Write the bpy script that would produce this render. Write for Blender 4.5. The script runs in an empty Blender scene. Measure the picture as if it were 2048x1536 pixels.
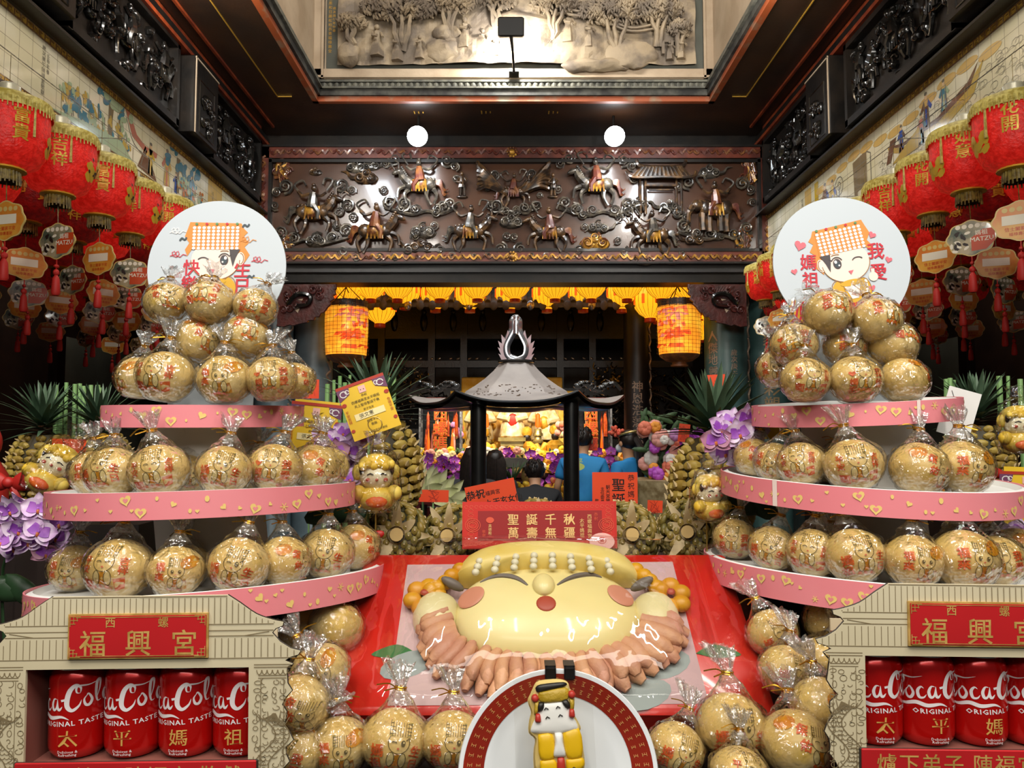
import bpy, math, random
from mathutils import Vector, Matrix, noise, Euler
from mathutils.geometry import tessellate_polygon
R = random.Random(7)
S = bpy.context.scene
C = S.collection
PI = math.pi
# ---------------------------------------------------------------- camera
F, CX, CY, H = 1550.0, 1024.0, 768.0, 1.6
PITCH = math.atan(97 / F)
cd = bpy.data.cameras.new('camera'); cam = bpy.data.objects.new('camera', cd); C.objects.link(cam)
cd.sensor_width = 36; cd.lens = 36 * F / 2048; cd.clip_start = .05; cd.clip_end = 60
cam.location = (0, 0, H); cam.rotation_euler = (PI / 2 + PITCH, 0, 0)
S.camera = cam
S.view_settings.view_transform = 'Standard'; S.view_settings.look = 'None'
S.view_settings.exposure = 0.0; S.view_settings.gamma = 1; S.view_settings.use_curve_mapping = False
# ---------------------------------------------------------------- light
W = bpy.data.worlds.new('world'); S.world = W; W.use_nodes = True
W.node_tree.nodes['Background'].inputs[0].default_value = (.9, .95, 1, 1)
W.node_tree.nodes['Background'].inputs[1].default_value = .05
def light(name, kind, loc, power, col=(1, 1, 1), size=.3, sy=None, aim=None, spot=60, blend=.5):
    d = bpy.data.lights.new(name, kind); d.energy = power; d.color = col
    if kind == 'AREA':
        d.size = size
        if sy: d.shape = 'RECTANGLE'; d.size_y = sy
    else: d.shadow_soft_size = size
    if kind == 'SPOT': d.spot_size = math.radians(spot); d.spot_blend = blend
    o = bpy.data.objects.new(name, d); C.objects.link(o); o.location = loc
    if aim: o.rotation_euler = (Vector(aim) - Vector(loc)).to_track_quat('-Z', 'Y').to_euler()
    return o
WARM = (1, .86, .66); NEUT = (1, .95, .86); COOL = (.86, .94, 1)
for x in (-1.25, -.4, .45, 1.3):                       # fluorescent tubes on the porch ceiling above the offerings
    light('ceiling_tube', 'AREA', (x, -.15 + .1 * abs(x), 3.4), 26, NEUT, .06, 1.15, (x * .75, 1.15, 1.3))
light('porch_light', 'AREA', (0, -1.6, 2.9), 30, NEUT, 2.6, .5, (0, 1.2, 1.4))
for x in (-2.05, 1.6):                                 # ceiling floods on the carved lintel
    light('ceiling_flood', 'AREA', (x, 4.6, 4.42), 26, NEUT, .22, .22, (x * .55, 7.45, 3.7))
for x in (-1.2, 1.2):                                  # lamps under the lintel side that light the tile murals
    light('mural_flood', 'AREA', (x, 3.2, 4.4), 16, NEUT, .25, .25, (x * 2.1, 4.9, 3.45))
light('well_flood', 'SPOT', (.0, 6.36, 4.95), 210, (1, .97, .9), .06, aim=(0.02, 6.75, 4.86), spot=170, blend=1)
light('well_light', 'AREA', (0, 4.2, 6.4), 90, NEUT, 2.2, 1.2, (0, 6.75, 5.2))
for x in (-.8, 0, .8): light('altar_light', 'SPOT', (x, 9.35, 2.55), 130, (1, .87, .62), .08, aim=(x * .9, 10.45, 1.35), spot=78, blend=.5)
for x in (-3.5, 3.5): light('aisle_fill', 'AREA', (x, 6.9, 3.3), 3.5, NEUT, .4, .4, (x * 1.2, 7.6, 1.6))  # added fill, no lamp hangs there; lifts the pale aisle walls
light('hall_light', 'AREA', (0, 8.6, 4.2), 12, (.9, .95, 1), 2.5, .5, (0, 9.4, 1.2))
light('roof_fill', 'SPOT', (.3, 3.6, 4.45), 300, COOL, .3, aim=(.02, 5.35, 1.92), spot=36, blend=.6)  # added spot without a lamp of its own, brightens the burner roof
for x in (-1.9, 1.9): light('pillar_light', 'AREA', (x * .75, 6.6, 4.2), 10, COOL, .3, .3, (x * 1.05, 8.3, 1.9))
# ---------------------------------------------------------------- helpers
FW = Vector((0, math.cos(PITCH), math.sin(PITCH))); UP = Vector((0, -math.sin(PITCH), math.cos(PITCH)))
def ray(px, py): return Vector((1, 0, 0)) * ((px - CX) / F) + UP * ((CY - py) / F) + FW
def P(px, py, Y):
    d = ray(px, py); return Vector((0, 0, H)) + d * (Y / d.y)
def hexc(h):
    h = h.lstrip('#'); c = [int(h[i:i + 2], 16) / 255 for i in (0, 2, 4)]
    return tuple(((x + .055) / 1.055) ** 2.4 if x > .04045 else x / 12.92 for x in c) + (1,)
MATS = {}
def nd(nt, t, **k):
    n = nt.nodes.new(t)
    for a, b in k.items():
        if a.startswith('_'): setattr(n, a[1:], b)
        else: n.inputs[a.replace('__', ' ')].default_value = b
    return n
def M(name, col, rough=.5, metal=0., col2=None, sc=8., lo=.4, hi=.6, bump=0., bsc=40., emit=0., ecol=None, coat=0., sss=0., spec=.5, coord='Object', trans=0., det=4.):
    m = bpy.data.materials.new(name); MATS[name] = m; m.use_nodes = True; nt = m.node_tree
    b = nt.nodes['Principled BSDF']; L = nt.links.new
    b.inputs['Roughness'].default_value = rough; b.inputs['Metallic'].default_value = metal
    b.inputs['Specular IOR Level'].default_value = spec
    if coat: b.inputs['Coat Weight'].default_value = coat; b.inputs['Coat Roughness'].default_value = .06
    if sss: b.inputs['Subsurface Weight'].default_value = sss; b.inputs['Subsurface Scale'].default_value = .01
    if trans: b.inputs['Transmission Weight'].default_value = trans
    b.inputs['Base Color'].default_value = hexc(col)
    tc = nd(nt, 'ShaderNodeTexCoord')
    if col2:
        n = nd(nt, 'ShaderNodeTexNoise', Scale=sc, Detail=det); L(tc.outputs[coord], n.inputs['Vector'])
        r = nd(nt, 'ShaderNodeValToRGB'); r.color_ramp.elements[0].position = lo; r.color_ramp.elements[1].position = hi
        r.color_ramp.elements[0].color = hexc(col); r.color_ramp.elements[1].color = hexc(col2)
        L(n.outputs['Fac'], r.inputs[0]); L(r.outputs[0], b.inputs['Base Color'])
        if emit: L(r.outputs[0], b.inputs['Emission Color'])
    if emit:
        if not col2: b.inputs['Emission Color'].default_value = hexc(ecol or col)
        b.inputs['Emission Strength'].default_value = emit
    if bump:
        n = nd(nt, 'ShaderNodeTexNoise', Scale=bsc, Detail=3.); L(tc.outputs[coord], n.inputs['Vector'])
        u = nd(nt, 'ShaderNodeBump', Strength=bump, Distance=.01); L(n.outputs['Fac'], u.inputs['Height']); L(u.outputs[0], b.inputs['Normal'])
    return m
def FILM(name, base=.05, k=.75, rough=.07, bump=.6, bsc=60., tint=(.985, .98, .965, 1), haze=0., dist=.006):
    m = bpy.data.materials.new(name); MATS[name] = m; m.use_nodes = True; nt = m.node_tree; nt.nodes.clear(); L = nt.links.new
    o = nd(nt, 'ShaderNodeOutputMaterial'); t = nd(nt, 'ShaderNodeBsdfTransparent', Color=tint); g = nd(nt, 'ShaderNodeBsdfGlossy', Roughness=rough)
    tc = nd(nt, 'ShaderNodeTexCoord'); n = nd(nt, 'ShaderNodeTexNoise', Scale=bsc, Detail=2.); L(tc.outputs['Object'], n.inputs['Vector'])
    u = nd(nt, 'ShaderNodeBump', Strength=bump, Distance=dist); L(n.outputs['Fac'], u.inputs['Height']); L(u.outputs[0], g.inputs['Normal'])
    lw = nd(nt, 'ShaderNodeLayerWeight', Blend=.25); L(u.outputs[0], lw.inputs['Normal'])
    mm = nd(nt, 'ShaderNodeMath', _operation='MULTIPLY_ADD', _use_clamp=True); mm.inputs[1].default_value = k; mm.inputs[2].default_value = base
    L(lw.outputs['Facing'], mm.inputs[0])
    x = nd(nt, 'ShaderNodeMixShader'); L(mm.outputs[0], x.inputs[0]); L(g.outputs[0], x.inputs[2])
    if haze:
        df = nd(nt, 'ShaderNodeBsdfDiffuse', Color=(.85, .84, .8, 1)); y = nd(nt, 'ShaderNodeMixShader'); y.inputs[0].default_value = haze
        L(t.outputs[0], y.inputs[1]); L(df.outputs[0], y.inputs[2]); L(y.outputs[0], x.inputs[1])
    else: L(t.outputs[0], x.inputs[1])
    L(x.outputs[0], o.inputs[0]); return m
def TILE(name, col, rough=.12, col2=None):
    """glazed wall tile: grout lines laid out along the wall by object position"""
    m = M(name, col, rough, coat=.6, col2=col2, sc=3, coord='Object'); nt = m.node_tree; L = nt.links.new; b = nt.nodes['Principled BSDF']
    tc = nd(nt, 'ShaderNodeTexCoord'); mp = nd(nt, 'ShaderNodeSeparateXYZ'); L(tc.outputs['Object'], mp.inputs[0])
    cb = nd(nt, 'ShaderNodeCombineXYZ'); L(mp.outputs['Y'], cb.inputs['X']); L(mp.outputs['Z'], cb.inputs['Y'])
    br = nd(nt, 'ShaderNodeTexBrick', Scale=1., Mortar__Size=.0016, Brick__Width=.108, Row__Height=.083, Mortar__Smooth=.1); br.offset = 0
    L(cb.outputs[0], br.inputs['Vector'])
    mx = nd(nt, 'ShaderNodeMix', _data_type='RGBA'); mx.inputs['B'].default_value = hexc('#857c6a')
    src = b.inputs['Base Color'].links[0].from_socket if b.inputs['Base Color'].links else None
    if src: L(src, mx.inputs['A'])
    else: mx.inputs['A'].default_value = hexc(col)
    L(br.outputs['Fac'], mx.inputs['Factor']); L(mx.outputs['Result'], b.inputs['Base Color'])
    return m
class MB:
    def __init__(s): s.v = []; s.f = []; s.m = []; s.names = []; s.cur = 0
    def mat(s, name):
        if name not in s.names: s.names.append(name)
        s.cur = s.names.index(name); return s
    def add(s, vs, fs, T=None):
        o = len(s.v)
        s.v.extend([tuple(T @ Vector(v)) for v in vs] if T else [tuple(v) for v in vs])
        for f in fs: s.f.append(tuple(i + o for i in f)); s.m.append(s.cur)
        return s
    def box(s, c, d, T=None, rot=None, ch=0.):
        x, y, z = d[0] / 2, d[1] / 2, d[2] / 2
        if ch:
            k = min(ch, x * .9, y * .9, z * .9); vs = []; 
            pts = []
            for zz, ins in ((-z, k), (-z + k, 0), (z - k, 0), (z, k)):
                a, b = x - ins, y - ins; q = k * .7
                pts.append([(-a + q, -b, zz), (a - q, -b, zz), (a, -b + q, zz), (a, b - q, zz), (a - q, b, zz), (-a + q, b, zz), (-a, b - q, zz), (-a, -b + q, zz)])
            vs = [v for r in pts for v in r]; fs = [tuple(range(7, -1, -1)), tuple(range(24, 32))]
            for r in range(3):
                for i in range(8): j = (i + 1) % 8; fs.append((r * 8 + i, r * 8 + j, r * 8 + 8 + j, r * 8 + 8 + i))
        else:
            vs = [(-x, -y, -z), (x, -y, -z), (x, y, -z), (-x, y, -z), (-x, -y, z), (x, -y, z), (x, y, z), (-x, y, z)]
            fs = [(3, 2, 1, 0), (4, 5, 6, 7), (0, 1, 5, 4), (1, 2, 6, 5), (2, 3, 7, 6), (3, 0, 4, 7)]
        m = Matrix.Translation(c)
        if rot: m = m @ Euler(rot).to_matrix().to_4x4()
        return s.add(vs, fs, T @ m if T else m)
    def ell(s, c, r, seg=10, rings=7, T=None, rot=None):
        if not hasattr(r, '__len__'): r = (r, r, r)
        vs = [(0, 0, -r[2])]
        for i in range(1, rings):
            a = -PI / 2 + PI * i / rings
            for j in range(seg): b = 2 * PI * j / seg; vs.append((r[0] * math.cos(a) * math.cos(b), r[1] * math.cos(a) * math.sin(b), r[2] * math.sin(a)))
        vs.append((0, 0, r[2])); n = len(vs) - 1; fs = []
        for j in range(seg):
            k = (j + 1) % seg; fs.append((0, 1 + k, 1 + j)); fs.append((n, n - seg + j, n - seg + k))
            for i in range(rings - 2): a = 1 + i * seg; fs.append((a + j, a + k, a + seg + k, a + seg + j))
        m = Matrix.Translation(c)
        if rot: m = m @ Euler(rot).to_matrix().to_4x4()
        return s.add(vs, fs, T @ m if T else m)
    def tube(s, pts, r, seg=6, T=None, flat=1.):
        pts = [Vector(p) for p in pts]; n = len(pts)
        if not hasattr(r, '__len__'): r = [r] * n
        vs = []; fs = []; nrm = None
        for i, p in enumerate(pts):
            t = (pts[min(i + 1, n - 1)] - pts[max(i - 1, 0)])
            t = t.normalized() if t.length > 1e-9 else Vector((0, 0, 1))
            if nrm is None: nrm = t.orthogonal().normalized()
            else:
                nrm = nrm - t * nrm.dot(t); nrm = nrm.normalized() if nrm.length > 1e-6 else t.orthogonal().normalized()
            bn = t.cross(nrm)
            for j in range(seg):
                a = 2 * PI * j / seg; vs.append(p + nrm * (math.cos(a) * r[i]) + bn * (math.sin(a) * r[i] * flat))
        for i in range(n - 1):
            for j in range(seg): k = (j + 1) % seg; fs.append((i * seg + j, i * seg + k, i * seg + seg + k, i * seg + seg + j))
        fs.append(tuple(range(seg - 1, -1, -1))); fs.append(tuple((n - 1) * seg + j for j in range(seg)))
        return s.add(vs, fs, T)
    def lathe(s, prof, seg=24, c=(0, 0, 0), T=None, rf=None, cap=True):
        vs = []; fs = []
        for i, (r, z) in enumerate(prof):
            for j in range(seg):
                a = 2 * PI * j / seg; q = r * (rf(a, i) if rf else 1)
                vs.append((c[0] + q * math.cos(a), c[1] + q * math.sin(a), c[2] + z))
        for i in range(len(prof) - 1):
            for j in range(seg): k = (j + 1) % seg; fs.append((i * seg + j, i * seg + k, i * seg + seg + k, i * seg + seg + j))
        if cap:
            if prof[0][0] > 1e-5: fs.append(tuple(range(seg - 1, -1, -1)))
            if prof[-1][0] > 1e-5: fs.append(tuple((len(prof) - 1) * seg + j for j in range(seg)))
        return s.add(vs, fs, T)
    def prism(s, pts, z0, z1, T=None, fn=None):
        n = len(pts); tri = tessellate_polygon([[Vector((p[0], p[1], 0)) for p in pts]])
        ar = sum(pts[i][0] * pts[(i + 1) % n][1] - pts[(i + 1) % n][0] * pts[i][1] for i in range(n))
        if ar < 0: pts = pts[::-1]; tri = [tuple(n - 1 - i for i in t) for t in tri]
        vs = [(p[0], p[1], z0) for p in pts] + [(p[0], p[1], z1) for p in pts]; fs = []
        for t in tri:
            a, b, c = t; pa, pb, pc = pts[a], pts[b], pts[c]
            if (pb[0] - pa[0]) * (pc[1] - pa[1]) - (pc[0] - pa[0]) * (pb[1] - pa[1]) < 0: b, c = c, b
            fs.append((a + n, b + n, c + n)); fs.append((c, b, a))
        for i in range(n): j = (i + 1) % n; fs.append((i, j, j + n, i + n))
        if fn: vs = [fn(*v) for v in vs]
        return s.add(vs, fs, T)
    def grid(s, nu, nv, fn, closed=False):
        vs = [fn(i / nu, j / nv) for j in range(nv + 1) for i in range(nu + 1)]
        fs = [(j * (nu + 1) + i, j * (nu + 1) + i + 1, (j + 1) * (nu + 1) + i + 1, (j + 1) * (nu + 1) + i) for j in range(nv) for i in range(nu)]
        return s.add(vs, fs)
    def dough(s, pts, h, T=None, base=0., rings=5, p=2.2, fn=None):
        """a soft pillow over a 2D outline"""
        n = len(pts); cx = sum(q[0] for q in pts) / n; cy = sum(q[1] for q in pts) / n; vs = []; fs = []
        ar = sum(pts[i][0] * pts[(i + 1) % n][1] - pts[(i + 1) % n][0] * pts[i][1] for i in range(n))
        if ar < 0: pts = pts[::-1]
        for k in range(rings):
            t = 1 - (k / rings) ** 1.6 if k else 1
            t = math.cos(PI / 2 * k / rings)
            z = base + h * (1 - t ** p) ** (1 / p)
            vs += [(cx + (q[0] - cx) * t, cy + (q[1] - cy) * t, z) for q in pts]
        vs.append((cx, cy, base + h))
        for k in range(rings - 1):
            for i in range(n): j = (i + 1) % n; fs.append((k * n + i, k * n + j, k * n + n + j, k * n + n + i))
        for i in range(n): fs.append(((rings - 1) * n + i, (rings - 1) * n + (i + 1) % n, rings * n))
        if fn: vs = [fn(*v) for v in vs]
        return s.add(vs, fs, T)
TXT = {}
def txt(body, size=1., vert=False, bold=0., shear=0., sp=1.):
    k = (body, vert, bold, shear, sp)
    if k not in TXT:
        cu = bpy.data.curves.new('t', 'FONT'); cu.body = '\n'.join(body) if vert else body; cu.resolution_u = 1; cu.offset = bold; cu.shear = shear
        cu.align_x = 'CENTER'; cu.space_character = sp; cu.space_line = sp
        o = bpy.data.objects.new('t', cu); C.objects.link(o); bpy.context.view_layer.update()
        me = bpy.data.meshes.new_from_object(o.evaluated_get(bpy.context.evaluated_depsgraph_get()))
        vs = [(v.co.x, v.co.y) for v in me.vertices]; fs = [tuple(p.vertices) for p in me.polygons]
        if vs:
            xs = [v[0] for v in vs]; ys = [v[1] for v in vs]; mx = (min(xs) + max(xs)) / 2; my = (min(ys) + max(ys)) / 2
            vs = [(a - mx, b - my) for a, b in vs]
        bpy.data.objects.remove(o); bpy.data.curves.remove(cu); bpy.data.meshes.remove(me); TXT[k] = (vs, fs)
    vs, fs = TXT[k]; return [(a * size, b * size) for a, b in vs], fs
class Art:
    """flat drawing: layered shapes laid on a surface through a mapping function"""
    def __init__(s, ox=0, oy=0, k=1., rot=0.): s.it = []; s.ly = 1; s.o = (ox, oy, k, rot)
    def _t(s, pts):
        ox, oy, k, r = s.o; c, n = math.cos(r), math.sin(r); return [(ox + k * (x * c - y * n), oy + k * (x * n + y * c)) for x, y in pts]
    def poly(s, pts, mat, ly=None):
        tri = tessellate_polygon([[Vector((p[0], p[1], 0)) for p in pts]]); s.it.append((s._t(pts), tri, mat, ly or s.ly)); return s
    def disc(s, x, y, rx, ry, mat, ly=None, rot=0, n=14):
        c, q = math.cos(rot), math.sin(rot)
        pts = [(rx * math.cos(2 * PI * i / n), ry * math.sin(2 * PI * i / n)) for i in range(n)]
        pts = [(x + a * c - b * q, y + a * q + b * c) for a, b in pts] + [(x, y)]
        s.it.append((s._t(pts), [(i, (i + 1) % n, n) for i in range(n)], mat, ly or s.ly)); return s
    def line(s, pts, w, mat, ly=None, taper=False):
        n = len(pts); vs = []; W = w if hasattr(w, '__len__') else [w] * n
        for i, p in enumerate(pts):
            a, b = pts[max(i - 1, 0)], pts[min(i + 1, n - 1)]; dx, dy = b[0] - a[0], b[1] - a[1]; l = math.hypot(dx, dy) or 1
            h = W[i] / 2 * ((math.sin(PI * (i + .3) / (n - .4))) if taper else 1)
            vs += [(p[0] - dy / l * h, p[1] + dx / l * h), (p[0] + dy / l * h, p[1] - dx / l * h)]
        s.it.append((s._t(vs), [(2 * i, 2 * i + 1, 2 * i + 3, 2 * i + 2) for i in range(n - 1)], mat, ly or s.ly)); return s
    def text(s, body, x, y, size, mat, ly=None, vert=False, bold=0., rot=0, shear=0., sp=1.):
        vs, fs = txt(body, size, vert, 0., shear, sp); c, q = math.cos(rot), math.sin(rot); e = bold * size * .55
        for ex, ey in (((-e, -e * .7), (e, e * .7), (e, -e * .7), (-e, e * .7)) if bold else ((0, 0),)):
            s.it.append((s._t([(x + ex + a * c - b * q, y + ey + a * q + b * c) for a, b in vs]), fs, mat, ly or s.ly))
        return s
    def put(s, mb, fn, d0=.0005, dl=.0003):
        for ix, (vs, fs, mat, ly) in enumerate(s.it):
            ly = ly + ix * .012
            w = [Vector(fn(a, b, d0 + dl * ly)) for a, b in vs]
            if not fs: continue
            f = fs[0]; n3 = None
            try:
                cc = sum((w[i] for i in f), Vector()) / len(f); a2 = sum((vs[i][0] for i in f)) / len(f); b2 = sum((vs[i][1] for i in f)) / len(f)
                up = Vector(fn(a2, b2, d0 + dl * ly + .01)) - Vector(fn(a2, b2, d0 + dl * ly))
                g = []
                for f in fs:
                    nn = (w[f[1]] - w[f[0]]).cross(w[f[2]] - w[f[0]]); g.append(f if nn.dot(up) >= 0 else tuple(reversed(f)))
                fs = g
            except Exception: pass
            mb.mat(mat).add(w, fs)
        return mb
def arc(cx, cy, rx, ry, a0, a1, n=10): return [(cx + rx * math.cos(math.radians(a0 + (a1 - a0) * i / n)), cy + ry * math.sin(math.radians(a0 + (a1 - a0) * i / n))) for i in range(n + 1)]
def spl(pts, n=6):
    """smooth (Catmull-Rom) polyline through points"""
    q = [tuple(p) for p in pts]; q = [q[0]] + q + [q[-1]]; out = []
    for i in range(1, len(q) - 2):
        for k in range(n):
            t = k / n; out.append(tuple(.5 * (2 * b + (c - a) * t + (2 * a - 5 * b + 4 * c - d) * t * t + (3 * b - a - 3 * c + d) * t ** 3) for a, b, c, d in zip(q[i - 1], q[i], q[i + 1], q[i + 2])))
    out.append(q[-2]); return out
def heart(x, y, s, rot=0):
    pts = []
    for i in range(18):
        t = 2 * PI * i / 18; a = 16 * math.sin(t) ** 3 / 17; b = (13 * math.cos(t) - 5 * math.cos(2 * t) - 2 * math.cos(3 * t) - math.cos(4 * t)) / 17
        pts.append((x + s * (a * math.cos(rot) - b * math.sin(rot)), y + s * (a * math.sin(rot) + b * math.cos(rot))))
    return pts
def obj(name, mb, parent=None, smooth=40, loc=None, rot=None):
    me = bpy.data.meshes.new(name); me.from_pydata(mb.v, [], mb.f)
    for n in mb.names: me.materials.append(MATS[n])
    me.polygons.foreach_set('material_index', mb.m); me.validate()
    if smooth:
        me.shade_smooth(); me.set_sharp_from_angle(angle=math.radians(smooth))
    o = bpy.data.objects.new(name, me); C.objects.link(o)
    if parent: o.parent = parent
    if loc: o.location = loc
    if rot: o.rotation_euler = rot
    return o
def tag(o, label, cat, group=None):
    o['label'] = label; o['category'] = cat
    if group: o['group'] = group
    return o
def thing(name, label, cat, loc=(0, 0, 0), rot=(0, 0, 0), group=None):
    o = bpy.data.objects.new(name, None); C.objects.link(o); o.empty_display_size = .02
    o.location = loc; o.rotation_euler = rot; return tag(o, label, cat, group)
def struct(name, mb, parent=None, smooth=30):
    o = obj(name, mb, parent, smooth)
    if not parent: o['kind'] = 'structure'
    return o
KIDS = {}
def dup(root, loc=None, rot=None, label=None, scale=None, drop=()):
    r = root.copy(); C.objects.link(r)
    if loc is not None: r.location = loc
    if rot is not None: r.rotation_euler = rot
    if label: r['label'] = label
    if scale: r.scale = scale if hasattr(scale, '__len__') else (scale,) * 3
    def rec(src, dst):
        for ch in list(src.children):
            if ch.name.split('.')[0] in drop: continue
            c = ch.copy(); C.objects.link(c); c.parent = dst; rec(ch, c)
    rec(root, r); return r
def rep(mb, T):
    mb.v = [tuple(T @ Vector(v)) for v in mb.v]; return mb
# ---------------------------------------------------------------- materials
M('black_lacquer', '#100d0b', .42, col2='#1d1712', sc=5, bump=.15, bsc=20, coat=.08, spec=.3)
M('dark_wood', '#1c110b', .4, col2='#2e1a10', sc=4, bump=.1, bsc=30)
M('ceiling_wood', '#21130b', .42, col2='#38200f', sc=2.2, lo=.35, hi=.7, bump=.1)
M('red_edge', '#5f2412', .4, col2='#7e3516', sc=9)
M('grey_sill', '#5d5b54', .5, col2='#46443f', sc=4)
M('stone_floor', '#4a4640', .35, col2='#5a554d', sc=3)
M('aisle_brown', '#2c1b13', .6, col2='#3c271b', sc=3)
M('aisle_plaster', '#8d8c7c', .7, col2='#a09e8c', sc=2)
M('red_wall', '#8d2a22', .5, col2='#7a1f1a', sc=3)
M('hall_black', '#0b0b0d', .45, col2='#15141a', sc=3, bump=.2, bsc=12)
M('pale_stone', '#a8947c', .6, col2='#bba890', sc=3, bump=.15, bsc=60)
M('relief_stone', '#a39279', .65, col2='#73675a', sc=6, bump=.35, bsc=50)
M('relief_shade', '#6e6459', .7, col2='#565a66', sc=5)
M('bead_stone', '#6c6b60', .6, col2='#4c4c46', sc=12, bump=.3, bsc=70)
M('stain_stone', '#4c4c46', .7, col2='#1d1d1c', sc=9, lo=.35, hi=.6)
M('lip_orange', '#9b4a22', .5, col2='#8c7a64', sc=6, lo=.5, hi=.7)
M('grey_border', '#4e5048', .6)
M('gold_ink', '#c79a3a', .35, .4)
M('board_brown', '#3c2418', .25, col2='#4c3020', sc=2.5, lo=.35, hi=.7, coat=.25, bump=.05, bsc=14)
M('carved', '#2b2019', .3, .15, col2='#7d5a34', sc=16, lo=.45, hi=.78, coat=.3)
M('carved_grey', '#3a3530', .28, .2, col2='#7d715f', sc=18, lo=.45, hi=.8, coat=.3)
M('carved_red', '#52231a', .35, .1, col2='#8a5a2c', sc=14, lo=.45, hi=.75, coat=.2)
M('carved_gold', '#5a3018', .32, .3, col2='#b8862e', sc=12, lo=.4, hi=.6, coat=.2)
M('carved_black', '#0c0b0a', .22, .1, col2='#191714', sc=9, coat=.5)
M('frame_red', '#4a1c12', .4, col2='#6a2c1a', sc=8)
M('beam_grey', '#2c2c2e', .35, col2='#3c3c3e', sc=3)
M('bracket_red', '#4a1d18', .4, col2='#341310', sc=9, bump=.3, bsc=40)
M('gold_border', '#8d6a26', .3, .3, col2='#c8a143', sc=40, lo=.45, hi=.55)
TILE('tile_cream', '#ddd6be', col2='#cfc6a4')
for n, c in dict(tile_teal='#44788a', tile_trunk='#7b6a4e', tile_rose='#b5705e', tile_yellow='#c3a232', tile_blue='#2c4a9a', tile_brown='#6b4a34', tile_ochre='#c8a560', tile_ink='#6e695e', tile_green='#9fae8c', tile_skin='#d6b48c', tile_straw='#b79a4a', tile_orange='#b86a2c').items(): TILE(n, c)
# ---------------------------------------------------------------- room shell
b = MB().mat('stone_floor').box((0, 6, -.05), (12, 18, .1)); struct('floor', b)
WX = 2.5; ZC = 4.55; YP = 7.5                 # side wall, ceiling height, carved lintel plane
WELL = (-1.77, 1.8, 3.0, 6.75)                # the light well in the ceiling
x0, x1, y0, y1 = WELL
b = MB().mat('ceiling_wood')
for bx in ((-WX - .1, x0, -3, YP + .3), (x1, WX + .1, -3, YP + .3), (x0, x1, y1, YP + .3), (x0, x1, -3, y0)):
    b.box(((bx[0] + bx[1]) / 2, (bx[2] + bx[3]) / 2, ZC + .05), (bx[1] - bx[0], bx[3] - bx[2], .1))
struct('ceiling', b)
b = MB().mat('red_edge')
for sx in (-1, 1):
    b.box((sx * (WX - .06), 3.6, ZC - .03), (.05, 7.4, .05)); b.box((sx * (WX - .2), 3.6, ZC - .012), (.02, 7.4, .02))
    b.mat('gold_ink')
    b.box((sx * 2.06, 3.5, ZC - .004), (.008, 6.3, .008)); b.box((sx * 2.06 - sx * .06, 6.64, ZC - .004), (.13, .008, .008)); b.mat('red_edge')
b.mat('gold_ink')
for k in range(3):
    for a in range(3): b.box((-.9 + k * .62 + a * .04, 6.98, ZC - .003), (.01, .06 - .015 * a, .005))
struct('trim_ceiling', b)
# light well: outer walls, mouldings
b = MB().mat('pale_stone'); b.box(((x0 + x1) / 2, y1 + .05, 5.75), (x1 - x0 + .2, .1, 2.4)); struct('wall_back_lightwell', b)
for nm, xx in (('wall_left_lightwell', x0 - .05), ('wall_right_lightwell', x1 + .05)):
    b = MB().mat('pale_stone').box((xx, (y0 + y1) / 2, 5.75), (.1, y1 - y0, 2.4)); struct(nm, b)
b = MB().mat('dark_wood').box((0, (y0 + y1) / 2, 6.97), (x1 - x0 + .2, y1 - y0 + .2, .06)); struct('ceiling_lightwell', b)
b = MB().mat('pale_stone').box(((x0 + x1) / 2, y0 - .05, 5.75), (x1 - x0 + .2, .1, 2.4)); struct('wall_front_lightwell', b)
def ringside(b, z0, z1, d, mat):
    b.mat(mat); zc, h = (z0 + z1) / 2, z1 - z0
    b.box(((x0 + x1) / 2, y1 - d / 2, zc), (x1 - x0, d, h)); b.box((x0 + d / 2, (y0 + y1) / 2, zc), (d, y1 - y0, h)); b.box((x1 - d / 2, (y0 + y1) / 2, zc), (d, y1 - y0, h))
b = MB(); ringside(b, 4.53, 4.575, .05, 'lip_orange'); ringside(b, 4.575, 4.63, .075, 'stain_stone'); ringside(b, 4.63, 4.645, .1, 'bead_stone'); ringside(b, 4.70, 4.72, .07, 'bead_stone'); ringside(b, 4.645, 4.70, .045, 'bead_stone')
b.mat('bead_stone')
for k in range(64): b.ell((x0 + .05 + k * (x1 - x0 - .1) / 63, y1 - .055, 4.672), (.024, .02, .026), 8, 5)
for k in range(56):
    for xx in (x0 + .055, x1 - .055): b.ell((xx, y0 + .1 + k * (y1 - y0 - .2) / 55, 4.672), (.02, .024, .026), 8, 5)
struct('trim_lightwell', b)
# frame and carved scene on the far wall of the well
def relief_map(X, Y, Z): return lambda u, v, w: (X + u, Y - w, Z + v)
LW = thing('stone_relief', 'pale carved stone landscape with trees high in the bright light well', 'relief', (0, y1, 4.75))
b = MB(); b.mat('pale_stone')
for a, c, d in (((0.015, -.012, .045), (3.55, .024, .09), 0), ((0.015, -.02, .015), (3.55, .04, .02), 0), ((-1.73, -.012, .8), (.1, .024, 1.6), 0), ((1.76, -.012, .8), (.1, .024, 1.6), 0), ((-1.69, -.02, .8), (.02, .04, 1.6), 0), ((1.72, -.02, .8), (.02, .04, 1.6), 0)): b.box(a, c)
obj('stone_frame', b, LW)
b = MB().mat('grey_border'); b.box((.03, -.006, .85), (3.38, .012, 1.52)); a = Art()
obj('border', b, LW)
b = MB(); a = Art(); a.text('臣風和日麗松柏長青福祿壽全', -1.63, .5, .035, 'gold_ink', vert=True, sp=1.15); a.text('歲次庚午年仲春', -1.595, .55, .03, 'gold_ink', vert=True, sp=1.15)
a.put(b, lambda u, v, w: (u, -.012 - w, v)); obj('inscription', b, LW)
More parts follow.
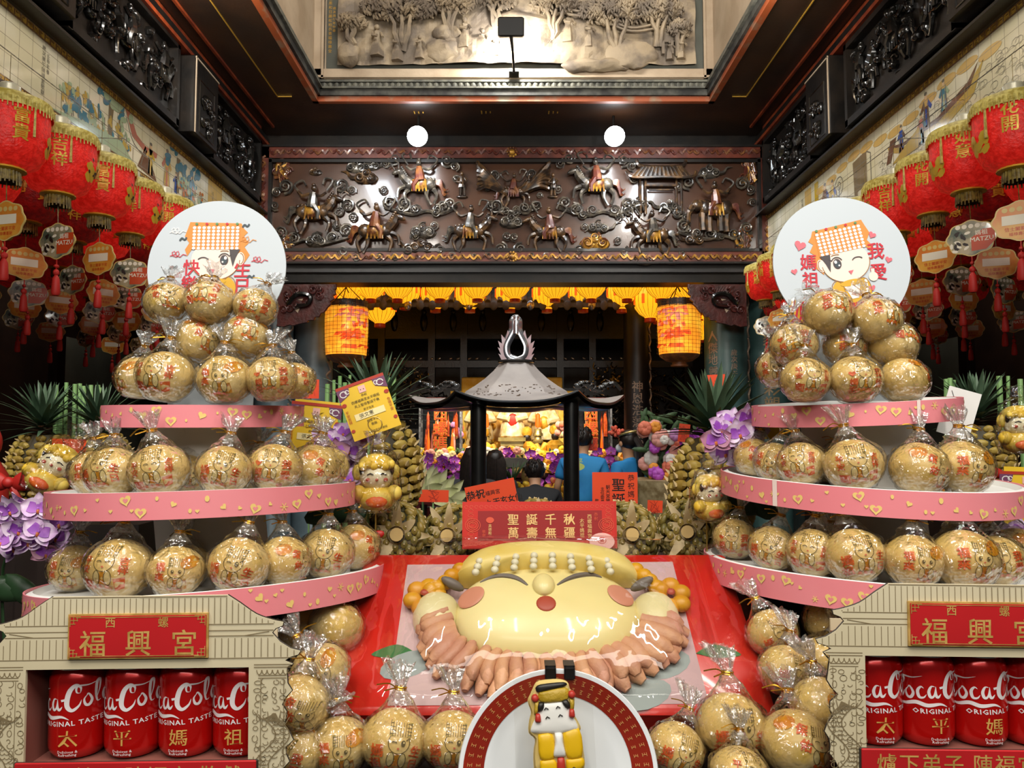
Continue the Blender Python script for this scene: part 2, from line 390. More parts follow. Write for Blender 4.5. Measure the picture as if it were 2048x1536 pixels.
def rough(u, v, sc, amp, seed=0): return amp * noise.fractal(Vector((u * sc + seed, v * sc, seed * .7)), 1., 2., 4)
b = MB().mat('relief_stone')
def hill(s, t):
    u = -1.555 + s * 3.19; v = .115 + t * 1.45
    h = .02 + .05 * max(0, math.sin(u * 2.1 + 1.3) * .5 + .55 - t * 1.5) + abs(rough(u, v, 2.4, .05, 3)) + rough(u, v, 9, .012, 5)
    return (u, -.012 - max(.004, h), v)
b.grid(90, 40, hill); obj('ground', b, LW, 0)
def stree(x, z, hgt, n, spread, seed):
    r = random.Random(seed); b = MB().mat('relief_stone')
    for k in range(3):
        p = [(x + r.uniform(-.02, .02), -.05, z)]
        for i in range(1, 5): p.append((x + (k - 1) * spread * .28 * i / 4 + r.uniform(-.02, .02), -.06 - .02 * i, z + hgt * .62 * i / 4))
        b.tube(p, [.03, .026, .022, .018, .014], 6)
    for k in range(n):
        a, q = r.uniform(0, 2 * PI), math.sqrt(r.random()); u = x + spread * q * math.cos(a); v = z + hgt * .82 + hgt * .26 * q * math.sin(a)
        b.ell((u, -.08 - .1 * (1 - q * q) - r.uniform(0, .03), v), (.013, .02, .034), 5, 4, rot=(0, r.uniform(-1.2, 1.2) + (u - x) * 2, 0))
    obj('stone_tree', b, LW)
for i, (x, z, h, n, sp) in enumerate(((-1.42, .26, .26, 130, .13), (-.98, .24, .46, 480, .36), (-.55, .36, .36, 260, .24), (.92, .2, .46, 430, .34), (1.3, .28, .38, 260, .22), (.38, .34, .38, 260, .22), (-.15, .42, .32, 200, .2), (1.48, .2, .26, 90, .1))): stree(x, z, h, n, sp, 40 + i)
def sfig(x, z, h, lean=0):
    b = MB().mat('relief_stone'); b.lathe([(.001, 0), (h * .2, .0), (h * .17, h * .3), (h * .11, h * .55), (h * .14, h * .72), (h * .06, h * .8)], 10, (x, -.06, z), rf=lambda a, i: 1 + .12 * math.sin(5 * a + i))
    b.ell((x + lean, -.075, z + h * .88), h * .085, 8, 6); b.tube([(x - h * .12, -.08, z + h * .7), (x - h * .1, -.13, z + h * .55), (x + h * .05, -.14, z + h * .52)], h * .045); b.tube([(x + h * .12, -.08, z + h * .7), (x + h * .2, -.12, z + h * .5)], h * .045)
    obj('stone_figure', b, LW)
for a in ((-1.2, .18, .3), (-1.02, .14, .26), (-.82, .16, .22), (-.42, .25, .3), (-.26, .2, .24), (-.14, .18, .2), (.5, .3, .3), (.68, .26, .26), (1.5, .16, .2), (1.4, .15, .18)): sfig(*a)
b = MB().mat('relief_stone')
for k, (x, z, rx, rz) in enumerate(((-.62, .24, .16, .1), (-.58, .4, .14, .07), (1.05, .2, .24, .13), (.1, .5, .25, .1), (-1.45, .2, .1, .12), (.75, .1, .3, .06))):
    n0 = len(b.v); b.ell((x, -.06, z), (rx, .06, rz), 18, 12)
    b.v[n0:] = [(v[0] + rough(v[0], v[2], 8, .03, k), v[1] + rough(v[0], v[2], 12, .03, k + 9), v[2] + rough(v[0], v[2], 7, .03, k + 4)) for v in b.v[n0:]]
for k in range(60): u = R.uniform(-.7, .5); v = .14 + R.random() * .14; b.tube([(u, -.06, v), (u + .04, -.09, v + .05)], [.006, .002], 4)
obj('stone_rocks', b, LW)
b = MB().mat('relief_stone')
for k in range(2): b.tube(spl([(.2 + k * .05, -.05, .9 - k * .1), (.45, -.1, .62 - k * .05), (.75, -.1, .55 - k * .04), (1.05, -.11, .42 - k * .03), (1.35, -.08, .5 - k * .05)], 6), .012, 5)
obj('stone_vine', b, LW)
b = MB().mat('relief_stone'); b.box((1.42, -.05, .42), (.26, .06, .03)); b.box((1.42, -.05, .36), (.2, .05, .1)); b.prism([(-.17, 0), (.17, 0), (.09, .08), (-.09, .08)], 0, .07, Matrix.Translation((1.42, -.01, .47)) @ Matrix.Rotation(PI / 2, 4, 'X'))
for k in range(3): b.box((1.34 + k * .08, -.06, .26), (.025, .05, .12))
obj('stone_pavilion', b, LW)
# ---------------------------------------------------------------- side walls above the aisles
def side(sx, zl, zu, nm):
    b = MB(); zc = ZC
    b.mat('black_lacquer').box((sx * (WX + .15), 3.3, (zl + zc) / 2), (.3, 8.6, zc - zl))
    b.mat('grey_sill').box((sx * (WX - .02), 3.3, zu + .045), (.05, 8.4, .09)); b.mat('black_lacquer').box((sx * (WX - .06), 3.3, zu + .008), (.14, 8.4, .016))
    b.mat('red_edge').box((sx * (WX - .05), 3.3, zc - .12), (.11, 8.4, .03)); b.mat('black_lacquer').box((sx * (WX - .04), 3.3, zc - .07), (.1, 8.4, .06))
    b.mat('dark_wood').box((sx * (WX + .03), 3.3, zl - .01), (.16, 8.4, .03))
    struct('wall_' + nm, b)
    b = MB().mat('aisle_brown').box((sx * 4.75, 5, 1.75), (.1, 14, 3.5)); b.mat('aisle_plaster').box((sx * 4.68, 9.1, 1.3), (.05, 2.2, 2.6))
    b.mat('dark_wood').box((sx * 4.66, 7.9, 1.6), (.1, .14, 3.2)); struct('wall_%s_aisle' % nm, b)
    b = MB().mat('dark_wood').box((sx * 3.7, 5, 3.5), (2.2, 14, .08)); struct('ceiling_%s_aisle' % nm, b)
    for (ya, yb) in ((5.6, 6.05), (3.6, 4.05)):
        b = MB().mat('black_lacquer'); b.box((sx * (WX - .07), (ya + yb) / 2, (zu + .1 + zc - .14) / 2), (.16, yb - ya, zc - zu - .24), ch=.012)
        b.mat('pale_stone').box((sx * (WX - .152), ya + .012, (zu + .1 + zc - .14) / 2), (.006, .014, zc - zu - .26)); b.mat('pale_stone').box((sx * (WX - .152), (ya + yb) / 2, zc - .16), (.006, yb - ya, .012))
        T = Matrix(((0, 0, -sx, sx * (WX - .15)), (-sx, 0, 0, (ya + yb) / 2), (0, 1, 0, zu + .34), (0, 0, 0, 1)))
        r = random.Random(int(ya * 10)); b.mat('carved_black')
        for k in range(14): q = r.uniform(-.1, .1); v = r.uniform(-.16, .16); b.ell((q, v, .005), (.03, .045, .03), 7, 5, T, rot=(0, 0, r.uniform(-1, 1)))
        b.tube([(x * .14, y * .2, 0) for x, y in ((-1, -1), (1, -1), (1, 1), (-1, 1), (-1, -1))], .007, 5, T)
        p = obj('carved_pilaster', b); tag(p, '%s black carved pilaster %s' % (nm, 'between the two black horse carvings' if ya > 5 else 'at the picture edge above the tile mural'), 'pilaster')
side(-1, 3.29, 3.712, 'left'); side(1, 3.25, 3.70, 'right')
# ---------------------------------------------------------------- carved relief pieces (u along, v up, w out of the board)
def spiral(b, x, y, r, turns=2.2, d=1, w=.012, T=None, a0=0.):
    n = int(turns * 9); pts = []; rr = []
    for i in range(n + 1):
        t = i / n; a = a0 + d * turns * 2 * PI * t; q = r * (1 - .88 * t); pts.append((x + q * math.cos(a), y + q * math.sin(a), w * (.8 + t))); rr.append(r * .2 * (1 - .45 * t))
    b.tube(pts, rr, 5, T)
def cloud(b, x, y, s, T, d=1, tail=True):
    b.ell((x, y, 0), (s * 1.05, s * .5, s * .3), 14, 6, T)
    spiral(b, x - s * .5, y + s * .05, s * .48, 2, d, s * .3, T); spiral(b, x + s * .5, y + s * .02, s * .46, 2, -d, s * .3, T, PI); spiral(b, x, y + s * .42, s * .4, 1.8, d, s * .32, T, 1)
    if tail: b.tube(spl([(x + d * s * .8, y, s * .2), (x + d * s * 1.3, y + s * .1, s * .2), (x + d * s * 1.6, y + s * .5, s * .2), (x + d * s * 2.1, y + s * .6, s * .15)], 4), [s * .17] * 6 + [s * .12] * 4 + [s * .05] * 3, 5, T)
def rider(b, x, y, s, d, T, kind='horse', c='carved', c2='carved_red', c3='carved_gold', seed=1, clouds=True):
    """a rider on a beast among clouds; d is the way it faces"""
    r = random.Random(seed)
    def q(a, e, w=0): return (x + d * a * s, y + e * s, w * s)
    b.mat(c)
    fat = 1.25 if kind == 'elephant' else 1
    b.ell(q(0, 0, .08), (.42 * s, .2 * s * fat, .16 * s), 14, 8, T, rot=(0, 0, .08 * d)); b.ell(q(-.28, .03, .1), (.2 * s, .2 * s * fat, .15 * s), 12, 7, T); b.ell(q(.26, .04, .1), (.19 * s, .2 * s * fat, .15 * s), 12, 7, T)
    if kind == 'elephant':
        b.ell(q(.5, .1, .12), (.17 * s, .17 * s, .14 * s), 10, 7, T); b.tube(spl([q(.6, .08, .15), q(.72, -.12, .16), q(.74, -.36, .14), q(.84, -.46, .12)], 5), [.08 * s] * 5 + [.06 * s] * 6 + [.035 * s] * 5, 6, T)
        b.ell(q(.42, .12, .2), (.1 * s, .14 * s, .03 * s), 9, 6, T); b.tube([q(.58, -.0, .2), q(.7, -.06, .25), q(.8, .02, .24)], [.03 * s, .025 * s, .005 * s], 5, T)
        legs = ((-.3, -.62), (-.14, -.6), (.16, -.62), (.34, -.58))
        for a, e in legs: b.tube([q(a, -.1, .1), q(a + .01, -.4, .12), q(a, e, .12)], [.11 * s, .085 * s, .095 * s], 7, T)
    else:
        b.tube(spl([q(.3, .08, .12), q(.46, .24, .14), q(.54, .4, .15)], 4), [.14 * s] * 3 + [.12 * s] * 3 + [.09 * s] * 3, 7, T)
        b.ell(q(.64, .38, .16), (.16 * s, .075 * s, .07 * s), 10, 6, T, rot=(0, 0, -.45 * d)); b.ell(q(.52, .5, .15), (.025 * s, .06 * s, .025 * s), 6, 5, T)
        for k in range(6): b.ell(q(.36 + .03 * k, .3 + .05 * k - .04, .17), (.05 * s, .045 * s, .04 * s), 6, 5, T)
        for (a, e, k1, k2) in ((-.34, -.05, (-.48, -.26), (-.4, -.52)), (-.22, -.06, (-.2, -.32), (-.32, -.55)), (.26, -.06, (.42, -.24), (.36, -.5)), (.34, 0, (.58, -.1), (.62, -.34))):
            b.tube(spl([q(a, e, .1), q(*k1, .14), q(*k2, .12)], 3), [.09 * s, .08 * s, .065 * s, .05 * s, .045 * s, .04 * s, .05 * s], 6, T)
        if kind == 'dragon':
            for k in range(9): b.ell(q(-.4 + .1 * k, .16 + .03 * math.sin(k), .16), (.05 * s, .06 * s, .04 * s), 6, 5, T, rot=(0, 0, .5 * d))
            b.tube(spl([q(.7, .44, .15), q(.8, .56, .16), q(.92, .5, .15)], 4), .02 * s, 5, T); b.tube(spl([q(.6, .48, .15), q(.6, .64, .16), q(.7, .7, .15)], 4), .025 * s, 5, T)
    b.mat(c2)
    for k in range(4): b.tube(spl([q(-.4, .06, .1), q(-.58, .14 - .05 * k, .12), q(-.66, -.08 - .06 * k, .1), q(-.8, -.1 - .06 * k + .1 * (k % 2), .06)], 4), [.05 * s] * 6 + [.03 * s] * 4 + [.008 * s] * 3, 5, T)
    b.mat(c3); b.ell(q(-.02, .05, .2), (.2 * s, .2 * s, .08 * s), 12, 7, T)
    for k in range(5): b.tube([q(-.16 + .08 * k, .14, .24), q(-.2 + .1 * k, -.2, .25)], [.035 * s, .02 * s], 5, T)
    b.mat(c2); b.tube([q(-.02, .12, .2), q(0, .3, .22), q(.02, .5, .2)], [.15 * s, .13 * s, .1 * s], 8, T); b.tube([q(.04, .16, .26), q(.16, -.02, .28), q(.14, -.2, .26)], [.08 * s, .065 * s, .05 * s], 6, T)
    b.mat(c); b.ell(q(.03, .63, .2), (.075 * s, .09 * s, .08 * s), 9, 7, T); b.ell(q(.02, .72, .19), (.06 * s, .05 * s, .06 * s), 8, 5, T)
    b.tube(spl([q(.06, .48, .24), q(.22, .4, .28), q(.36, .5, .26)], 3), .04 * s, 6, T); b.tube(spl([q(-.08, .48, .22), q(-.26, .42, .24), q(-.38, .54, .2)], 3), .045 * s, 6, T)
    if clouds:
        b.mat('carved_grey')
        b.tube(spl([q(-.3, .5, .12), q(-.5, .72, .14), q(-.3, .86, .12), q(-.2, .72, .12)], 5), .03 * s, 5, T); b.tube(spl([q(.34, .6, .12), q(.5, .86, .14), q(.3, .92, .12), q(.24, .76, .12)], 5), .03 * s, 5, T)
        for (a, e, z) in ((-.75, .72, .2), (-.98, .56, .14), (.72, .76, .2), (.98, .62, .13), (-.85, -.5, .19), (-.5, -.66, .17), (.1, -.66, .17), (.5, -.64, .16), (.85, -.46, .2), (1.02, -.1, .13), (-1.02, .2, .13)):
            spiral(b, x + d * a * s, y + e * s, z * s, 2.1, r.choice((-1, 1)), .08 * s, T, r.random() * 6)
        b.tube(spl([q(-1, -.6, .05), q(-.6, -.78, .06), (q(-.2, -.7, .06)), q(.2, -.8, .06), q(.6, -.72, .06), q(1, -.6, .05)], 5), .05 * s, 5, T)
def stand_fig(b, x, y, h, T, c='carved'):
    b.mat(c); b.ell((x, y, 0), (h * .25, h * .08, h * .1), 10, 5, T)
    for e in (-.07, .09): b.tube([(x + e * h, y + .04 * h, .02), (x + e * h * .8, y + .4 * h, .03)], [h * .05, h * .08], 6, T)
    b.tube([(x, y + .36 * h, .03), (x, y + .55 * h, .04), (x, y + .78 * h, .03)], [h * .15, h * .11, h * .1], 8, T); b.ell((x, y + .9 * h, .035), (h * .075, h * .1, h * .08), 8, 6, T)
    b.tube([(x - .1 * h, y + .72 * h, .04), (x - .2 * h, y + .55 * h, .06), (x - .02 * h, y + .5 * h, .08)], h * .045, 6, T); b.tube([(x + .1 * h, y + .72 * h, .04), (x + .2 * h, y + .6 * h, .06), (x + .12 * h, y + .5 * h, .08)], h * .045, 6, T)
# carved lintel: image position of the piece -> board position
LP = thing('carved_lintel_panel', 'long dark carved wooden panel of riders and clouds above the temple doorway', 'carving', (0, YP, 3.236))
def up(px, py):
    p = P(px, py, YP); return p.x, p.z - 3.236
TL = Matrix(((1, 0, 0, 0), (0, 0, -1, -.06), (0, 1, 0, 0), (0, 0, 0, 1)))     # local u,v,w -> x,-y,z
xa, za = up(517, 528); xb, zb = up(1537, 300)
b = MB().mat('board_brown').box((0, -.03, (zb - .0) / 2), (xb - xa - .1, .06, zb - .05)); obj('board', b, LP)
b = MB(); fw = .115
for c_, d_ in ((((xa + xb) / 2, zb - fw / 2), (xb - xa, fw)), (((xa + xb) / 2, fw / 2), (xb - xa, fw)), ((xa + fw / 2, zb / 2), (fw, zb)), ((xb - fw / 2, zb / 2), (fw, zb))):
    b.mat('frame_red').box((c_[0], -.05, c_[1]), (d_[0], .1, d_[1]))
b.mat('black_lacquer')
for zz in (zb - fw - .03, fw + .012): b.box(((xa + xb) / 2, -.055, zz), (xb - xa - 2 * fw, .11, .03))
for xx in (xa + fw + .015, xb - fw - .015): b.box((xx, -.055, zb / 2), (.03, .11, zb - 2 * fw))
for zz in (zb, 0): b.box(((xa + xb) / 2, -.06, zz), (xb - xa, .12, .02))
obj('frame', b, LP)
b = MB(); r = random.Random(3)
TF = Matrix(((1, 0, 0, 0), (0, 0, -1, -.1), (0, 1, 0, 0), (0, 0, 0, 1)))
def scroll(b, x, y, s, d, hz):
    b.tube(spl([(x - s * 1.3, y - .5 * s * d, .0), (x - s * .4, y + .55 * s * d, .008), (x + s * .5, y - .3 * s * d, .008), (x + s * 1.3, y + .5 * s * d, 0)] if hz else [(x - .5 * s * d, y - s * 1.3, .0), (x + .55 * s * d, y - s * .4, .008), (x - .3 * s * d, y + s * .5, .008), (x + .5 * s * d, y + s * 1.3, 0)], 4), [.012] * 13, 4, TF)
    for k in (-1, 1): spiral(b, x + (k * s * .7 if hz else 0), y + (0 if hz else k * s * .7), s * .42, 1.4, k * d, .008, TF, r.random() * 6)
n = 44
for k in range(n):
    xx = xa + fw + .06 + (xb - xa - 2 * fw - .12) * k / (n - 1)
    b.mat('carved_gold'); scroll(b, xx, fw / 2, .045, 1 if k % 2 else -1, True); b.mat('carved_red'); scroll(b, xx, zb - fw / 2, .045, 1 if k % 2 else -1, True)
for k in range(10):
    zz = fw + .04 + (zb - 2 * fw - .08) * k / 9
    b.mat('carved_gold' if k < 4 else 'carved_red'); scroll(b, xa + fw / 2, zz, .045, 1 if k % 2 else -1, False); scroll(b, xb - fw / 2, zz, .045, 1 if k % 2 else -1, False)
b.mat('carved_gold')
for zz in (fw / 2, zb - fw / 2):
    b.ell((0, -.105, zz), (.03, .02, .03), 10, 6)
    for k in range(10): b.ell((.045 * math.cos(k * .628), -.105, zz + .045 * math.sin(k * .628)), (.014, .01, .014), 6, 4)
obj('scroll_border', b, LP)
LABR = {'horse': 'carved horse rider', 'dragon': 'carved beast rider', 'elephant': 'carved elephant rider'}
for i, (px, py, s, d, kind, cc) in enumerate(((632, 432, 60, 1, 'dragon', 'carved'), (755, 470, 60, 1, 'horse', 'carved'), (842, 378, 56, -1, 'dragon', 'carved_grey'), (942, 470, 56, 1, 'dragon', 'carved'), (1098, 472, 54, -1, 'horse', 'carved'),
      (1190, 378, 58, -1, 'horse', 'carved_grey'), (1302, 478, 54, -1, 'dragon', 'carved'), (1425, 425, 58, -1, 'elephant', 'carved'))):
    b = MB(); u, v = up(px, py); rider(b, u, v, s / F * YP * 1.28, d, TL, kind, cc, 'carved_red' if i % 3 else 'carved_grey', 'carved_gold', i); o = obj('carved_rider', b, LP)
b = MB(); u, v = up(1027, 385); s = .25; rider(b, u, v - .03, s, 1, TL, 'dragon', 'carved', 'carved_red', 'carved_red', 50)
for k in range(7):
    for sd in (-1, 1): b.mat('carved').tube(spl([(u + sd * .1, v - .02, .03), (u + sd * (.25 + .01 * k), v + .03 + .05 * k * .6, .05), (u + sd * .36, v + .0 + .06 * k * .8, .03)], 4), [.03] * 5 + [.02] * 3 + [.006], 5, TL)
obj('carved_phoenix_rider', b, LP)
for px, py, h in ((925, 398, .34), (1105, 398, .32)): b = MB(); u, v = up(px, py); stand_fig(b, u, v, h * .72, TL); obj('carved_attendant', b, LP)
for i, (px, py, s, d) in enumerate(((735, 362, 24, -1), (715, 342, 20, 1), (745, 338, 18, 1), (635, 350, 13, 1), (636, 488, 22, 1), (848, 470, 26, 1), (845, 500, 26, -1), (1023, 450, 24, 1), (1195, 462, 22, 1), (1188, 492, 30, -1), (1415, 352, 22, 1), (1430, 478, 16, 1), (1385, 484, 20, -1), (1275, 415, 20, 1), (1335, 420, 22, -1))):
    b = MB().mat(('carved_grey', 'carved', 'carved_gold')[0 if i % 3 else 1 if i != 9 else 2]); u, v = up(px, py); cloud(b, u, v, s / F * YP, TL, d, i % 2 == 0); obj('carved_cloud', b, LP)
for i, (px, py) in enumerate(((568, 352), (575, 490), (1490, 352), (1480, 482))):
    b = MB(); u, v = up(px, py); rr = random.Random(i)
    for k in range(9): b.mat(('carved', 'carved_gold', 'carved_red')[k % 3]).tube(spl([(u + rr.uniform(-.08, .08), v + rr.uniform(-.12, .12), .02) for _ in range(3)], 4), .018, 5, TL)
    for k in range(6): spiral(b, u + rr.uniform(-.07, .07), v + rr.uniform(-.12, .12), .045, 1.8, 1, .02, TL)
    obj('carved_corner_spandrel', b, LP)
b = MB().mat('carved'); u0, v0 = up(1318, 358)
b.prism([(-.3, 0), (.3, 0), (.2, .09), (-.2, .09)], 0, .09, TL @ Matrix.Translation((u0, v0 - .02, 0)))
for k in range(13): b.tube([(u0 - .27 + .045 * k, v0 - .02, .095), (u0 - .19 + .0317 * k, v0 + .07, .095)], .011, 5, TL)
b.tube(spl([(u0 - .34, v0 + .04, .05), (u0 - .28, v0 - .03, .09), (u0, v0 - .03, .1), (u0 + .28, v0 - .03, .09), (u0 + .34, v0 + .04, .05)], 4), .014, 5, TL)
b.tube(spl([(u0 - .24, v0 + .15, .05), (u0 - .18, v0 + .085, .06), (u0 + .18, v0 + .085, .06), (u0 + .24, v0 + .15, .05)], 4), .018, 5, TL)
for e in (-.2, -.15, .15, .2): b.tube([(u0 + e, v0 - .03, .04), (u0 + e, v0 - .38, .04)], .012, 6, TL)
b.tube([(u0 - .16, v0 - .1, .04), (u0 + .16, v0 - .1, .04)], .014, 5, TL); b.tube([(u0 - .12, v0 - .14, .04), (u0 + .12, v0 - .14, .04)], .01, 5, TL)
obj('carved_gate', b, LP)
# black horse carvings set in the side walls
for sx, nm, zu in ((-1, 'left', 3.712), (1, 'right', 3.70)):
    for ya, yb in ((4.1, 5.5), (6.12, 7.35)):
        root = thing('black_carving', '%s black carved horse scene %s' % (nm, 'nearer the camera, high above the tile mural' if ya < 5 else 'beside the long carved panel, high above the tile mural'), 'carving', (sx * WX, (ya + yb) / 2, zu + .1))
        w = yb - ya; T = Matrix(((0, 0, -sx, 0), (-sx, 0, 0, 0), (0, 1, 0, 0), (0, 0, 0, 1)))
        b = MB().mat('black_lacquer')
        for v in (.03, .6): b.box((0, v, .04), (w, .05, .08), T)
        for u in (-w / 2 + .02, w / 2 - .02): b.box((u, .31, .04), (.04, .62, .08), T)
        b.box((0, .31, .008), (w, .6, .016), T); obj('carving_frame', b, root)
        b = MB(); rr = random.Random(int(ya * 7) + sx)
        n = 3 if ya < 5 else 2
        for k in range(n):
            uu = -w / 2 + w * (k + .5) / n; rider(b, uu, .3, .3, -1 if k % 2 else 1, T, 'horse', 'carved_black', 'carved_black', 'carved_black', k + 5, False)
        b.mat('carved_black')
        for k in range(26): uu = rr.uniform(-w / 2 + .06, w / 2 - .06); b.ell((uu, rr.uniform(.06, .55), .02), (.05, .035, .05), 7, 5, T, rot=(0, 0, rr.uniform(-1, 1)))
        for k in range(9): spiral(b, rr.uniform(-w / 2 + .06, w / 2 - .06), rr.uniform(.08, .55), .05, 1.8, 1, .04, T, rr.random() * 6)
        obj('carved_horses', b, root)
# ---------------------------------------------------------------- tile murals
def figure(a, x, y, h, robe, robe2, lean=0.):
    a.poly([(x - .16 * h, y), (x + .17 * h, y), (x + .1 * h + lean, y + .45 * h), (x + .12 * h + lean, y + .76 * h), (x - .11 * h + lean, y + .76 * h), (x - .12 * h + lean, y + .45 * h)], robe, 1)
    a.poly([(x - .04 * h, y), (x + .05 * h, y), (x + .04 * h + lean, y + .5 * h), (x - .04 * h + lean, y + .5 * h)], robe2, 2)
    a.poly([(x - .11 * h + lean, y + .74 * h), (x - .3 * h + lean, y + .5 * h), (x - .22 * h + lean, y + .42 * h), (x - .06 * h + lean, y + .6 * h)], robe2, 2); a.poly([(x + .11 * h + lean, y + .74 * h), (x + .28 * h + lean, y + .52 * h), (x + .2 * h + lean, y + .44 * h), (x + .05 * h + lean, y + .6 * h)], robe, 2)
    a.disc(x + lean, y + .85 * h, .07 * h, .09 * h, 'tile_skin', 2); a.disc(x + lean, y + .92 * h, .075 * h, .05 * h, 'tile_ink', 3)
    a.line([(x - .16 * h, y), (x - .12 * h + lean, y + .45 * h), (x - .11 * h + lean, y + .76 * h)], .006, 'tile_ink', 3); a.line([(x + .17 * h, y), (x + .1 * h + lean, y + .45 * h), (x + .12 * h + lean, y + .76 * h)], .006, 'tile_ink', 3)
def ptree(a, x, y, h, rr, col='tile_teal'):
    a.poly([(x - .03, y), (x + .04, y), (x + .03, y + h * .5), (x + .05, y + h), (x - .01, y + h), (x - .02, y + h * .5)], 'tile_trunk', 1)
    a.line([(x, y), (x + .005, y + h)], .006, 'tile_ink', 2)
    for k in range(9): a.disc(x + rr.uniform(-.16, .16), min(.33, y + h + rr.uniform(-.08, .06)), rr.uniform(.03, .06), rr.uniform(.015, .035), col, 3, rr.random())
def mural(sx, zl, zu, nm, build):
    root = thing('tile_mural', build[0], 'mural', (sx * (WX - .014), 0, zl)); hgt = zu - zl; X = -sx
    b = MB().mat('tile_cream').box((0, 4.2, hgt / 2), (.02, 6.6, hgt - .09)); obj('tile_field', b, root)
    b = MB().mat('gold_border')
    for z in (.022, hgt - .022): b.box((0, 4.2, z), (.026, 6.6, .036))
    b.mat('tile_brown')
    for z in (.004, .042, hgt - .004, hgt - .042): b.box((0, 4.2, z), (.03, 6.6, .005))
    for k in range(130):
        for z in (.022, hgt - .022): b.box((X * .0135, .95 + k * .0505, z), (.002, .006, .03)); b.box((X * .0135, .97 + k * .0505, z + .005), (.002, .02, .005))
    obj('meander_border', b, root)
    # y runs away from the camera: left wall reads left-to-right with y, right wall right-to-left
    for pn, fn in build[1]:
        a = Art(); fn(a); b = MB(); a.put(b, lambda u, v, w: (X * (.0105 + w), u, v + .05), .0006, .0004); obj(pn, b, root, 0)
rr = random.Random(12)
def bushes(a, y0, y1, n, cols, zmax=.2):
    for k in range(n):
        u, v = rr.uniform(y0, y1), rr.uniform(0.02, zmax); c = rr.choice(cols); a.line([(u, v - .015), (u + rr.uniform(-.03, .03), v + .05)], .008, 'tile_ink', 1)
        for _ in range(3): a.disc(u + rr.uniform(-.03, .03), v + rr.uniform(.01, .06), .022, .013, c, 2, rr.random() * 3)
LM = [('painted_text', lambda a: (a.text('歲次庚午陳福宜敬獻', 3.98, .17, .03, 'tile_ink', vert=True), a.text('壬申年春', 4.02, .22, .028, 'tile_ink', vert=True), a.text('福星高照', 6.3, .17, .04, 'tile_ink', vert=True))),
      ('painted_tree', lambda a: (a.disc(4.28, .14, .07, .06, 'tile_teal', 2), ptree(a, 4.66, .03, .3, rr), ptree(a, 4.78, .02, .3, rr, 'tile_green'))), ('painted_tree', lambda a: ptree(a, 5.62, .03, .26, rr)), ('painted_tree', lambda a: ptree(a, 5.86, .03, .22, rr)),
      ('painted_bushes', lambda a: (bushes(a, 4.1, 4.9, 46, ['tile_teal', 'tile_green', 'tile_straw'], .16), bushes(a, 5.6, 6.1, 26, ['tile_teal', 'tile_orange', 'tile_green'], .12), a.poly([(4.05, .0), (5.0, 0), (4.8, .1), (4.4, .06)], 'tile_green'))),
      ('painted_ribbon', lambda a: (a.poly([(4.84, .33), (4.9, .33), (5.0, .22), (5.12, .19), (5.3, .2), (5.28, .16), (5.1, .15), (4.94, .19)], 'tile_rose'), a.line(spl([(4.86, .28), (4.95, .16), (5.1, .12), (5.25, .15)], 5), .006, 'tile_ink'))),
      ('painted_rocks', lambda a: (a.poly([(5.02, .02), (5.12, .19), (5.26, .05), (5.3, 0)], 'tile_brown'), a.line([(5.06, .04), (5.13, .17)], .008, 'tile_ink', 3)))]
LM += [('painted_figure', (lambda x, h, c1, c2: lambda a: figure(a, x, .02, h, c1, c2))(*q)) for q in ((5.2, .23, 'tile_yellow', 'tile_ochre'), (5.45, .28, 'tile_ochre', 'tile_rose'), (5.6, .16, 'tile_blue', 'tile_blue'), (5.74, .17, 'tile_orange', 'tile_orange'), (5.86, .24, 'tile_teal', 'tile_green'), (3.5, .28, 'tile_rose', 'tile_brown'))]
LM += [('painted_banner', lambda a: a.poly([(6.2, 0), (6.5, 0), (6.5, .33), (6.2, .33)], 'tile_ochre'))]
mural(-1, 3.29, 3.712, 'left', ('cream tile mural with trees and robed figures above the left lanterns', LM))
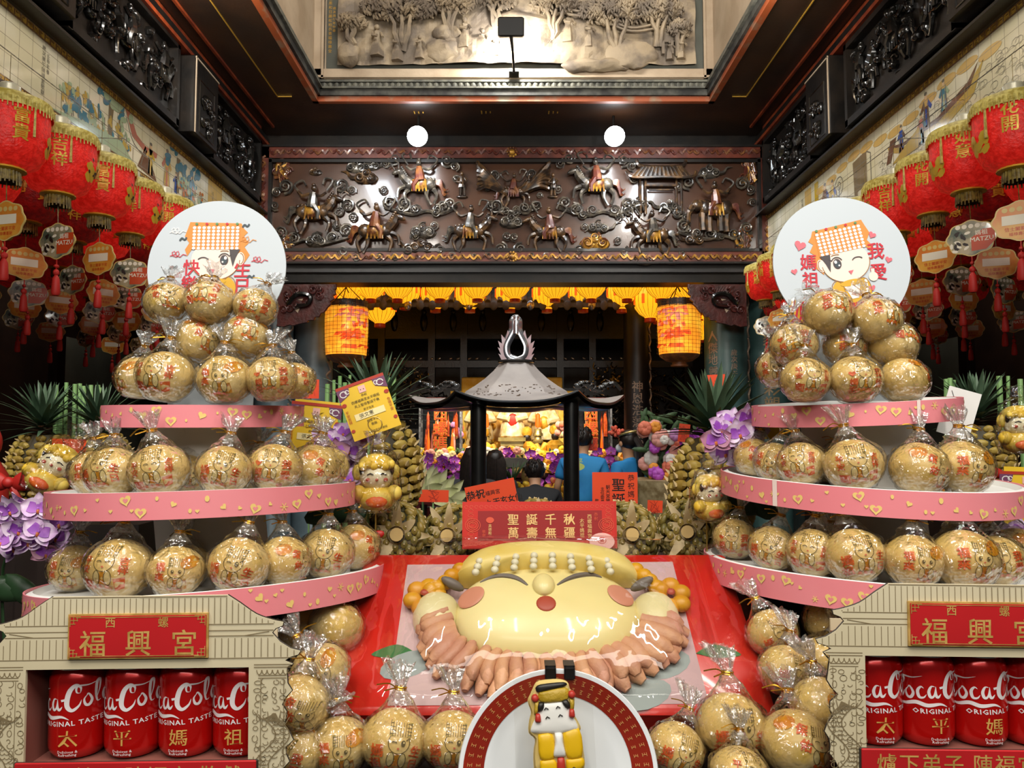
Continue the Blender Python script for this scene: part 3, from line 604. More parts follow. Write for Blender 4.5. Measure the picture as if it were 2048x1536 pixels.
RM = [('painted_boat', lambda a: (a.poly([(3.95, .26), (4.05, .11), (4.3, .05), (4.72, .03), (4.98, .13), (5.0, .17), (4.8, .1), (4.4, .12), (4.1, .18)], 'tile_straw'), a.poly([(4.0, .27), (4.08, .16), (4.4, .1), (4.82, .11), (5.0, .17), (4.8, .13), (4.4, .13), (4.1, .2)], 'tile_brown', 2), a.poly([(4.88, .2), (4.96, .06), (5.02, .06), (4.96, .2)], 'tile_brown', 3), a.poly([(4.6, .16), (4.94, .04), (4.8, .02), (4.58, .06)], 'tile_straw', 3))),
      ('painted_waves', lambda a: [a.line(arc(rr.uniform(3.5, 5.1), rr.uniform(.0, .22), .03, .02, 0, rr.uniform(200, 330), 7), .0022, 'tile_ink') for k in range(90)]),
      ('painted_gate', lambda a: (a.poly([(5.28, .0), (5.5, .0), (5.52, .25), (5.3, .27)], 'tile_trunk'), a.poly([(5.24, .0), (5.3, .0), (5.3, .25), (5.25, .22)], 'tile_cream', 2), a.line([(5.33, .05), (5.46, .05), (5.46, .2), (5.33, .2)], .008, 'tile_ink', 2), a.line([(5.24, 0), (5.24, .23), (5.3, .26)], .008, 'tile_ink', 3))),
      ('painted_wheel', lambda a: (a.line(arc(5.76, .16, .07, .07, 0, 360, 16), .008, 'tile_ink'), a.line(arc(5.76, .16, .03, .03, 0, 360, 10), .008, 'tile_ink'), a.line([(5.76, .16), (5.76, .0)], .014, 'tile_ink'), a.line([(5.7, .01), (5.84, .01)], .012, 'tile_ink'))),
      ('painted_text', lambda a: (a.text('恭祝聖母千秋', 6.5, .17, .04, 'tile_ink', vert=True), a.text('福如東海壽比南山', 3.55, .17, .03, 'tile_ink', vert=True))), ('painted_banner', lambda a: (a.poly([(6.15, 0), (6.23, 0), (6.23, .33), (6.15, .33)], 'tile_yellow'), a.poly([(6.3, 0), (6.44, 0), (6.44, .33), (6.3, .33)], 'tile_ochre'))),
      ('painted_clouds', lambda a: [a.disc(3.9 + k * .2, .27 + .03 * math.sin(k), .1, .03, 'tile_ochre') for k in range(12)])]
RM += [('painted_figure', (lambda x, y, h, c1, c2: lambda a: figure(a, x, y, h, c1, c2))(*q)) for q in ((4.33, .14, .19, 'tile_teal', 'tile_green'), (4.52, .12, .22, 'tile_brown', 'tile_blue'), (4.58, .04, .2, 'tile_rose', 'tile_teal'), (4.82, .08, .18, 'tile_blue', 'tile_brown'), (5.88, .0, .26, 'tile_yellow', 'tile_blue'), (6.02, .0, .28, 'tile_brown', 'tile_blue'))]
mural(1, 3.25, 3.70, 'right', ('yellowed tile mural with a boat of travellers above the right lanterns', RM))
# ---------------------------------------------------------------- doorway beam, brackets, inner hall
b = MB().mat('beam_grey').box((0, YP + .11, 3.195), (5.2, .3, .075)); b.mat('black_lacquer').box((0, YP + .13, 3.115), (5.2, .26, .1)); b.box((0, YP + .15, 3.9), (5.2, .2, 1.35))
struct('beam_doorway', b)
b = MB().mat('black_lacquer')
for sx in (-1, 1): b.box((sx * (WX + .5), YP + .1, 1.6), (.42, .3, 3.2))
struct('wall_doorway_jambs', b)
for sx, nm in ((-1, 'left'), (1, 'right')):
    root = thing('carved_bracket', 'dark red openwork bracket under the %s end of the doorway beam' % nm, 'bracket', (sx * 2.28, YP - .02, 3.04))
    T = Matrix(((-sx, 0, 0, 0), (0, 0, -1, .05), (0, 1, 0, 0), (0, 0, 0, 1))); b = MB().mat('bracket_red')
    ol = [(0, 0)] + [(.56 + .012 * math.sin(k * 3.), -.0 - k * .0) for k in range(1)] + [(.56 * math.cos(a) ** .8 + .012 * math.sin(a * 40), -.4 * math.sin(a) + .01 * math.cos(a * 40)) for a in [k * PI / 2 / 22 for k in range(1, 22)]] + [(0, -.4)]
    b.prism(ol, 0, .06, T); obj('bracket_board', b, root)
    b = MB().mat('bracket_red'); q = random.Random(5)
    b.tube([T @ Vector((x, y, .06)) for x, y in ol[1:]], .014, 5)
    for k in range(12): u = q.uniform(.06, .42); v = -q.uniform(.04, .3) * (1 - u * .9); spiral(b, u, v, .05, 1.8, q.choice((-1, 1)), .06, T, q.random() * 6)
    for k in range(10): b.tube([T @ Vector((.12 + .03 * k, -.02, .065)), T @ Vector((.2 + .02 * k, -.09, .07))], .006, 4)
    obj('leaf_scrolls', b, root)
    b = MB().mat('carved_black'); b.tube(spl([T @ Vector(p) for p in ((.1, -.2, .07), (.2, -.1, .09), (.32, -.12, .09), (.3, -.2, .08), (.18, -.22, .08))], 5), .022, 6)
    b.mat('pale_stone'); b.prism([(.2, -.15), (.27, -.14), (.25, -.165)], .06, .066, T); b.prism([(.17, -.25), (.22, -.235), (.2, -.28)], .06, .066, T); obj('dark_ribbon', b, root)
M('pillar_blue', '#6d7f88', .35, col2='#58686f', sc=3); M('pillar_green', '#4a6a68', .35, col2='#3c5856', sc=3); M('pillar_ink', '#9a8674', .4); M('pillar_gold', '#a48a62', .35)
def pillar(x, y, r, mat, lab, texts, ink):
    root = thing('pillar', lab, 'pillar', (x, y, 0)); b = MB().mat(mat); b.lathe([(r * 1.3, 0), (r * 1.3, .15), (r, .25), (r, 3.3)], 28); obj('shaft', b, root)
    b = MB(); a = Art()
    for s_, ang, z, sz in texts: a.text(s_, ang, z, sz, ink, vert=True, bold=.02)
    a.put(b, lambda u, v, w: ((r + w) * math.sin(u / r), -(r + w) * math.cos(u / r), v), .002, .001); obj('raised_lettering', b, root)
    b = MB().mat(ink)
    for k in range(9): b.tube(spl([(((r + .008) * math.sin(an)), -(r + .008) * math.cos(an), 2.9 - .22 * k + dz) for an, dz in ((1.0, .1), (1.25, .02), (.95, -.04), (1.2, -.1))], 4), .012, 4)
    obj('vine_carving', b, root)
pillar(-2.12, 8.25, .2, 'pillar_blue', 'blue grey round pillar inside the left of the doorway, nearest the shrine', [('前', -.12, 2.0, .07)], 'pillar_ink')
pillar(-2.52, 8.2, .21, 'pillar_blue', 'blue grey pillar with gilt characters beside the left tower', [('螺陽聖母', .1, 2.32, .17)], 'pillar_ink')
pillar(2.22, 8.0, .22, 'pillar_green', 'green pillar beside the right hanging barrel lantern', [('人傑地靈', -.2, 2.4, .12), ('歲次庚午', .02, 2.3, .07)], 'pillar_ink')
pillar(2.68, 8.05, .23, 'pillar_green', 'green pillar with gilt characters beside the right tower', [('廟貌巍峨彩塑', -.05, 2.3, .165)], 'pillar_gold')
pillar(1.52, 9.4, .16, 'hall_black', 'dark pillar with faint characters behind the right barrel lantern', [('神恩浩蕩威靈', -.02, 1.8, .14)], 'pillar_ink')
b = MB().mat('red_wall').box((3.1, 8.9, 1.5), (.5, .1, 3)); b.mat('black_lacquer').box((2.88, 8.6, 1.6), (.06, .1, 3.2)); b.box((3.3, 8.6, 2.72), (.9, .1, .12)); struct('wall_right_red', b)
b = MB().mat('hall_black').box((0, 13.5, 2.2), (9, .1, 4.6)); struct('wall_back_hall', b)
for sx, nm in ((-1, 'left'), (1, 'right')): b = MB().mat('hall_black').box((sx * 3.6, 10.8, 2.2), (.1, 5.6, 4.6)); struct('wall_%s_hall' % nm, b)
b = MB().mat('hall_black').box((0, 10.6, 4.55), (8, 6, .1)); struct('ceiling_hall', b)
# ---------------------------------------------------------------- inner shrine woodwork
M('tile_roof', '#54524e', .6, col2='#3d3b38', sc=9); M('silver', '#b9b9bd', .25, .8, col2='#77777a', sc=30); M('shrine_black', '#08080a', .35, col2='#17171b', sc=9, bump=.2)
M('lamp_yellow', '#ffb82e', .5, emit=1.15, ecol='#ffb01c'); M('lamp_yellow_dim', '#f0a01e', .5, emit=.75, ecol='#f09a10', col2='#f8c843', sc=6); M('lamp_orange', '#e8641a', .5, emit=.8, ecol='#e85a10'); M('lamp_base', '#9a2a10', .4, emit=.12, ecol='#b03010'); M('lamp_rib', '#3a2408', .5)
M('barrel_lit', '#f09022', .35, col2='#ffb632', sc=7, lo=.45, hi=.65, emit=.95, coat=.3); M('barrel_rim', '#6a3a18', .5, col2='#4c2a14', sc=20, emit=.12); M('barrel_orange', '#e2481a', .4, emit=.7, ecol='#e2400e', col2='#ec6a22', sc=20); M('barrel_ink', '#23201e', .5); M('barrel_pink', '#e88a7a', .4, emit=.5, ecol='#ee8060')
b = MB().mat('tile_roof'); xs = -2.0
b.grid(2, 2, lambda s, t: (-2.1 + 4.2 * s, 9.0 + 1.5 * t, 3.12 + .75 * t)); b.box((0, 9.0, 3.09), (4.1, .06, .05))
for k in range(29):
    x = -2.0 + k * .143; b.mat('tile_roof').tube([(x, 8.97, 3.12), (x, 10.4, 3.84)], .035, 7); b.mat('tile_roof' if k % 5 else 'silver').ell((x + .07, 8.96, 3.08), (.045, .015, .06), 8, 6)
er = obj('eave_roof', b); er['kind'] = 'structure'
SH = thing('shrine_screen', 'black carved shrine front with openwork fretwork behind the burner roof', 'shrine', (0, 11.6, 0))
b = MB().mat('shrine_black')
for z, h in ((3.25, .5), (2.62, .1), (2.2, .12), (1.62, .07)): b.box((0, 0, z), (5.4, .14, h))
for x in (-2.62, -1.95, -1.2, -.72, .72, 1.2, 1.95, 2.62): b.box((x, -.02, 1.7), (.1, .16, 3.4))
for sx in (-1, 1):
    b.box((sx * 2.3, .05, 1.2), (.6, .05, 2.2)); b.box((sx * 1.58, .05, .75), (.7, .05, 1.5))
obj('frame', b, SH)
def fret(x0, x1, z0, z1, n, nm, mats, seed):
    r = random.Random(seed); b = MB()
    for k in range(n):
        b.mat(r.choice(mats)); u, v = r.uniform(x0, x1), r.uniform(z0, z1)
        if k % 3: b.ell((u, -.1, v), (r.uniform(.01, .04), .02, r.uniform(.008, .022)), 6, 4, rot=(0, r.uniform(-1.5, 1.5), 0))
        else: b.tube(spl([(u, -.09, v), (u + r.uniform(-.06, .06), -.12, v + .04), (u + r.uniform(-.08, .08), -.1, v + r.uniform(.02, .1))], 3), .008, 4)
    obj(nm, b, SH)
for sx in (-1, 1):
    fret(sx * .75, sx * 1.2, 1.7, 2.15, 120, 'fretwork', ['shrine_black', 'silver', 'shrine_black'], 4 + sx); fret(sx * 1.2, sx * 1.95, 1.7, 2.14, 130, 'fretwork', ['shrine_black', 'silver', 'carved_black'], 14 + sx)
    fret(sx * 1.2, sx * 1.9, 2.26, 2.56, 90, 'fretwork', ['shrine_black', 'gold_border', 'silver'], 24 + sx); fret(sx * .72, sx * 1.1, .9, 1.6, 80, 'fretwork', ['shrine_black', 'silver', 'shrine_black'], 34 + sx)
    fret(sx * 1.98, sx * 2.55, 1.55, 2.5, 120, 'dragon_fretwork', ['shrine_black', 'carved_black'], 44 + sx)
for k in range(12):
    for sx in (-1, 1): obj('bracket_tip', MB().mat('silver').ell((sx * (.35 + k * .14 + .03 * (k % 2)), -.09, 2.7), (.035, .02, .02), 7, 5, rot=(0, sx * .6, 0)), SH)
for k in range(11): b = MB().mat('shrine_black'); b.ell((-2.2 + k * .44, -.06, 3.25), (.06, .05, .15), 9, 6); b.ell((-2.2 + k * .44, -.08, 3.4), .04, 8, 6); obj('carved_guardian', b, SH)
# ---------------------------------------------------------------- yellow ribbed lanterns
def ylantern(s=1.):
    t = thing('yellow_lantern', 'x', 'lantern', group='yellow lanterns of the inner hall'); b = MB().mat('lamp_yellow')
    pf = [(.02, .17), (.1, .165), (.15, .13), (.17, .08), (.175, .02), (.165, -.05), (.12, -.11), (.06, -.15), (.05, -.16)]
    b.lathe(pf, 20); obj('shade', b, t)
    b = MB().mat('lamp_orange')
    for k in range(8):
        a = k * PI / 4 + .2; b.box((.178 * math.cos(a), .178 * math.sin(a), .03), (.008, .03, .1), rot=(0, 0, a))
    obj('painted_marks', b, t)
    b = MB().mat('lamp_rib')
    for k in range(20):
        a = k * PI / 10; b.tube([(r * 1.01 * math.cos(a), r * 1.01 * math.sin(a), z) for r, z in pf[1:-1]], .0022, 3)
    obj('ribs', b, t)
    b = MB().mat('lamp_base').lathe([(.035, -.155), (.062, -.16), (.062, -.2), (.035, -.205)], 14); b.lathe([(.03, .17), (.06, .17), (.06, .2), (.0, .2)], 12); obj('base', b, t)
    b = MB().mat('black_lacquer').tube([(0, 0, .2), (0, 0, 1.45)], .004, 4); obj('cord', b, t); return t
proto = ylantern(); ys = []
rows = [(p, 9.05 + .12 * (i % 2), 585 - (6 if i in (0, 7) else 0), 1) for i, p in enumerate((810, 871, 940, 1020, 1094, 1166, 1243, 738))] + [(p, 8.5, 564, .95) for p in (795, 880, 955, 1030, 1110, 1182, 1254, 742, 700, 1322, 1375)]
rows += [(672, 8.9, 600, 1), (760, 9.4, 612, 1.1), (700, 9.6, 590, 1), (640, 9.3, 590, 1), (655, 9.6, 650, .9), (648, 9.0, 688, .6), (640, 9.9, 625, 1), (1300, 9.0, 600, 1.1), (1330, 9.4, 588, 1), (1345, 8.9, 578, 1), (1395, 9.2, 590, 1), (1410, 9.6, 630, .9), (1400, 9.3, 655, .7), (1316, 9.8, 610, 1)]
for i, (px, Y, py, s) in enumerate(rows):
    o = proto if i == 0 else dup(proto); o.location = P(px, py + 7, Y); o.scale = (s,) * 3
    for c in o.children:
        if c.name.startswith('cord'): c.scale = (1, 1, 1 / s)
    d = 'in the front row tucked under the beam' if 8 <= i < 19 else 'in the row over the roof tiles' if i < 8 else 'in the cluster behind the left barrel lantern' if px < 800 else 'in the cluster behind the right barrel lantern'
    idx = sorted([q[0] for j, q in enumerate(rows) if (j < 8) == (i < 8) and (8 <= j < 19) == (8 <= i < 19) and (q[0] < 800 or i < 19) == (px < 800 or i < 19)]).index(px)
    nth = ('first', 'second', 'third', 'fourth', 'fifth', 'sixth', 'seventh', 'eighth', 'ninth', 'tenth', 'eleventh', 'twelfth', 'thirteenth')[idx]
    o['label'] = 'glowing yellow ribbed lantern, %s from the left %s' % (nth, d)
def barrel(px, py, Y, lab, marks, rz):
    p = P(px, py, Y); k = Y / F; t = thing('barrel_lantern', lab, 'lantern', p, (0, 0, rz), 'large barrel lanterns'); b = MB()
    r, h = 43 * k, 58 * k
    b.mat('barrel_rim').lathe([(r * .93, h), (r * .97, h * 1.02), (r * .97, h * .8), (r * .98, h * .78)], 28, cap=False)
    b.mat('barrel_lit').lathe([(r * .975, h * .8), (r * 1.0, h * .4), (r * 1.0, 0), (r * .97, -h * .5), (r * .93, -h * .86)], 28, cap=False)
    b.mat('barrel_rim').lathe([(r * .93, -h * .86), (r * .9, -h * .93), (r * .62, -h * 1.08), (r * .34, -h * 1.13), (r * .34, -h * 1.2), (r * .4, -h * 1.21), (r * .4, -h * 1.27), (.001, -h * 1.27)], 28, cap=False); obj('shade', b, t)
    b = MB(); a = Art(); q = random.Random(3)
    for n in range(26):
        u = marks * r * q.uniform(.0, 1.15); v = h * q.uniform(-.75, .66); a.poly([(u - .09 * q.uniform(.5, 1.3), v), (u + .08, v + q.uniform(-.01, .02)), (u + .07, v + .05 * q.random() + .02), (u - .06, v + .035)], q.choice(('barrel_orange', 'barrel_orange', 'barrel_pink')), 1 + n % 3)
    a.text('媽祖', marks * r * .25, h * .9, .09, 'barrel_ink', 5); a.text('聖母', marks * r * 1.1, h * .9, .08, 'barrel_ink', 5)
    for n in range(13): a.line([(-r * 2.4 + r * 4.8 * m / 24, h * (-.8 + n * .13)) for m in range(25)], .003, 'lamp_rib', 4)
    for n in range(25): a.line([(-r * 2.4 + n * r * .2, -h * .85), (-r * 2.4 + n * r * .2, 0), (-r * 2.4 + n * r * .2, h * .95)], .003, 'lamp_rib', 4)
    def fn(u, v, w): rr = r * (.99 + .015 * math.cos(v / h * 1.4)) + w + .004; return (rr * math.sin(u / r), -rr * math.cos(u / r), v)
    a.put(b, fn, .001, .001); obj('painted_pattern', b, t)
    b = MB().mat('black_lacquer')
    for n in range(3): b.tube([(r * .8 * math.cos(n * 2.1), r * .8 * math.sin(n * 2.1), h), (.02 * math.cos(n * 2.1), 0, h + .16), (0, 0, 2.35)], .006, 4)
    b.tube(spl([(0, 0, h + .5), (.03, 0, h + .3), (-.03, 0, h + .22), (.02, 0, h + .1)], 4), .006, 4); obj('hanging_cords', b, t)
barrel(693, 662, 8.0, 'tall orange barrel lantern hanging at the left of the doorway', 1, 0); barrel(1358, 660, 7.9, 'tall orange barrel lantern hanging at the right of the doorway', -1, 0)
# ---------------------------------------------------------------- red palace lanterns along the aisles
M('lantern_red', '#d4221a', .45, emit=.42, ecol='#e8200c', col2='#b8160e', sc=60, bump=.5, bsc=120); M('lantern_red_dim', '#8e100c', .5, emit=.16, ecol='#a80c08', col2='#6e0c0a', sc=50, bump=.4, bsc=120)  # second red is a dim copy: weaker light of outer rows in the colour
M('lantern_bulb', '#ffb060', .5, emit=6, ecol='#ff9a40')
M('fringe_gold', '#a8933a', .5, col2='#d6c56c', sc=70); M('cap_cream', '#c9bd86', .5); M('cap_silver', '#d8d2bc', .3, .3); M('fringe_dark', '#5c4a1c', .5, col2='#8f7a34', sc=60); M('gold_print', '#d9b23a', .35, .2); M('print_black', '#2a1a14', .5)
M('tag_orange', '#d8762a', .35, col2='#e2a43e', sc=9, coat=.4); M('tag_dark', '#4e5a4a', .35, col2='#b9a884', sc=14, coat=.4); M('tag_edge', '#d8bb70', .4); M('tag_white', '#f0e6d0', .5); M('tag_red', '#c9481e', .4); M('tassel_red', '#b8221a', .6)
def rlantern(text, dark, flat):
    t = thing('red_lantern', 'x', 'lantern'); m = 'lantern_red_dim' if dark else 'lantern_red'
    pf = [(.1, -.045), (.128, -.06), (.133, -.1), (.132, -.17), (.122, -.225), (.1, -.265), (.06, -.285)]
    b = MB().mat(m).lathe(pf, 22); obj('shade', b, t)
    b = MB().mat('cap_silver').lathe([(.034, -.012), (.036, .018), (.028, .026), (.001, .026)], 14); b.mat('cap_cream').lathe([(.034, -.012), (.09, -.022), (.136, -.044)], 22, cap=False); obj('cap', b, t)
    b = MB().mat('fringe_gold').lathe([(.136, -.042), (.14, -.052), (.141, -.085)], 60, cap=False, rf=lambda a, i: 1 + (.03 * math.sin(a * 30) if i == 2 else 0)); 
    q = random.Random(1)
    for k in range(60): a = 2 * PI * k / 60; b.tube([(.141 * math.cos(a), .141 * math.sin(a), -.06), (.143 * math.cos(a), .143 * math.sin(a), -.088 - q.random() * .018)], [.004, .0025], 4)
    for k in range(4): a = k * PI / 2 + .5; b.tube([(.143 * math.cos(a), .143 * math.sin(a), -.08), (.142 * math.cos(a), .142 * math.sin(a), -.19)], [.004, .006], 4)
    obj('fringe', b, t)
    b = MB().mat('fringe_dark').lathe([(.04, -.283), (.042, -.295), (.044, -.33)], 24, cap=False)
    for k in range(22): a = 2 * PI * k / 22; b.tube([(.042 * math.cos(a), .042 * math.sin(a), -.285), (.046 * math.cos(a), .046 * math.sin(a), -.335 - q.random() * .012)], [.004, .003], 4)
    b.mat('gold_print').lathe([(.062, -.28), (.064, -.29), (.04, -.296)], 18); obj('bottom_fringe', b, t)
    b = MB(); a = Art()
    for k, (s_, u) in enumerate(((text[:2], -.07), (text[2:], .03))): a.text(s_, u, -.13 - .02 * k, .058, 'gold_print', vert=True, bold=.03)
    for k in range(16): a.disc(.2 + q.uniform(-.05, .05), -.2 + q.uniform(-.02, .03), .022, .014, 'gold_print', 1 + k % 2, q.random() * 3, 7); 
    for k in range(12): a.disc(.2 + q.uniform(-.05, .05), -.15 + q.uniform(-.06, .03), .008, .005, 'print_black', 3, q.random() * 3, 6)
    for k in range(16): a.disc(-.2 + q.uniform(-.05, .05), -.2 + q.uniform(-.02, .03), .022, .014, 'gold_print', 1 + k % 2, q.random() * 3, 7)
    def fn(u, v, w):
        rr = .1345 if v > -.17 else .1345 - (.17 + v) ** 2 * -0 - (-.17 - v) * .2; rr += w; an = u / .134; return (rr * math.sin(an), -rr * math.cos(an), v)
    a.put(b, fn, .001, .0006); obj('gold_characters', b, [c for c in t.children if c.name.startswith('shade')][0])
    if flat: return t
    b = MB().mat('fringe_dark').tube([(0, 0, -.29), (.004, 0, -.4)], .002, 3); b.tube([(0, 0, .02), (0, 0, .135)], .0012, 3); obj('cord', b, t)
    return t
def ltag(kind):
    b = MB(); W_, H_ = .088, .07
    pts = [((W_ * (1 + .045 * math.cos(a * 8))) * math.cos(a) * (1 if abs(math.cos(a)) < .9 else .98), (H_ * (1 + .05 * math.cos(a * 8))) * math.sin(a)) for a in [2 * PI * k / 48 for k in range(48)]]
    fn = lambda u, v, w: (u, -w, v)
    b.mat('tag_edge').prism(pts, -.002, .002, fn=fn); a = Art(); ins = [(x * .94, y * .94) for x, y in pts]
    if kind == 0:
        a.poly(ins, 'tag_orange'); a.poly([(-.055, -.012), (.05, -.012), (.05, .022), (-.055, .022)], 'tag_white', 2)
        for k in range(5): a.disc(-.045 + k * .0225, .042, .009, .009, 'tag_edge', 2)
        a.text('信士闔家平安', 0, -.028, .016, 'tag_red', 2, bold=.02); a.text('福祿壽喜財', 0, -.046, .014, 'tag_red', 2, bold=.02)
    else:
        a.poly(ins, 'tag_dark'); a.poly([(0, -.052), (.05, -.05), (.08, -.02), (.08, .03), (.04, .03), (.0, .0)], 'tag_red', 2)
        for k in range(5): a.disc(-.045 + k * .0225, .047, .009, .009, 'tag_white', 2)
        a.text('媽祖', .035, .018, .022, 'tag_white', 3, bold=.02); a.text('MATZU', .036, -.008, .024, 'tag_white', 3, bold=.03)
        q = random.Random(2)
        for k in range(14): a.disc(q.uniform(-.07, -.01), q.uniform(-.05, .025), .012, .006, q.choice(('tag_white', 'print_black')), 2, q.random() * 3, 6)
    a.put(b, fn, .002, .0004); return b
def tassel():
    b = MB().mat('tassel_red').tube([(0, 0, 0), (0, 0, -.06)], .0025, 4); b.ell((0, 0, -.06), (.012, .012, .014), 8, 6); b.ell((0, 0, -.035), (.008, .012, .008), 6, 5)
    b.lathe([(.006, -.07), (.013, -.085), (.017, -.14), (.012, -.15)], 14, rf=lambda a, i: 1 + (.15 * math.sin(a * 7) if i > 1 else 0)); return b
TAGM = [ltag(0), ltag(1)]; protos = []
for i, (tx, dk) in enumerate((('花開富貴', False), ('如意吉祥', False), ('花開富貴', True), ('如意吉祥', True))):
    t = rlantern(tx, dk, False); tg = obj('paper_tag', TAGM[i % 2], t); tg.location = (.004, 0, -.47); ts = obj('tassel', tassel(), tg); ts.location = (0, 0, -.065)
    protos.append(t)
used = [False] * 4; nl = 0; LC = MB().mat('fringe_dark').tube([(0, 0, -.29), (.004, 0, -.4)], .002, 3); LC.tube([(0, 0, .02), (0, 0, .335)], .0012, 3); lo_ = obj('cord', LC); LONGC = lo_.data; bpy.data.objects.remove(lo_)
for sx, nm in ((-1, 'left'), (1, 'right')):
    b = MB().mat('silver').tube([(0, -.1, 0), (0, 4.2, 0)], .0025, 5)
    for y in (.0, 1.1, 2.2, 3.3, 4.2): b.tube([(0, y, 0), (sx * .31, y + .02, .02)], .0025, 4)
    o = obj('hanging_wire', b); o.location = (sx * 2.2, 3.2, 3.262); tag(o, 'thin steel wire below the %s tile mural that carries the inner lanterns' % nm, 'wire')
ORD = ('first', 'second', 'third', 'fourth', 'fifth', 'sixth', 'seventh', 'eighth', 'ninth', 'tenth', 'eleventh', 'twelfth', 'thirteenth', 'fourteenth', 'fifteenth')
for sx, nm in ((-1, 'left'), (1, 'right')):
    for row, (xr, z, ya, n, st) in enumerate(((2.2, 3.1, 3.3, 12, .37), (2.6, 3.06, 3.75, 11, .37), (3.0, 3.05, 4.3, 9, .42), (3.4, 3.04, 4.9, 7, .45), (3.8, 3.02, 5.4, 6, .48))):
        if row == 0: n = 9 if sx < 0 else 10
        for k in range(n):
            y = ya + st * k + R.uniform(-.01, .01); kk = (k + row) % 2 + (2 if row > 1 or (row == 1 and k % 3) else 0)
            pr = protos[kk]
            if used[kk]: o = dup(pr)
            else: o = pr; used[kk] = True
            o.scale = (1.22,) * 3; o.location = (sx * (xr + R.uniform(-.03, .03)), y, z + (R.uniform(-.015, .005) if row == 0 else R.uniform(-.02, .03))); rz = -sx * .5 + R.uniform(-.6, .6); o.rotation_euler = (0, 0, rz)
            for c in o.children:
                if c.name.startswith('paper_tag'): c.rotation_euler = (0, 0, -rz + (sx * -.35) + R.uniform(-.7, .7))
            if row:
                for c in o.children:
                    if c.name.startswith('cord'): c.data = LONGC
            o['group'] = 'red lanterns along the %s aisle' % nm
            where = ('in the inner row beside the hall', 'in the second row out from the hall', 'in the third row out from the hall', 'in the fourth row out from the hall', 'in the row by the aisle wall')[row]
            o['label'] = 'red lantern, %s from the front %s, %s aisle' % (ORD[k], where, nm); nl += 1
# ---------------------------------------------------------------- incense burner pavilion in the court
M('roof_zinc', '#8f8782', .65, .08, col2='#a59b94', sc=5, lo=.35, hi=.7); M('zinc_rust', '#5a4636', .6); M('steel_bright', '#bdbdc2', .22, .9, col2='#8f8f96', sc=6); M('flame_tin', '#9c9296', .4, .5, col2='#8a6e70', sc=8); M('post_black', '#121110', .3, col2='#1c1a18', sc=8, coat=.3); M('bronze_dark', '#4a3c22', .4, .6, col2='#6a5630', sc=8)
BP = thing('incense_pavilion', 'grey hexagonal metal roof on black posts with silver flame finial', 'incense burner', (.03, 5.4, 0))
def hexr(a):
    a = (a - PI / 6 * 0) % (PI / 3) - PI / 6; return math.cos(PI / 6) / math.cos(a)
rings = [(.112, 2.085), (.16, 2.03), (.22, 1.975), (.29, 1.925), (.35, 1.89), (.37, 1.862), (.5, 1.835), (.62, 1.818), (.75, 1.815)]
def roofp(s, t, dz=0.):
    k = t * (len(rings) - 1); i = min(int(k), len(rings) - 2); f = k - i; r = rings[i][0] + (rings[i + 1][0] - rings[i][0]) * f; z = rings[i][1] + (rings[i + 1][1] - rings[i][1]) * f
    a = s * 2 * PI; ph = (a % (PI / 3)) / (PI / 3); corner = abs(ph - .5) * 2          # 1 at a corner
    h = hexr(a + 0); lift = max(0, t - .6) ** 2 * (.42 * corner ** 3 - .12)
    return (r * h * math.cos(a), r * h * math.sin(a), z + lift + dz)
b = MB().mat('roof_zinc'); b.grid(96, 24, lambda s, t: roofp(s, t)); obj('roof', b, BP, 50)
b = MB().mat('post_black'); b.grid(96, 12, lambda s, t: roofp(s, .5 + .5 * t, -.012 - .05 * (1 - t) - .03))
b.tube([roofp(k / 96, 1, -.008) for k in range(97)], .009, 5); obj('roof_underside', b, BP, 50)
b = MB().mat('post_black').lathe([(.125, 2.088), (.13, 2.1), (.1, 2.106)], 24, rf=lambda a, i: 1 + .05 * math.sin(a * 9)); obj('finial_plate', b, BP)
b = MB().mat('zinc_rust'); q = random.Random(2)
for k in range(80): s, t = q.uniform(.58, .92), q.uniform(.4, .75); p = roofp(s, t, .002); b.ell(p, (.012 * q.random() + .003, .004, .003), 5, 3)
obj('rust_spots', b, BP)
b = MB().mat('steel_bright'); T = Matrix.Translation((0, 0, 2.1))
lp = spl([(0, 0, .0), (.062, 0, .03), (.075, 0, .1), (.045, 0, .17), (.02, 0, .22), (.018, 0, .28), (0, 0, .3)], 6); lp = lp + [(-x, y, z) for x, y, z in lp[::-1]]
b.tube(lp, .017, 8, T, flat=1.9); b.tube([(0, 0, .19), (0, 0, .305)], [.03, .024], 10, T); b.ell((0, 0, .305), .024, 10, 7, T); obj('finial', b, BP)
b = MB().mat('flame_tin')
for sx in (-1, 1):
    ol = [(.05, .0), (.1, .0), (.125, .05), (.105, .04), (.13, .095), (.112, .085), (.128, .14), (.1, .12), (.105, .185), (.075, .15), (.06, .215), (.045, .18), (.075, .1)]
    b.prism([(sx * x, z) for x, z in ol], -.012, .012, T @ Matrix.Rotation(PI / 2, 4, 'X'))
obj('finial_flames', b, BP)
for x, y in ((-.24, -.5), (.345, -.5), (-.3, .52), (.41, .52)): b = MB().mat('post_black').lathe([(.05, .0), (.048, 1.8)], 20, (x, y, 0)); obj('post', b, BP)
b = MB().mat('carved_black')
for sx in (-1, 1):                                         # small dragons riding the hips
    for k in range(9): b.ell((sx * (.42 + .03 * k), -.1 + .02 * k, 1.92 + .02 * math.sin(k)), (.035, .02, .022), 7, 5)
    b.tube(spl([(sx * .6, .05, 1.9), (sx * .68, .05, 1.95), (sx * .74, .05, 1.9)], 4), .014, 5)
obj('roof_dragon', b, BP)
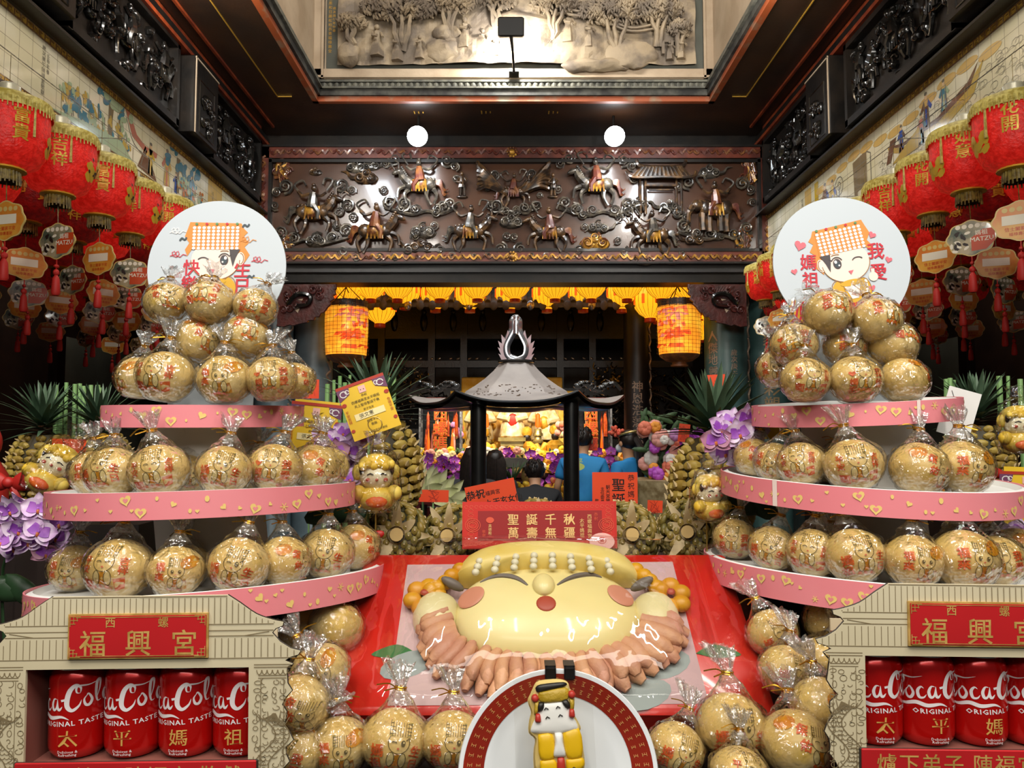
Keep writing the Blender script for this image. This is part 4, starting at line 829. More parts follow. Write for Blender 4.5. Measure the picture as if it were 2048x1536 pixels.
b = MB().mat('bronze_dark').lathe([(.2, .0), (.22, .2), (.14, .35), (.3, .55), (.36, .75), (.33, .92), (.37, .97), (.34, 1.0), (.3, .95), (.001, .9)], 28); obj('censer_bowl', b, BP)
# ---------------------------------------------------------------- altar
M('altar_red', '#5c1a16', .3, col2='#47120f', sc=5, coat=.4); M('statue_gold', '#d99a26', .35, .35, col2='#f0c050', sc=14); M('robe_white', '#efe3c4', .5, col2='#e8c98a', sc=12); M('robe_orange', '#d9861f', .5, col2='#f0b040', sc=14); M('face_black', '#201714', .4); M('robe_red', '#b3241a', .5); M('brass', '#8d7a48', .3, .6, col2='#b8a468', sc=8)
M('yellow_cloth', '#e8b81e', .6, col2='#f0d060', sc=7); M('case_glass', '#c9ccd0', .08, trans=.0, spec=.6); M('altar_lit', '#f4d79a', .6, col2='#e0a848', sc=9); M('case_orange', '#cf5a1c', .5, col2='#8a2a16', sc=20)
M('fl_yellow', '#e8c222', .6); M('fl_cream', '#e3cf9a', .6); M('fl_pink', '#dc9a8e', .55); M('fl_white', '#e8e4dc', .55); M('fl_orange', '#e6952c', .6); M('fl_lilac', '#c48ac0', .6); M('fl_leaf', '#2f4a2a', .6, col2='#44633a', sc=20); M('orchid_deep', '#a838b6', .5, col2='#c45cd0', sc=20); M('fl_coral', '#e0785a', .6)
AT = thing('altar_table', 'dark red lacquered altar table under the flower garland', 'table', (0, 10.3, 0.04))
b = MB().mat('altar_red').box((0, 0, 1.02), (4.4, .9, .06)); obj('tabletop', b, AT)
b = MB().mat('altar_red').box((0, -.36, .72), (4.3, .06, .5))
for z in (.93, .62): b.mat('silver').box((0, -.4, z), (4.3, .012, .012))
obj('apron', b, AT)
for sx in (-1, 1):
    for y in (-.36, .36): b = MB().mat('altar_red').box((sx * 2.1, y, .5), (.12, .12, 1.0)); obj('leg', b, AT)
b = MB().mat('altar_lit').box((0, 11.3, 1.6), (1.5, .1, 1.2)); b.mat('statue_gold')
for k in range(60): b.ell((R.uniform(-.7, .7), 11.24, R.uniform(1.1, 2.15)), (.05, .03, .05), 7, 5)
o = obj('altar_niche', b); tag(o, 'golden carved niche glowing behind the altar statues', 'niche')
def statue(x, y, z, h, robe, face, lab, crown='statue_gold', red=False):
    t = thing('deity_statue', lab, 'statue', (x, y, z), group='statues on the altar'); r = h * .26
    b = MB().mat(robe).lathe([(r, 0), (r * 1.05, .04 * h), (r * .9, .25 * h), (r * .75, .45 * h), (r * .8, .58 * h), (r * .35, .68 * h)], 18, rf=lambda a, i: 1 + .1 * math.sin(a * 6 + i)); obj('robe', b, t)
    b = MB().mat(robe)
    for sx in (-1, 1): b.tube([(sx * r * .7, 0, .6 * h), (sx * r * 1.05, -r * .3, .42 * h), (sx * r * .3, -r * .95, .38 * h)], [r * .3, r * .34, r * .26], 8)
    obj('sleeves', b, t)
    b = MB().mat(face).ell((0, -.02, .76 * h), (.08 * h, .08 * h, .1 * h), 10, 8); obj('head', b, t)
    b = MB().mat(crown).lathe([(.09 * h, .8 * h), (.12 * h, .86 * h), (.1 * h, .96 * h), (.03 * h, 1.0 * h)], 12); b.mat('robe_red' if red else crown).ell((0, -r * .75, .35 * h), (r * .45, r * .2, .16 * h), 9, 6); obj('crown', b, t)
statue(.01, 10.75, 1.55, .62, 'robe_white', 'face_black', 'central white robed statue with black face on the altar', red=True)
st = [(-.38, 10.42, 1.05, .62, 'robe_orange', 'yellow robed statue left of the central altar stand'), (.2, 10.42, 1.06, .62, 'robe_orange', 'yellow robed statue just right of the central altar stand'), (.58, 10.46, 1.05, .66, 'statue_gold', 'gold statue beside the right black post'), (-.68, 10.5, 1.05, .58, 'statue_gold', 'gold statue half behind the left black post'), (-.45, 11.05, 1.5, .66, 'robe_white', 'tall pale robed statue back left of the niche'), (.45, 11.05, 1.5, .66, 'robe_white', 'tall pale robed statue back right of the niche'), (-.93, 10.3, 1.05, .22, 'robe_white', 'small white doll statue left of the posts'), (1.5, 9.95, 1.05, .5, 'robe_orange', 'small orange robed statue beside the ponytailed woman')]
for x, y, z, h, rb, lab in st: statue(x, y, z, h, rb, 'face_black', lab)
t = thing('altar_stand', 'small bronze offering stand under the central statue', 'stand', (.0, 10.3, 1.05)); b = MB().mat('brass').box((0, 0, .46), (.36, .26, .05)); b.box((0, 0, .4), (.3, .2, .06)); obj('top', b, t); b = MB().mat('brass').box((0, 0, .19), (.28, .18, .38)); obj('body', b, t)
for sx, nm in ((-1, 'left'), (1, 'right')):
    t = thing('pagoda_lamp', 'stepped brass lamp tower on the %s of the altar' % nm, 'lamp', (sx * .36, 10.78, 1.05)); b = MB().mat('brass')
    for k in range(6): b.lathe([(.07, .0), (.1 - .006 * k, .03), (.05, .06), (.05, .1)], 12, (0, 0, k * .1))
    obj('tiers', b, t); b = MB().mat('lamp_orange').lathe([(.03, .62), (.04, .66), (.03, .8), (.001, .82)], 10); obj('candle', b, t)
    t = thing('brass_vase', 'grey brass altar vase holding flowers on the %s' % nm, 'vase', (sx * .76 - .02, 10.15, 1.05)); b = MB().mat('brass').lathe([(.07, 0), (.05, .08), (.1, .18), (.06, .24), (.05, .36), (.07, .4)], 16); obj('body', b, t)
    b = MB(); q = random.Random(4 + sx)
    for k in range(16): b.mat(q.choice(('fl_coral', 'fl_lilac', 'orchid_deep', 'fl_cream', 'fl_pink'))).ell((q.uniform(-.14, .14), q.uniform(-.08, .08), .5 + q.uniform(0, .16)), .05, 7, 5)
    obj('bouquet', b, t)
    o = obj('yellow_banner', MB().mat('yellow_cloth').box((0, 0, 0), (.22, .02, 1.1))); o.location = (sx * .78, 11.22, 1.65); tag(o, 'yellow hanging altar banner on the %s of the niche' % nm, 'banner')
    o = obj('yellow_canopy', MB().mat('yellow_cloth').box((0, 0, 0), (.46, .04, .3), ch=.02)); o.location = (sx * .5, 11.2, 2.25); tag(o, 'yellow embroidered cloth above the altar, showing %s of the burner roof' % nm, 'cloth')
    # lit display case with big characters
    x = P(882 if sx < 0 else 1180, 860, 10.0).x
    t = thing('prayer_case', '%s glass case with glowing orange candles and big gilt characters' % nm, 'display case', (x, 10.0, 1.05)); b = MB().mat('silver')
    for a in (-.26, .26):
        for c in (-.1, .1): b.box((a, c, .48), (.025, .025, .96))
    b.mat('shrine_black').box((0, .11, .48), (.5, .01, .95)); b.mat('altar_red').box((0, 0, .97), (.56, .26, .05)); obj('case_frame', b, t)
    b = MB(); q = random.Random(7)
    for k in range(26): b.mat(q.choice(('case_orange', 'lamp_orange', 'fl_pink', 'case_orange'))).lathe([(.02, 0), (.02, q.uniform(.1, .3)), (.001, .32)], 7, (q.uniform(-.22, .22), q.uniform(-.05, .09), q.choice((0, .28, .5))))
    obj('candles', b, t)
    b = MB(); a = Art(); a.text('西螺媽祖', 0, .5, .19, 'gold_print', 1, vert=True, bold=.06, sp=1.02); a.text('西螺媽祖', 0, .5, .19, 'tag_red', 3, vert=True, bold=.02, sp=1.02); a.put(b, lambda u, v, w: (u, -.12 - w, v), .001, .002); obj('big_characters', b, t)
# flower garland, each bloom a part
def bloom(b, p, r, m, q):
    b.mat(m)
    for k in range(7): a = k * .9; b.ell((p[0] + r * .4 * math.cos(a), p[1] - r * .2, p[2] + r * .4 * math.sin(a)), (r * .62, r * .5, r * .62), 7, 5)
q = random.Random(21)
for sec, (xa, xb, n) in enumerate(((-1.42, -.52, 34), (-.42, .62, 40), (.62, 1.35, 24))):
    t = thing('flower_garland', ('garland of yellow, pink and cream flowers under the left glass case', 'garland of yellow and pink flowers between the black posts', 'garland of yellow flowers behind the man in the blue shirt')[sec], 'flowers', ((xa + xb) / 2, 9.8, 1.25)); w = xb - xa
    b = MB().mat('fl_leaf')
    for k in range(90): b.ell((q.uniform(-w / 2, w / 2), q.uniform(0, .1), q.uniform(-.1, .12)), (.05, .012, .02), 6, 4, rot=(q.random(), q.random() * 3, q.random()))
    obj('leaves', b, t)
    for k in range(n):
        b = MB(); m = q.choice(('fl_yellow', 'fl_yellow', 'fl_cream', 'fl_cream', 'fl_pink', 'fl_pink', 'fl_white', 'fl_orange', 'fl_lilac')); bloom(b, (-w / 2 + w * (k + .5) / n, q.uniform(-.1, 0), q.uniform(-.1, .15)), q.uniform(.04, .058), m, q); obj('flower', b, t)
M('orchid_rim', '#e2cfe6', .5, col2='#cfa8d8', sc=60, sss=0); M('orchid_core', '#8a3fae', .5, col2='#ab68c4', sc=50); M('orchid_lip', '#c06a3a', .5); M('orchid_back', '#a56a86', .6, col2='#b98aa0', sc=20)
def petal(b, L_, W_, ang, cup, mat, core=None, T=None, z0=0.):
    def fn(s, t):
        y = t * L_; w = W_ * math.sin(PI * min(1, .12 + .88 * t) ** .8) ** .8; x = (s - .5) * w; z = z0 + cup * t * t + .12 * W_ * (2 * s - 1) ** 2
        c, k = math.cos(ang), math.sin(ang); return T @ Vector((x * c - y * k, x * k + y * c, z)) if T else (x * c - y * k, x * k + y * c, z)
    b.mat(mat).grid(6, 6, fn)
    if core: b.mat(core).grid(5, 4, lambda s, t: fn(.5 + (s - .5) * .62, t * .62) if T is None else (Vector(fn(.5 + (s - .5) * .56, t * .54)) + (T.to_3x3() @ Vector((0, 0, .0012)))))
def orchid_flower(r, T, rim='orchid_rim', core='orchid_core'):
    b = MB()
    for a in (PI, PI + 2.2, PI - 2.2): petal(b, r, r * .72, a + PI, .15 * r, rim, core, T)
    for a in (1.25, -1.25): petal(b, r * 1.02, r * 1.15, a, .05 * r, rim, core, T, .003)
    b.mat('orchid_lip'); b.ell((T @ Vector((0, -.15 * r, .12 * r))), (r * .12, r * .12, r * .16), 7, 5); b.mat(core); b.ell(T @ Vector((0, .02 * r, .14 * r)), r * .09, 6, 5); return b
def face_T(p, yaw, pitch, roll): return Matrix.Translation(p) @ Matrix.Rotation(yaw, 4, 'Z') @ Matrix.Rotation(PI / 2 - pitch, 4, 'X') @ Matrix.Rotation(roll, 4, 'Z')
for i, (px, py, n) in enumerate(((862, 935, 7), (885, 935, 5), (905, 940, 6), (1010, 925, 6), (1068, 930, 6), (1110, 930, 8), (1190, 925, 6), (1222, 925, 6))):
    p = P(px, py + 9, 9.66); t = thing('hanging_orchid', 'purple orchid spray hanging off the altar, %s from the left' % ORD[i], 'flowers', p, group='purple orchids on the altar')
    for k in range(n): b = orchid_flower(.075, face_T((q.uniform(-.07, .07), -.03, .17 - .36 * k / n + q.uniform(-.03, .03)), q.uniform(-.4, .4), q.uniform(-.3, .3), q.uniform(-.5, .5)), 'orchid_deep', 'orchid_core'); obj('flower', b, t)
o = thing('offering_house', 'little grey roofed offering pavilion in front of the altar', 'offering stand', (P(1022, 930, 8.6).x, 8.6, .9)); b = MB().mat('grey_sill').prism([(-.27, 0), (.27, 0), (.16, .1), (-.16, .1)], -.1, .1, Matrix.Translation((0, 0, .32)) @ Matrix.Rotation(PI / 2, 4, 'X')); obj('roof', b, o)
b = MB().mat('brass')
for x in (-.17, .17): b.lathe([(.05, 0), (.04, .15), (.07, .22), (.04, .32)], 10, (x, 0, 0))
obj('columns', b, o)
t = thing('green_plant', 'small spiky blue green plant before the grey offering pavilion', 'plant', (P(1024, 940, 8.2).x, 8.2, 1.02)); b = MB().mat('fl_leaf')
for k in range(60): a = q.random() * 6.28; l = q.uniform(.1, .22); b.tube([(0, 0, .05), (l * .4 * math.cos(a), l * .4 * math.sin(a), .05 + l * .6), (l * .75 * math.cos(a), l * .6 * math.sin(a), .08 + l)], [.008, .006, .001], 4)
obj('leaves', b, t); b = MB().mat('brass').lathe([(.05, -.1), (.07, .05)], 10); obj('pot', b, t)
# service table with paper offerings, seen low between the posts
M('offer_gold', '#d8bc34', .5, col2='#c8761f', sc=9); M('offer_red', '#b83a26', .5, col2='#d88a5a', sc=14)
t = thing('offering_table', 'table heaped with yellow and red paper offerings before the altar', 'table', (.1, 8.5, 0)); b = MB().mat('altar_red').box((0, 0, .88), (2.4, .8, .05))
for sx in (-1, 1):
    for y in (-.35, .35): b.box((sx * 1.1, y, .43), (.08, .08, .86))
obj('table_frame', b, t)
for i, (x, w, m, lab) in enumerate(((.05, .3, 'offer_gold', 'yellow flower heap left of the kneeling person'), (.42, .26, 'offer_gold', 'yellow paper heap right of the kneeling person'), (.5, .34, 'offer_red', 'red and white offering heap beside the right black post'), (-.75, .3, 'bronze_dark', 'bronze coloured ornament heap left of the dark haired people'))):
    b = MB(); q2 = random.Random(i)
    for k in range(40): b.mat(m).ell((x + q2.gauss(0, w * .35), q2.gauss(0, .08), .0 + abs(q2.gauss(0, .06)) + .03), (.05, .04, .035), 7, 5, rot=(q2.random(), q2.random(), q2.random()))
    o = obj('paper_offering_heap', b); o.location = (.1, 8.35 + .1 * i, .9 if i < 3 else .91); tag(o, lab, 'offering'); o['kind'] = 'stuff'
M('table_cloth', '#1b1512', .6, col2='#2a1d18', sc=6); M('tray_white', '#e6e6e2', .5); M('band_pink', '#e58a92', .5, col2='#e28089', sc=4); M('band_yellow', '#e8c878', .5); M('tape_white', '#ecd9d2', .4); M('column_white', '#cfcac2', .6)
# ---------------------------------------------------------------- people
M('skin', '#b98a68', .55, sss=.1); M('hair', '#14100e', .4, col2='#221a16', sc=40); M('shirt_blue', '#1f7fc0', .75, col2='#2a8bc8', sc=6); M('shirt_black', '#121316', .8); M('shirt_navy', '#151a30', .8); M('shirt_grey', '#2b2b2d', .8); M('trousers', '#1d2230', .8); M('print_lime', '#b9c86a', .6); M('mask_white', '#dfe6ea', .7); M('cap_red', '#c8402e', .6, col2='#d8664a', sc=30)
def skin_mesh(name, joints, edges, mat, parent, sub=2):
    me = bpy.data.meshes.new(name); me.from_pydata([j[0] for j in joints], edges, []); me.materials.append(MATS[mat])
    o = bpy.data.objects.new(name, me); C.objects.link(o)
    if parent: o.parent = parent
    m = o.modifiers.new('skin', 'SKIN'); me.skin_vertices[0].data
    for i, j in enumerate(joints):
        r = j[1]; me.skin_vertices[0].data[i].radius = r if hasattr(r, '__len__') else (r, r)
    me.skin_vertices[0].data[0].use_root = True
    m.use_smooth_shade = True; s = o.modifiers.new('sub', 'SUBSURF'); s.levels = s.render_levels = sub
    return o
def person(lab, loc, rz, h, shirt, pose='stand', bow=.0, hair='short', sleeve=.5, arm=None):
    """facing -y when rz = 0; bow leans the trunk forward"""
    k = h / 1.7
    root = thing('person', lab, 'person', loc, (0, 0, rz)); base = .86 if pose == 'stand' else .34
    def tr(p, z0=base):                     # lean of the trunk about the hips
        x, y, z = p; z = z - z0; c, s_ = math.cos(bow), math.sin(bow); return (x * k, (y * c - z * s_) * k, (z * c + y * s_ + z0) * k)
    def J(p, r): return (tr(p, base), r * k if not hasattr(r, '__len__') else (r[0] * k, r[1] * k))
    z = base - .86
    arms = arm or ((.19, .0, 1.36), (.25, .03, 1.1), (.2, -.16, .92))
    j = [J((0, 0, .92 + z), (.11, .08)), J((0, .01, 1.12 + z), (.1, .07)), J((0, .02, 1.32 + z), (.12, .07)), J((0, .01, 1.43 + z), .055), J((0, -.01, 1.5 + z), .055), J((0, -.015, 1.6 + z), .085), J((0, -.015, 1.68 + z), .075)]; e = [(i, i + 1) for i in range(6)]
    for sx in (-1, 1):
        n = len(j); a = [(sx * p[0], p[1], p[2] + z) for p in arms]; d = (Vector(a[2]) - Vector(a[1])).normalized()
        j += [J(a[0], .045), J(a[1], .042), J(a[2], .03), J(Vector(a[2]) + d * .07, (.036, .02))]; e += [(2, n), (n, n + 1), (n + 1, n + 2), (n + 2, n + 3)]
        hb = Vector(a[2]) + d * .08
        for q in range(4): m = len(j); j += [J(hb + Vector((sx * (q - 1.5) * .018, -.0, 0)) + d * .03, .009), J(hb + Vector((sx * (q - 1.5) * .02, -.012, 0)) + d * (.07 - .008 * abs(q - 1)), .007)]; e += [(n + 3, m), (m, m + 1)]
        m = len(j); j += [J(hb + Vector((-sx * .03, -.01, 0)), .01), J(hb + Vector((-sx * .045, -.02, 0)) + d * .03, .008)]; e += [(n + 3, m), (m, m + 1)]
        n = len(j)
        if pose == 'stand': L_ = [(sx * .09, 0, .84), (sx * .1, -.01, .46), (sx * .1, .01, .08), (sx * .11, -.14, .03)]
        else: L_ = [(sx * .1, -.05, .32), (sx * .14, -.42, .1), (sx * .12, -.05, .07), (sx * .11, .12, .05)]
        j += [((p[0] * k, p[1] * k, p[2] * k), r * k) for p, r in zip(L_, (.09, .062, .042, .035))]; e += [(0, n), (n, n + 1), (n + 1, n + 2), (n + 2, n + 3)]
    skin_mesh('body', j, e, 'skin', root)
    j2 = [J((0, 0, .86 + z), (.165, .125)), J((0, .01, 1.1 + z), (.155, .115)), J((0, .02, 1.3 + z), (.175, .115)), J((0, .012, 1.43 + z), (.075, .065)), J((0, .005, 1.47 + z), (.062, .058))]; e2 = [(0, 1), (1, 2), (2, 3), (3, 4)]
    for sx in (-1, 1):
        a = [Vector((sx * p[0], p[1], p[2] + z)) for p in arms]; n = len(j2); j2 += [J(a[0], .08), J(a[0].lerp(a[1], sleeve * 1.6 if sleeve < .6 else 1), .066)]; e2 += [(2, n), (n, n + 1)]
        if sleeve >= .6: j2.append(J(a[1].lerp(a[2], .9), .05)); e2.append((n + 1, n + 2))
    skin_mesh('shirt', j2, e2, shirt, root)
    j3 = [((0, 0, (.88 + z) * k), (.15 * k, .12 * k))]; e3 = []
    for sx in (-1, 1):
        n = len(j3); L_ = [(sx * .095, 0, .82), (sx * .1, -.01, .46), (sx * .1, .01, .1)] if pose == 'stand' else [(sx * .11, -.05, .33), (sx * .14, -.42, .11), (sx * .12, -.05, .08)]
        j3 += [((p[0] * k, p[1] * k, p[2] * k), r * k) for p, r in zip(L_, (.1, .075, .06))]; e3 += [(0, n), (n, n + 1), (n + 1, n + 2)]
    skin_mesh('trousers', j3, e3, 'trousers', root)
    hc = Vector(tr((0, -.01, 1.635 + z))); b = MB().mat('hair')
    rot = (bow, 0, 0)
    b.ell(hc + Vector((0, .018, .012)) * k, (.098 * k, .108 * k, .108 * k), 16, 10, rot=rot)
    q = random.Random(int(h * 100))
    if hair == 'short':
        for _ in range(50): a, c = q.random() * 6.28, q.uniform(-.3, 1.2); b.ell(hc + Vector((.088 * math.cos(a) * math.cos(c), .02 + .098 * math.sin(a) * math.cos(c) if math.sin(a) > -.3 else .03, .012 + .1 * math.sin(c))) * k, (.022 * k, .022 * k, .03 * k), 6, 4)
    if hair == 'long':
        for _ in range(64):
            a = q.uniform(-.2, PI + .2); x, y = .1 * math.cos(a), .03 + .09 * math.sin(a); b.tube([hc + Vector((x * .5, y * .6, .1)) * k, hc + Vector((x, y, -.02)) * k, hc + Vector((x * 1.15, y + .03, -.25)) * k, hc + Vector((x * 1.2, y + .04, -.42)) * k], [.018 * k, .02 * k, .02 * k, .008 * k], 5)
    if hair == 'tail':
        b.tube(spl([hc + Vector((0, .1, .03)) * k, hc + Vector((-.02, .16, -.08)) * k, hc + Vector((-.04, .15, -.25)) * k, hc + Vector((-.05, .13, -.42)) * k], 5), [.04 * k] * 5 + [.05 * k] * 5 + [.04 * k] * 5 + [.012 * k], 8)
    obj('hair', b, root)
    b = MB().mat('skin')                    # face details and ears on the side the person faces
    for sx in (-1, 1): b.ell(hc + Vector((sx * .09, -.01, -.03)) * k, (.014 * k, .022 * k, .03 * k), 8, 6)
    b.ell(hc + Vector((0, -.105, -.04)) * k, (.014 * k, .02 * k, .022 * k), 8, 6); b.mat('face_black')
    for sx in (-1, 1): b.ell(hc + Vector((sx * .034, -.092, -.012)) * k, (.012 * k, .008 * k, .007 * k), 7, 5)
    b.mat('cap_red').ell(hc + Vector((0, -.092, -.08)) * k, (.022 * k, .008 * k, .007 * k), 7, 5); obj('face', b, root)
    return root, hc, k
p1, hc, k = person('person in blue t-shirt with pale green back print, right of the black post', (P(1163, 900, 7.7).x, 7.7, 0), PI - .2, 1.62, 'shirt_blue', bow=.22, sleeve=.42, arm=((.2, .0, 1.36), (.27, -.02, 1.1), (.24, -.2, .95)))
b = MB(); a = Art(); a.disc(0, 0, .09, .04, 'print_lime'); a.text('太平', 0, .05, .07, 'print_lime', 2, bold=.05); a.put(b, lambda u, v, w: (-u + .04, .165 + w - (v) * .22, 1.27 + v), .002, .001); obj('shirt_print', b, p1)
p2, hc, k = person('person with long ponytail and red pompom headdress in a blue t-shirt', (P(1262, 900, 7.5).x, 7.5, 0), PI + .7, 1.58, 'shirt_blue', hair='tail', sleeve=.42, bow=.05)
b = MB().mat('brass').tube([hc + Vector((.1 * math.cos(a) * k, (.02 + .112 * math.sin(a)) * k, .07 * k + .03 * math.sin(a))) for a in [2 * PI * i / 20 for i in range(21)]], .012, 6)
b.mat('cap_red'); q = random.Random(5)
for _ in range(40): b.ell(hc + Vector((.1, -.06, .09)) + Vector((q.gauss(0, .022), q.gauss(0, .022), q.gauss(0, .022))), .018, 6, 5)
obj('headdress', b, p2); b = MB().mat('mask_white').ell(hc + Vector((0, -.09, -.07)), (.06, .04, .045), 10, 7); obj('face_mask', b, p2)
p3, hc, k = person('person in navy shirt and red bucket cap bending beside the flowers on the right', (P(1335, 900, 7.1).x, 7.1, 0), PI - .6, 1.6, 'shirt_navy', bow=.35, sleeve=.7)
b = MB().mat('cap_red').lathe([(.15, -.02), (.11, .03), (.1, .1), (.06, .13), (.001, .135)], 18); o = obj('bucket_cap', b, p3); o.location = hc + Vector((0, .0, .02))
person('person in black shirt with bowed dark head, low between the black posts', (P(1072, 950, 7.2).x, 7.2, 0), PI, 1.62, 'shirt_black', bow=.5, sleeve=.42, arm=((.2, .0, 1.36), (.26, -.1, 1.12), (.1, -.3, 1.1)))[0].location.z = -.24
for px, y, z, lab in ((945, 7.3, -.2, 'person with long straight black hair in dark top left of the black post'), (990, 7.95, -.24, 'person with long black hair just right of the left black post')): person(lab, (P(px, 900, y).x, y, 0), PI, 1.62, 'shirt_grey', bow=.1, hair='long', sleeve=.7)[0].location.z = z
# ---------------------------------------------------------------- pineapples, sugarcane, orchids and flowers behind the towers
M('pine_dark', '#3a2f16', .6, col2='#2a2a12', sc=18); M('pine_eye', '#8f7430', .5, col2='#b0984a', sc=25, bump=.3); M('pine_eye_green', '#5f5622', .5, col2='#867030', sc=25, bump=.3); M('pine_tip', '#c0a878', .6); M('crown_green', '#2f4632', .5, col2='#5a7258', sc=9); M('dry_leaf', '#c0ad84', .6, col2='#8a744c', sc=15); M('cut_core', '#b3955a', .6)
def pineapple(crown=True, cut=False, seed=1, eye='pine_eye', big=1.):
    t = thing('pineapple', 'x', 'pineapple'); q = random.Random(seed); r, h = .062, .155
    def pr(t_): return r * (math.sin(PI * (.1 + .8 * t_)) ** .55)
    b = MB().mat('pine_dark').lathe([(pr(i / 12) * .96, h * i / 12) for i in range(13)], 20); obj('core', b, t)
    b = MB(); n = 0
    for row in range(11):
        tt = (row + .5) / 11; rr = pr(tt); m = max(6, int(13 * rr / r))
        for c in range(m):
            a = 2 * PI * (c + .5 * (row % 2)) / m + row * .08; sl = math.atan2(pr(min(1, tt + .05)) - pr(max(0, tt - .05)), h * .1)
            Tm = Matrix.Translation((rr * math.cos(a), rr * math.sin(a), h * tt)) @ Matrix.Rotation(a, 4, 'Z') @ Matrix.Rotation(-sl, 4, 'Y')
            b.mat(eye).ell((0, 0, 0), (.0075, .0155 * rr / r + .001, .0085), 7, 5, Tm); b.mat('pine_tip').tube([(.006, 0, -.002), (.012, 0, .006)], [.004, .0006], 4, Tm)
    for rr, m in ((.034, 12), (.022, 8)):
        for c in range(m): a = 2 * PI * c / m + rr * 40; b.mat(eye).ell((rr * math.cos(a), rr * math.sin(a), .0), (.007, .009, .005), 7, 5); b.mat('pine_tip').ell((rr * math.cos(a), rr * math.sin(a), -.005), .0018, 5, 4)
    obj('rind', b, t)
    def leaf(b, a, L_, w, tilt, z, curl, mat='crown_green'):
        b.mat(mat)
        def fn(s, u):
            ww = w * (1 - u) ** .6 * (.75 + .25 * math.cos(u)); d = .012 + L_ * u * math.cos(tilt) + curl * u * u; zz = z + L_ * u * math.sin(tilt) - curl * u * u * .6; x = (s - .5) * ww; d -= .25 * ww * (1 - abs(2 * s - 1))
            return (d * math.cos(a) - x * math.sin(a), d * math.sin(a) + x * math.cos(a), zz)
        b.grid(2, 6, fn)
    if crown:
        b = MB()
        for k in range(58):
            u = k / 58; leaf(b, k * 2.4 + q.uniform(-.2, .2), .05 + .03 * math.sin(PI * u) + q.uniform(0, .014), .015, .1 + 1.35 * u, h + .005 + .05 * u, .035 * (1 - u))
        obj('crown', b, t)
    if cut:
        b = MB().mat('dry_leaf')
        for k in range(9): leaf(b, k * .698 + q.uniform(-.2, .2), q.uniform(.045, .075), .022, -.05 + q.uniform(-.3, .2), .0, -.015, 'dry_leaf')
        b.mat('cut_core').lathe([(.012, -.014), (.0125, .01)], 14); b.mat('dry_leaf').lathe([(.0155, -.008), (.02, .012)], 14, cap=False)
        b.v = [(x, y, z) for x, y, z in b.v]; obj('stem_end', b, t)
    return t
pA = pineapple(); pB = pineapple(seed=5, eye='pine_eye_green', cut=True, crown=False)
def place(pr, lab, px, py, Y, s, rot=(0, 0, 0), base=True, first=[]):
    o = pr if pr not in first else dup(pr); first.append(pr); o.location = P(px, py, Y); o.rotation_euler = rot; o.scale = (s,) * 3; o['label'] = lab; return o
place(pA, 'large pineapple with spiky crown behind the yellow tag on a wire', 772, 1035, 1.6, 1.25, (.05, -.1, .3)); place(pA, 'large pineapple with grey green crown behind the purple orchids on the right', 1425, 1085, 1.52, 1.3, (-.05, .22, 1))
place(pA, 'pineapple with crown farthest left, beside the sugarcane stalks', 82, 1015, 1.66, 1.0, (0, -.05, 2)); place(pA, 'pineapple with dark crown between the sugarcane and the left tower', 208, 1015, 1.66, 1.0, (0, .1, 3)); place(pA, 'pineapple behind the plain white card on the right', 1958, 1005, 1.66, 1.05, (0, 0, .8))
G4 = 'pineapples lying with cut ends forward'
for px, py, Y, s, rx, rz, lab in ((792, 1070, 1.38, .98, -1.75, .2, 'pineapple lying cut end forward, nearest the left tower'), (896, 1072, 1.42, .95, -1.75, -.1, 'pineapple lying cut end forward, left of the red greeting card'), (1262, 1070, 1.4, .98, -1.75, .05, 'pineapple lying with pale round cut end, right of the red greeting card'), (1376, 1064, 1.42, .95, -1.72, -.3, 'pineapple lying cut end forward, nearest the right tower'), (1075, 1056, 1.46, .9, -1.75, 0, 'pineapple lying behind the red greeting card, only its top showing')):
    o = place(pB, lab, px, py, Y, s, (rx, 0, rz)); o['group'] = G4
M('cane', '#6f9a5a', .5, col2='#8aae72', sc=5); M('leaf_dark', '#1f3320', .45, col2='#2c4a2c', sc=8)
for cx_, cy_, sx_, sy_, zt, lab in ((.06, 1.55, 1.3, .34, 1.345, 'dark low shelf under the pineapples behind the red box'), (-.98, 1.68, .5, .3, 1.42, 'dark low shelf under the pineapples left of the left stand'), (1.04, 1.68, .34, .3, 1.42, 'dark low shelf under the pineapple behind the white card')):
    o = obj('fruit_shelf', MB().mat('table_cloth').box((cx_, cy_, (zt + 1.05) / 2), (sx_, sy_, zt - 1.05))); tag(o, lab, 'shelf')
for i, (lab, pts, Y) in enumerate((('bundle of thin green stalks behind the left tower', ((112, 770), (133, 765), (150, 768), (160, 767), (168, 772), (182, 770), (196, 770), (200, 775), (120, 800)), 1.75), ('green stalks rising behind the tilted yellow tag', ((655, 768), (668, 760), (680, 752), (690, 765), (700, 750), (768, 748), (778, 755), (788, 752)), 1.85), ('pale green stalks at the far right edge', ((1998, 752), (2016, 752), (2040, 758)), 1.7), ('short green stalks behind the plain white card', ((1892, 758), (1900, 756), (1908, 760)), 1.7))):
    p0 = P(pts[0][0], 965, Y); t = thing('green_stalks', lab, 'stalks', p0); q = random.Random(i)
    for px, py in pts: b = MB().mat('cane'); a_, c_ = P(px, py, Y) - p0, Vector((P(px + q.uniform(-12, 12), 965, Y).x, Y, 1.05)) - p0; b.tube([c_, (a_ + c_) / 2, a_], q.uniform(.0035, .006), 8); obj('stalk', b, t)
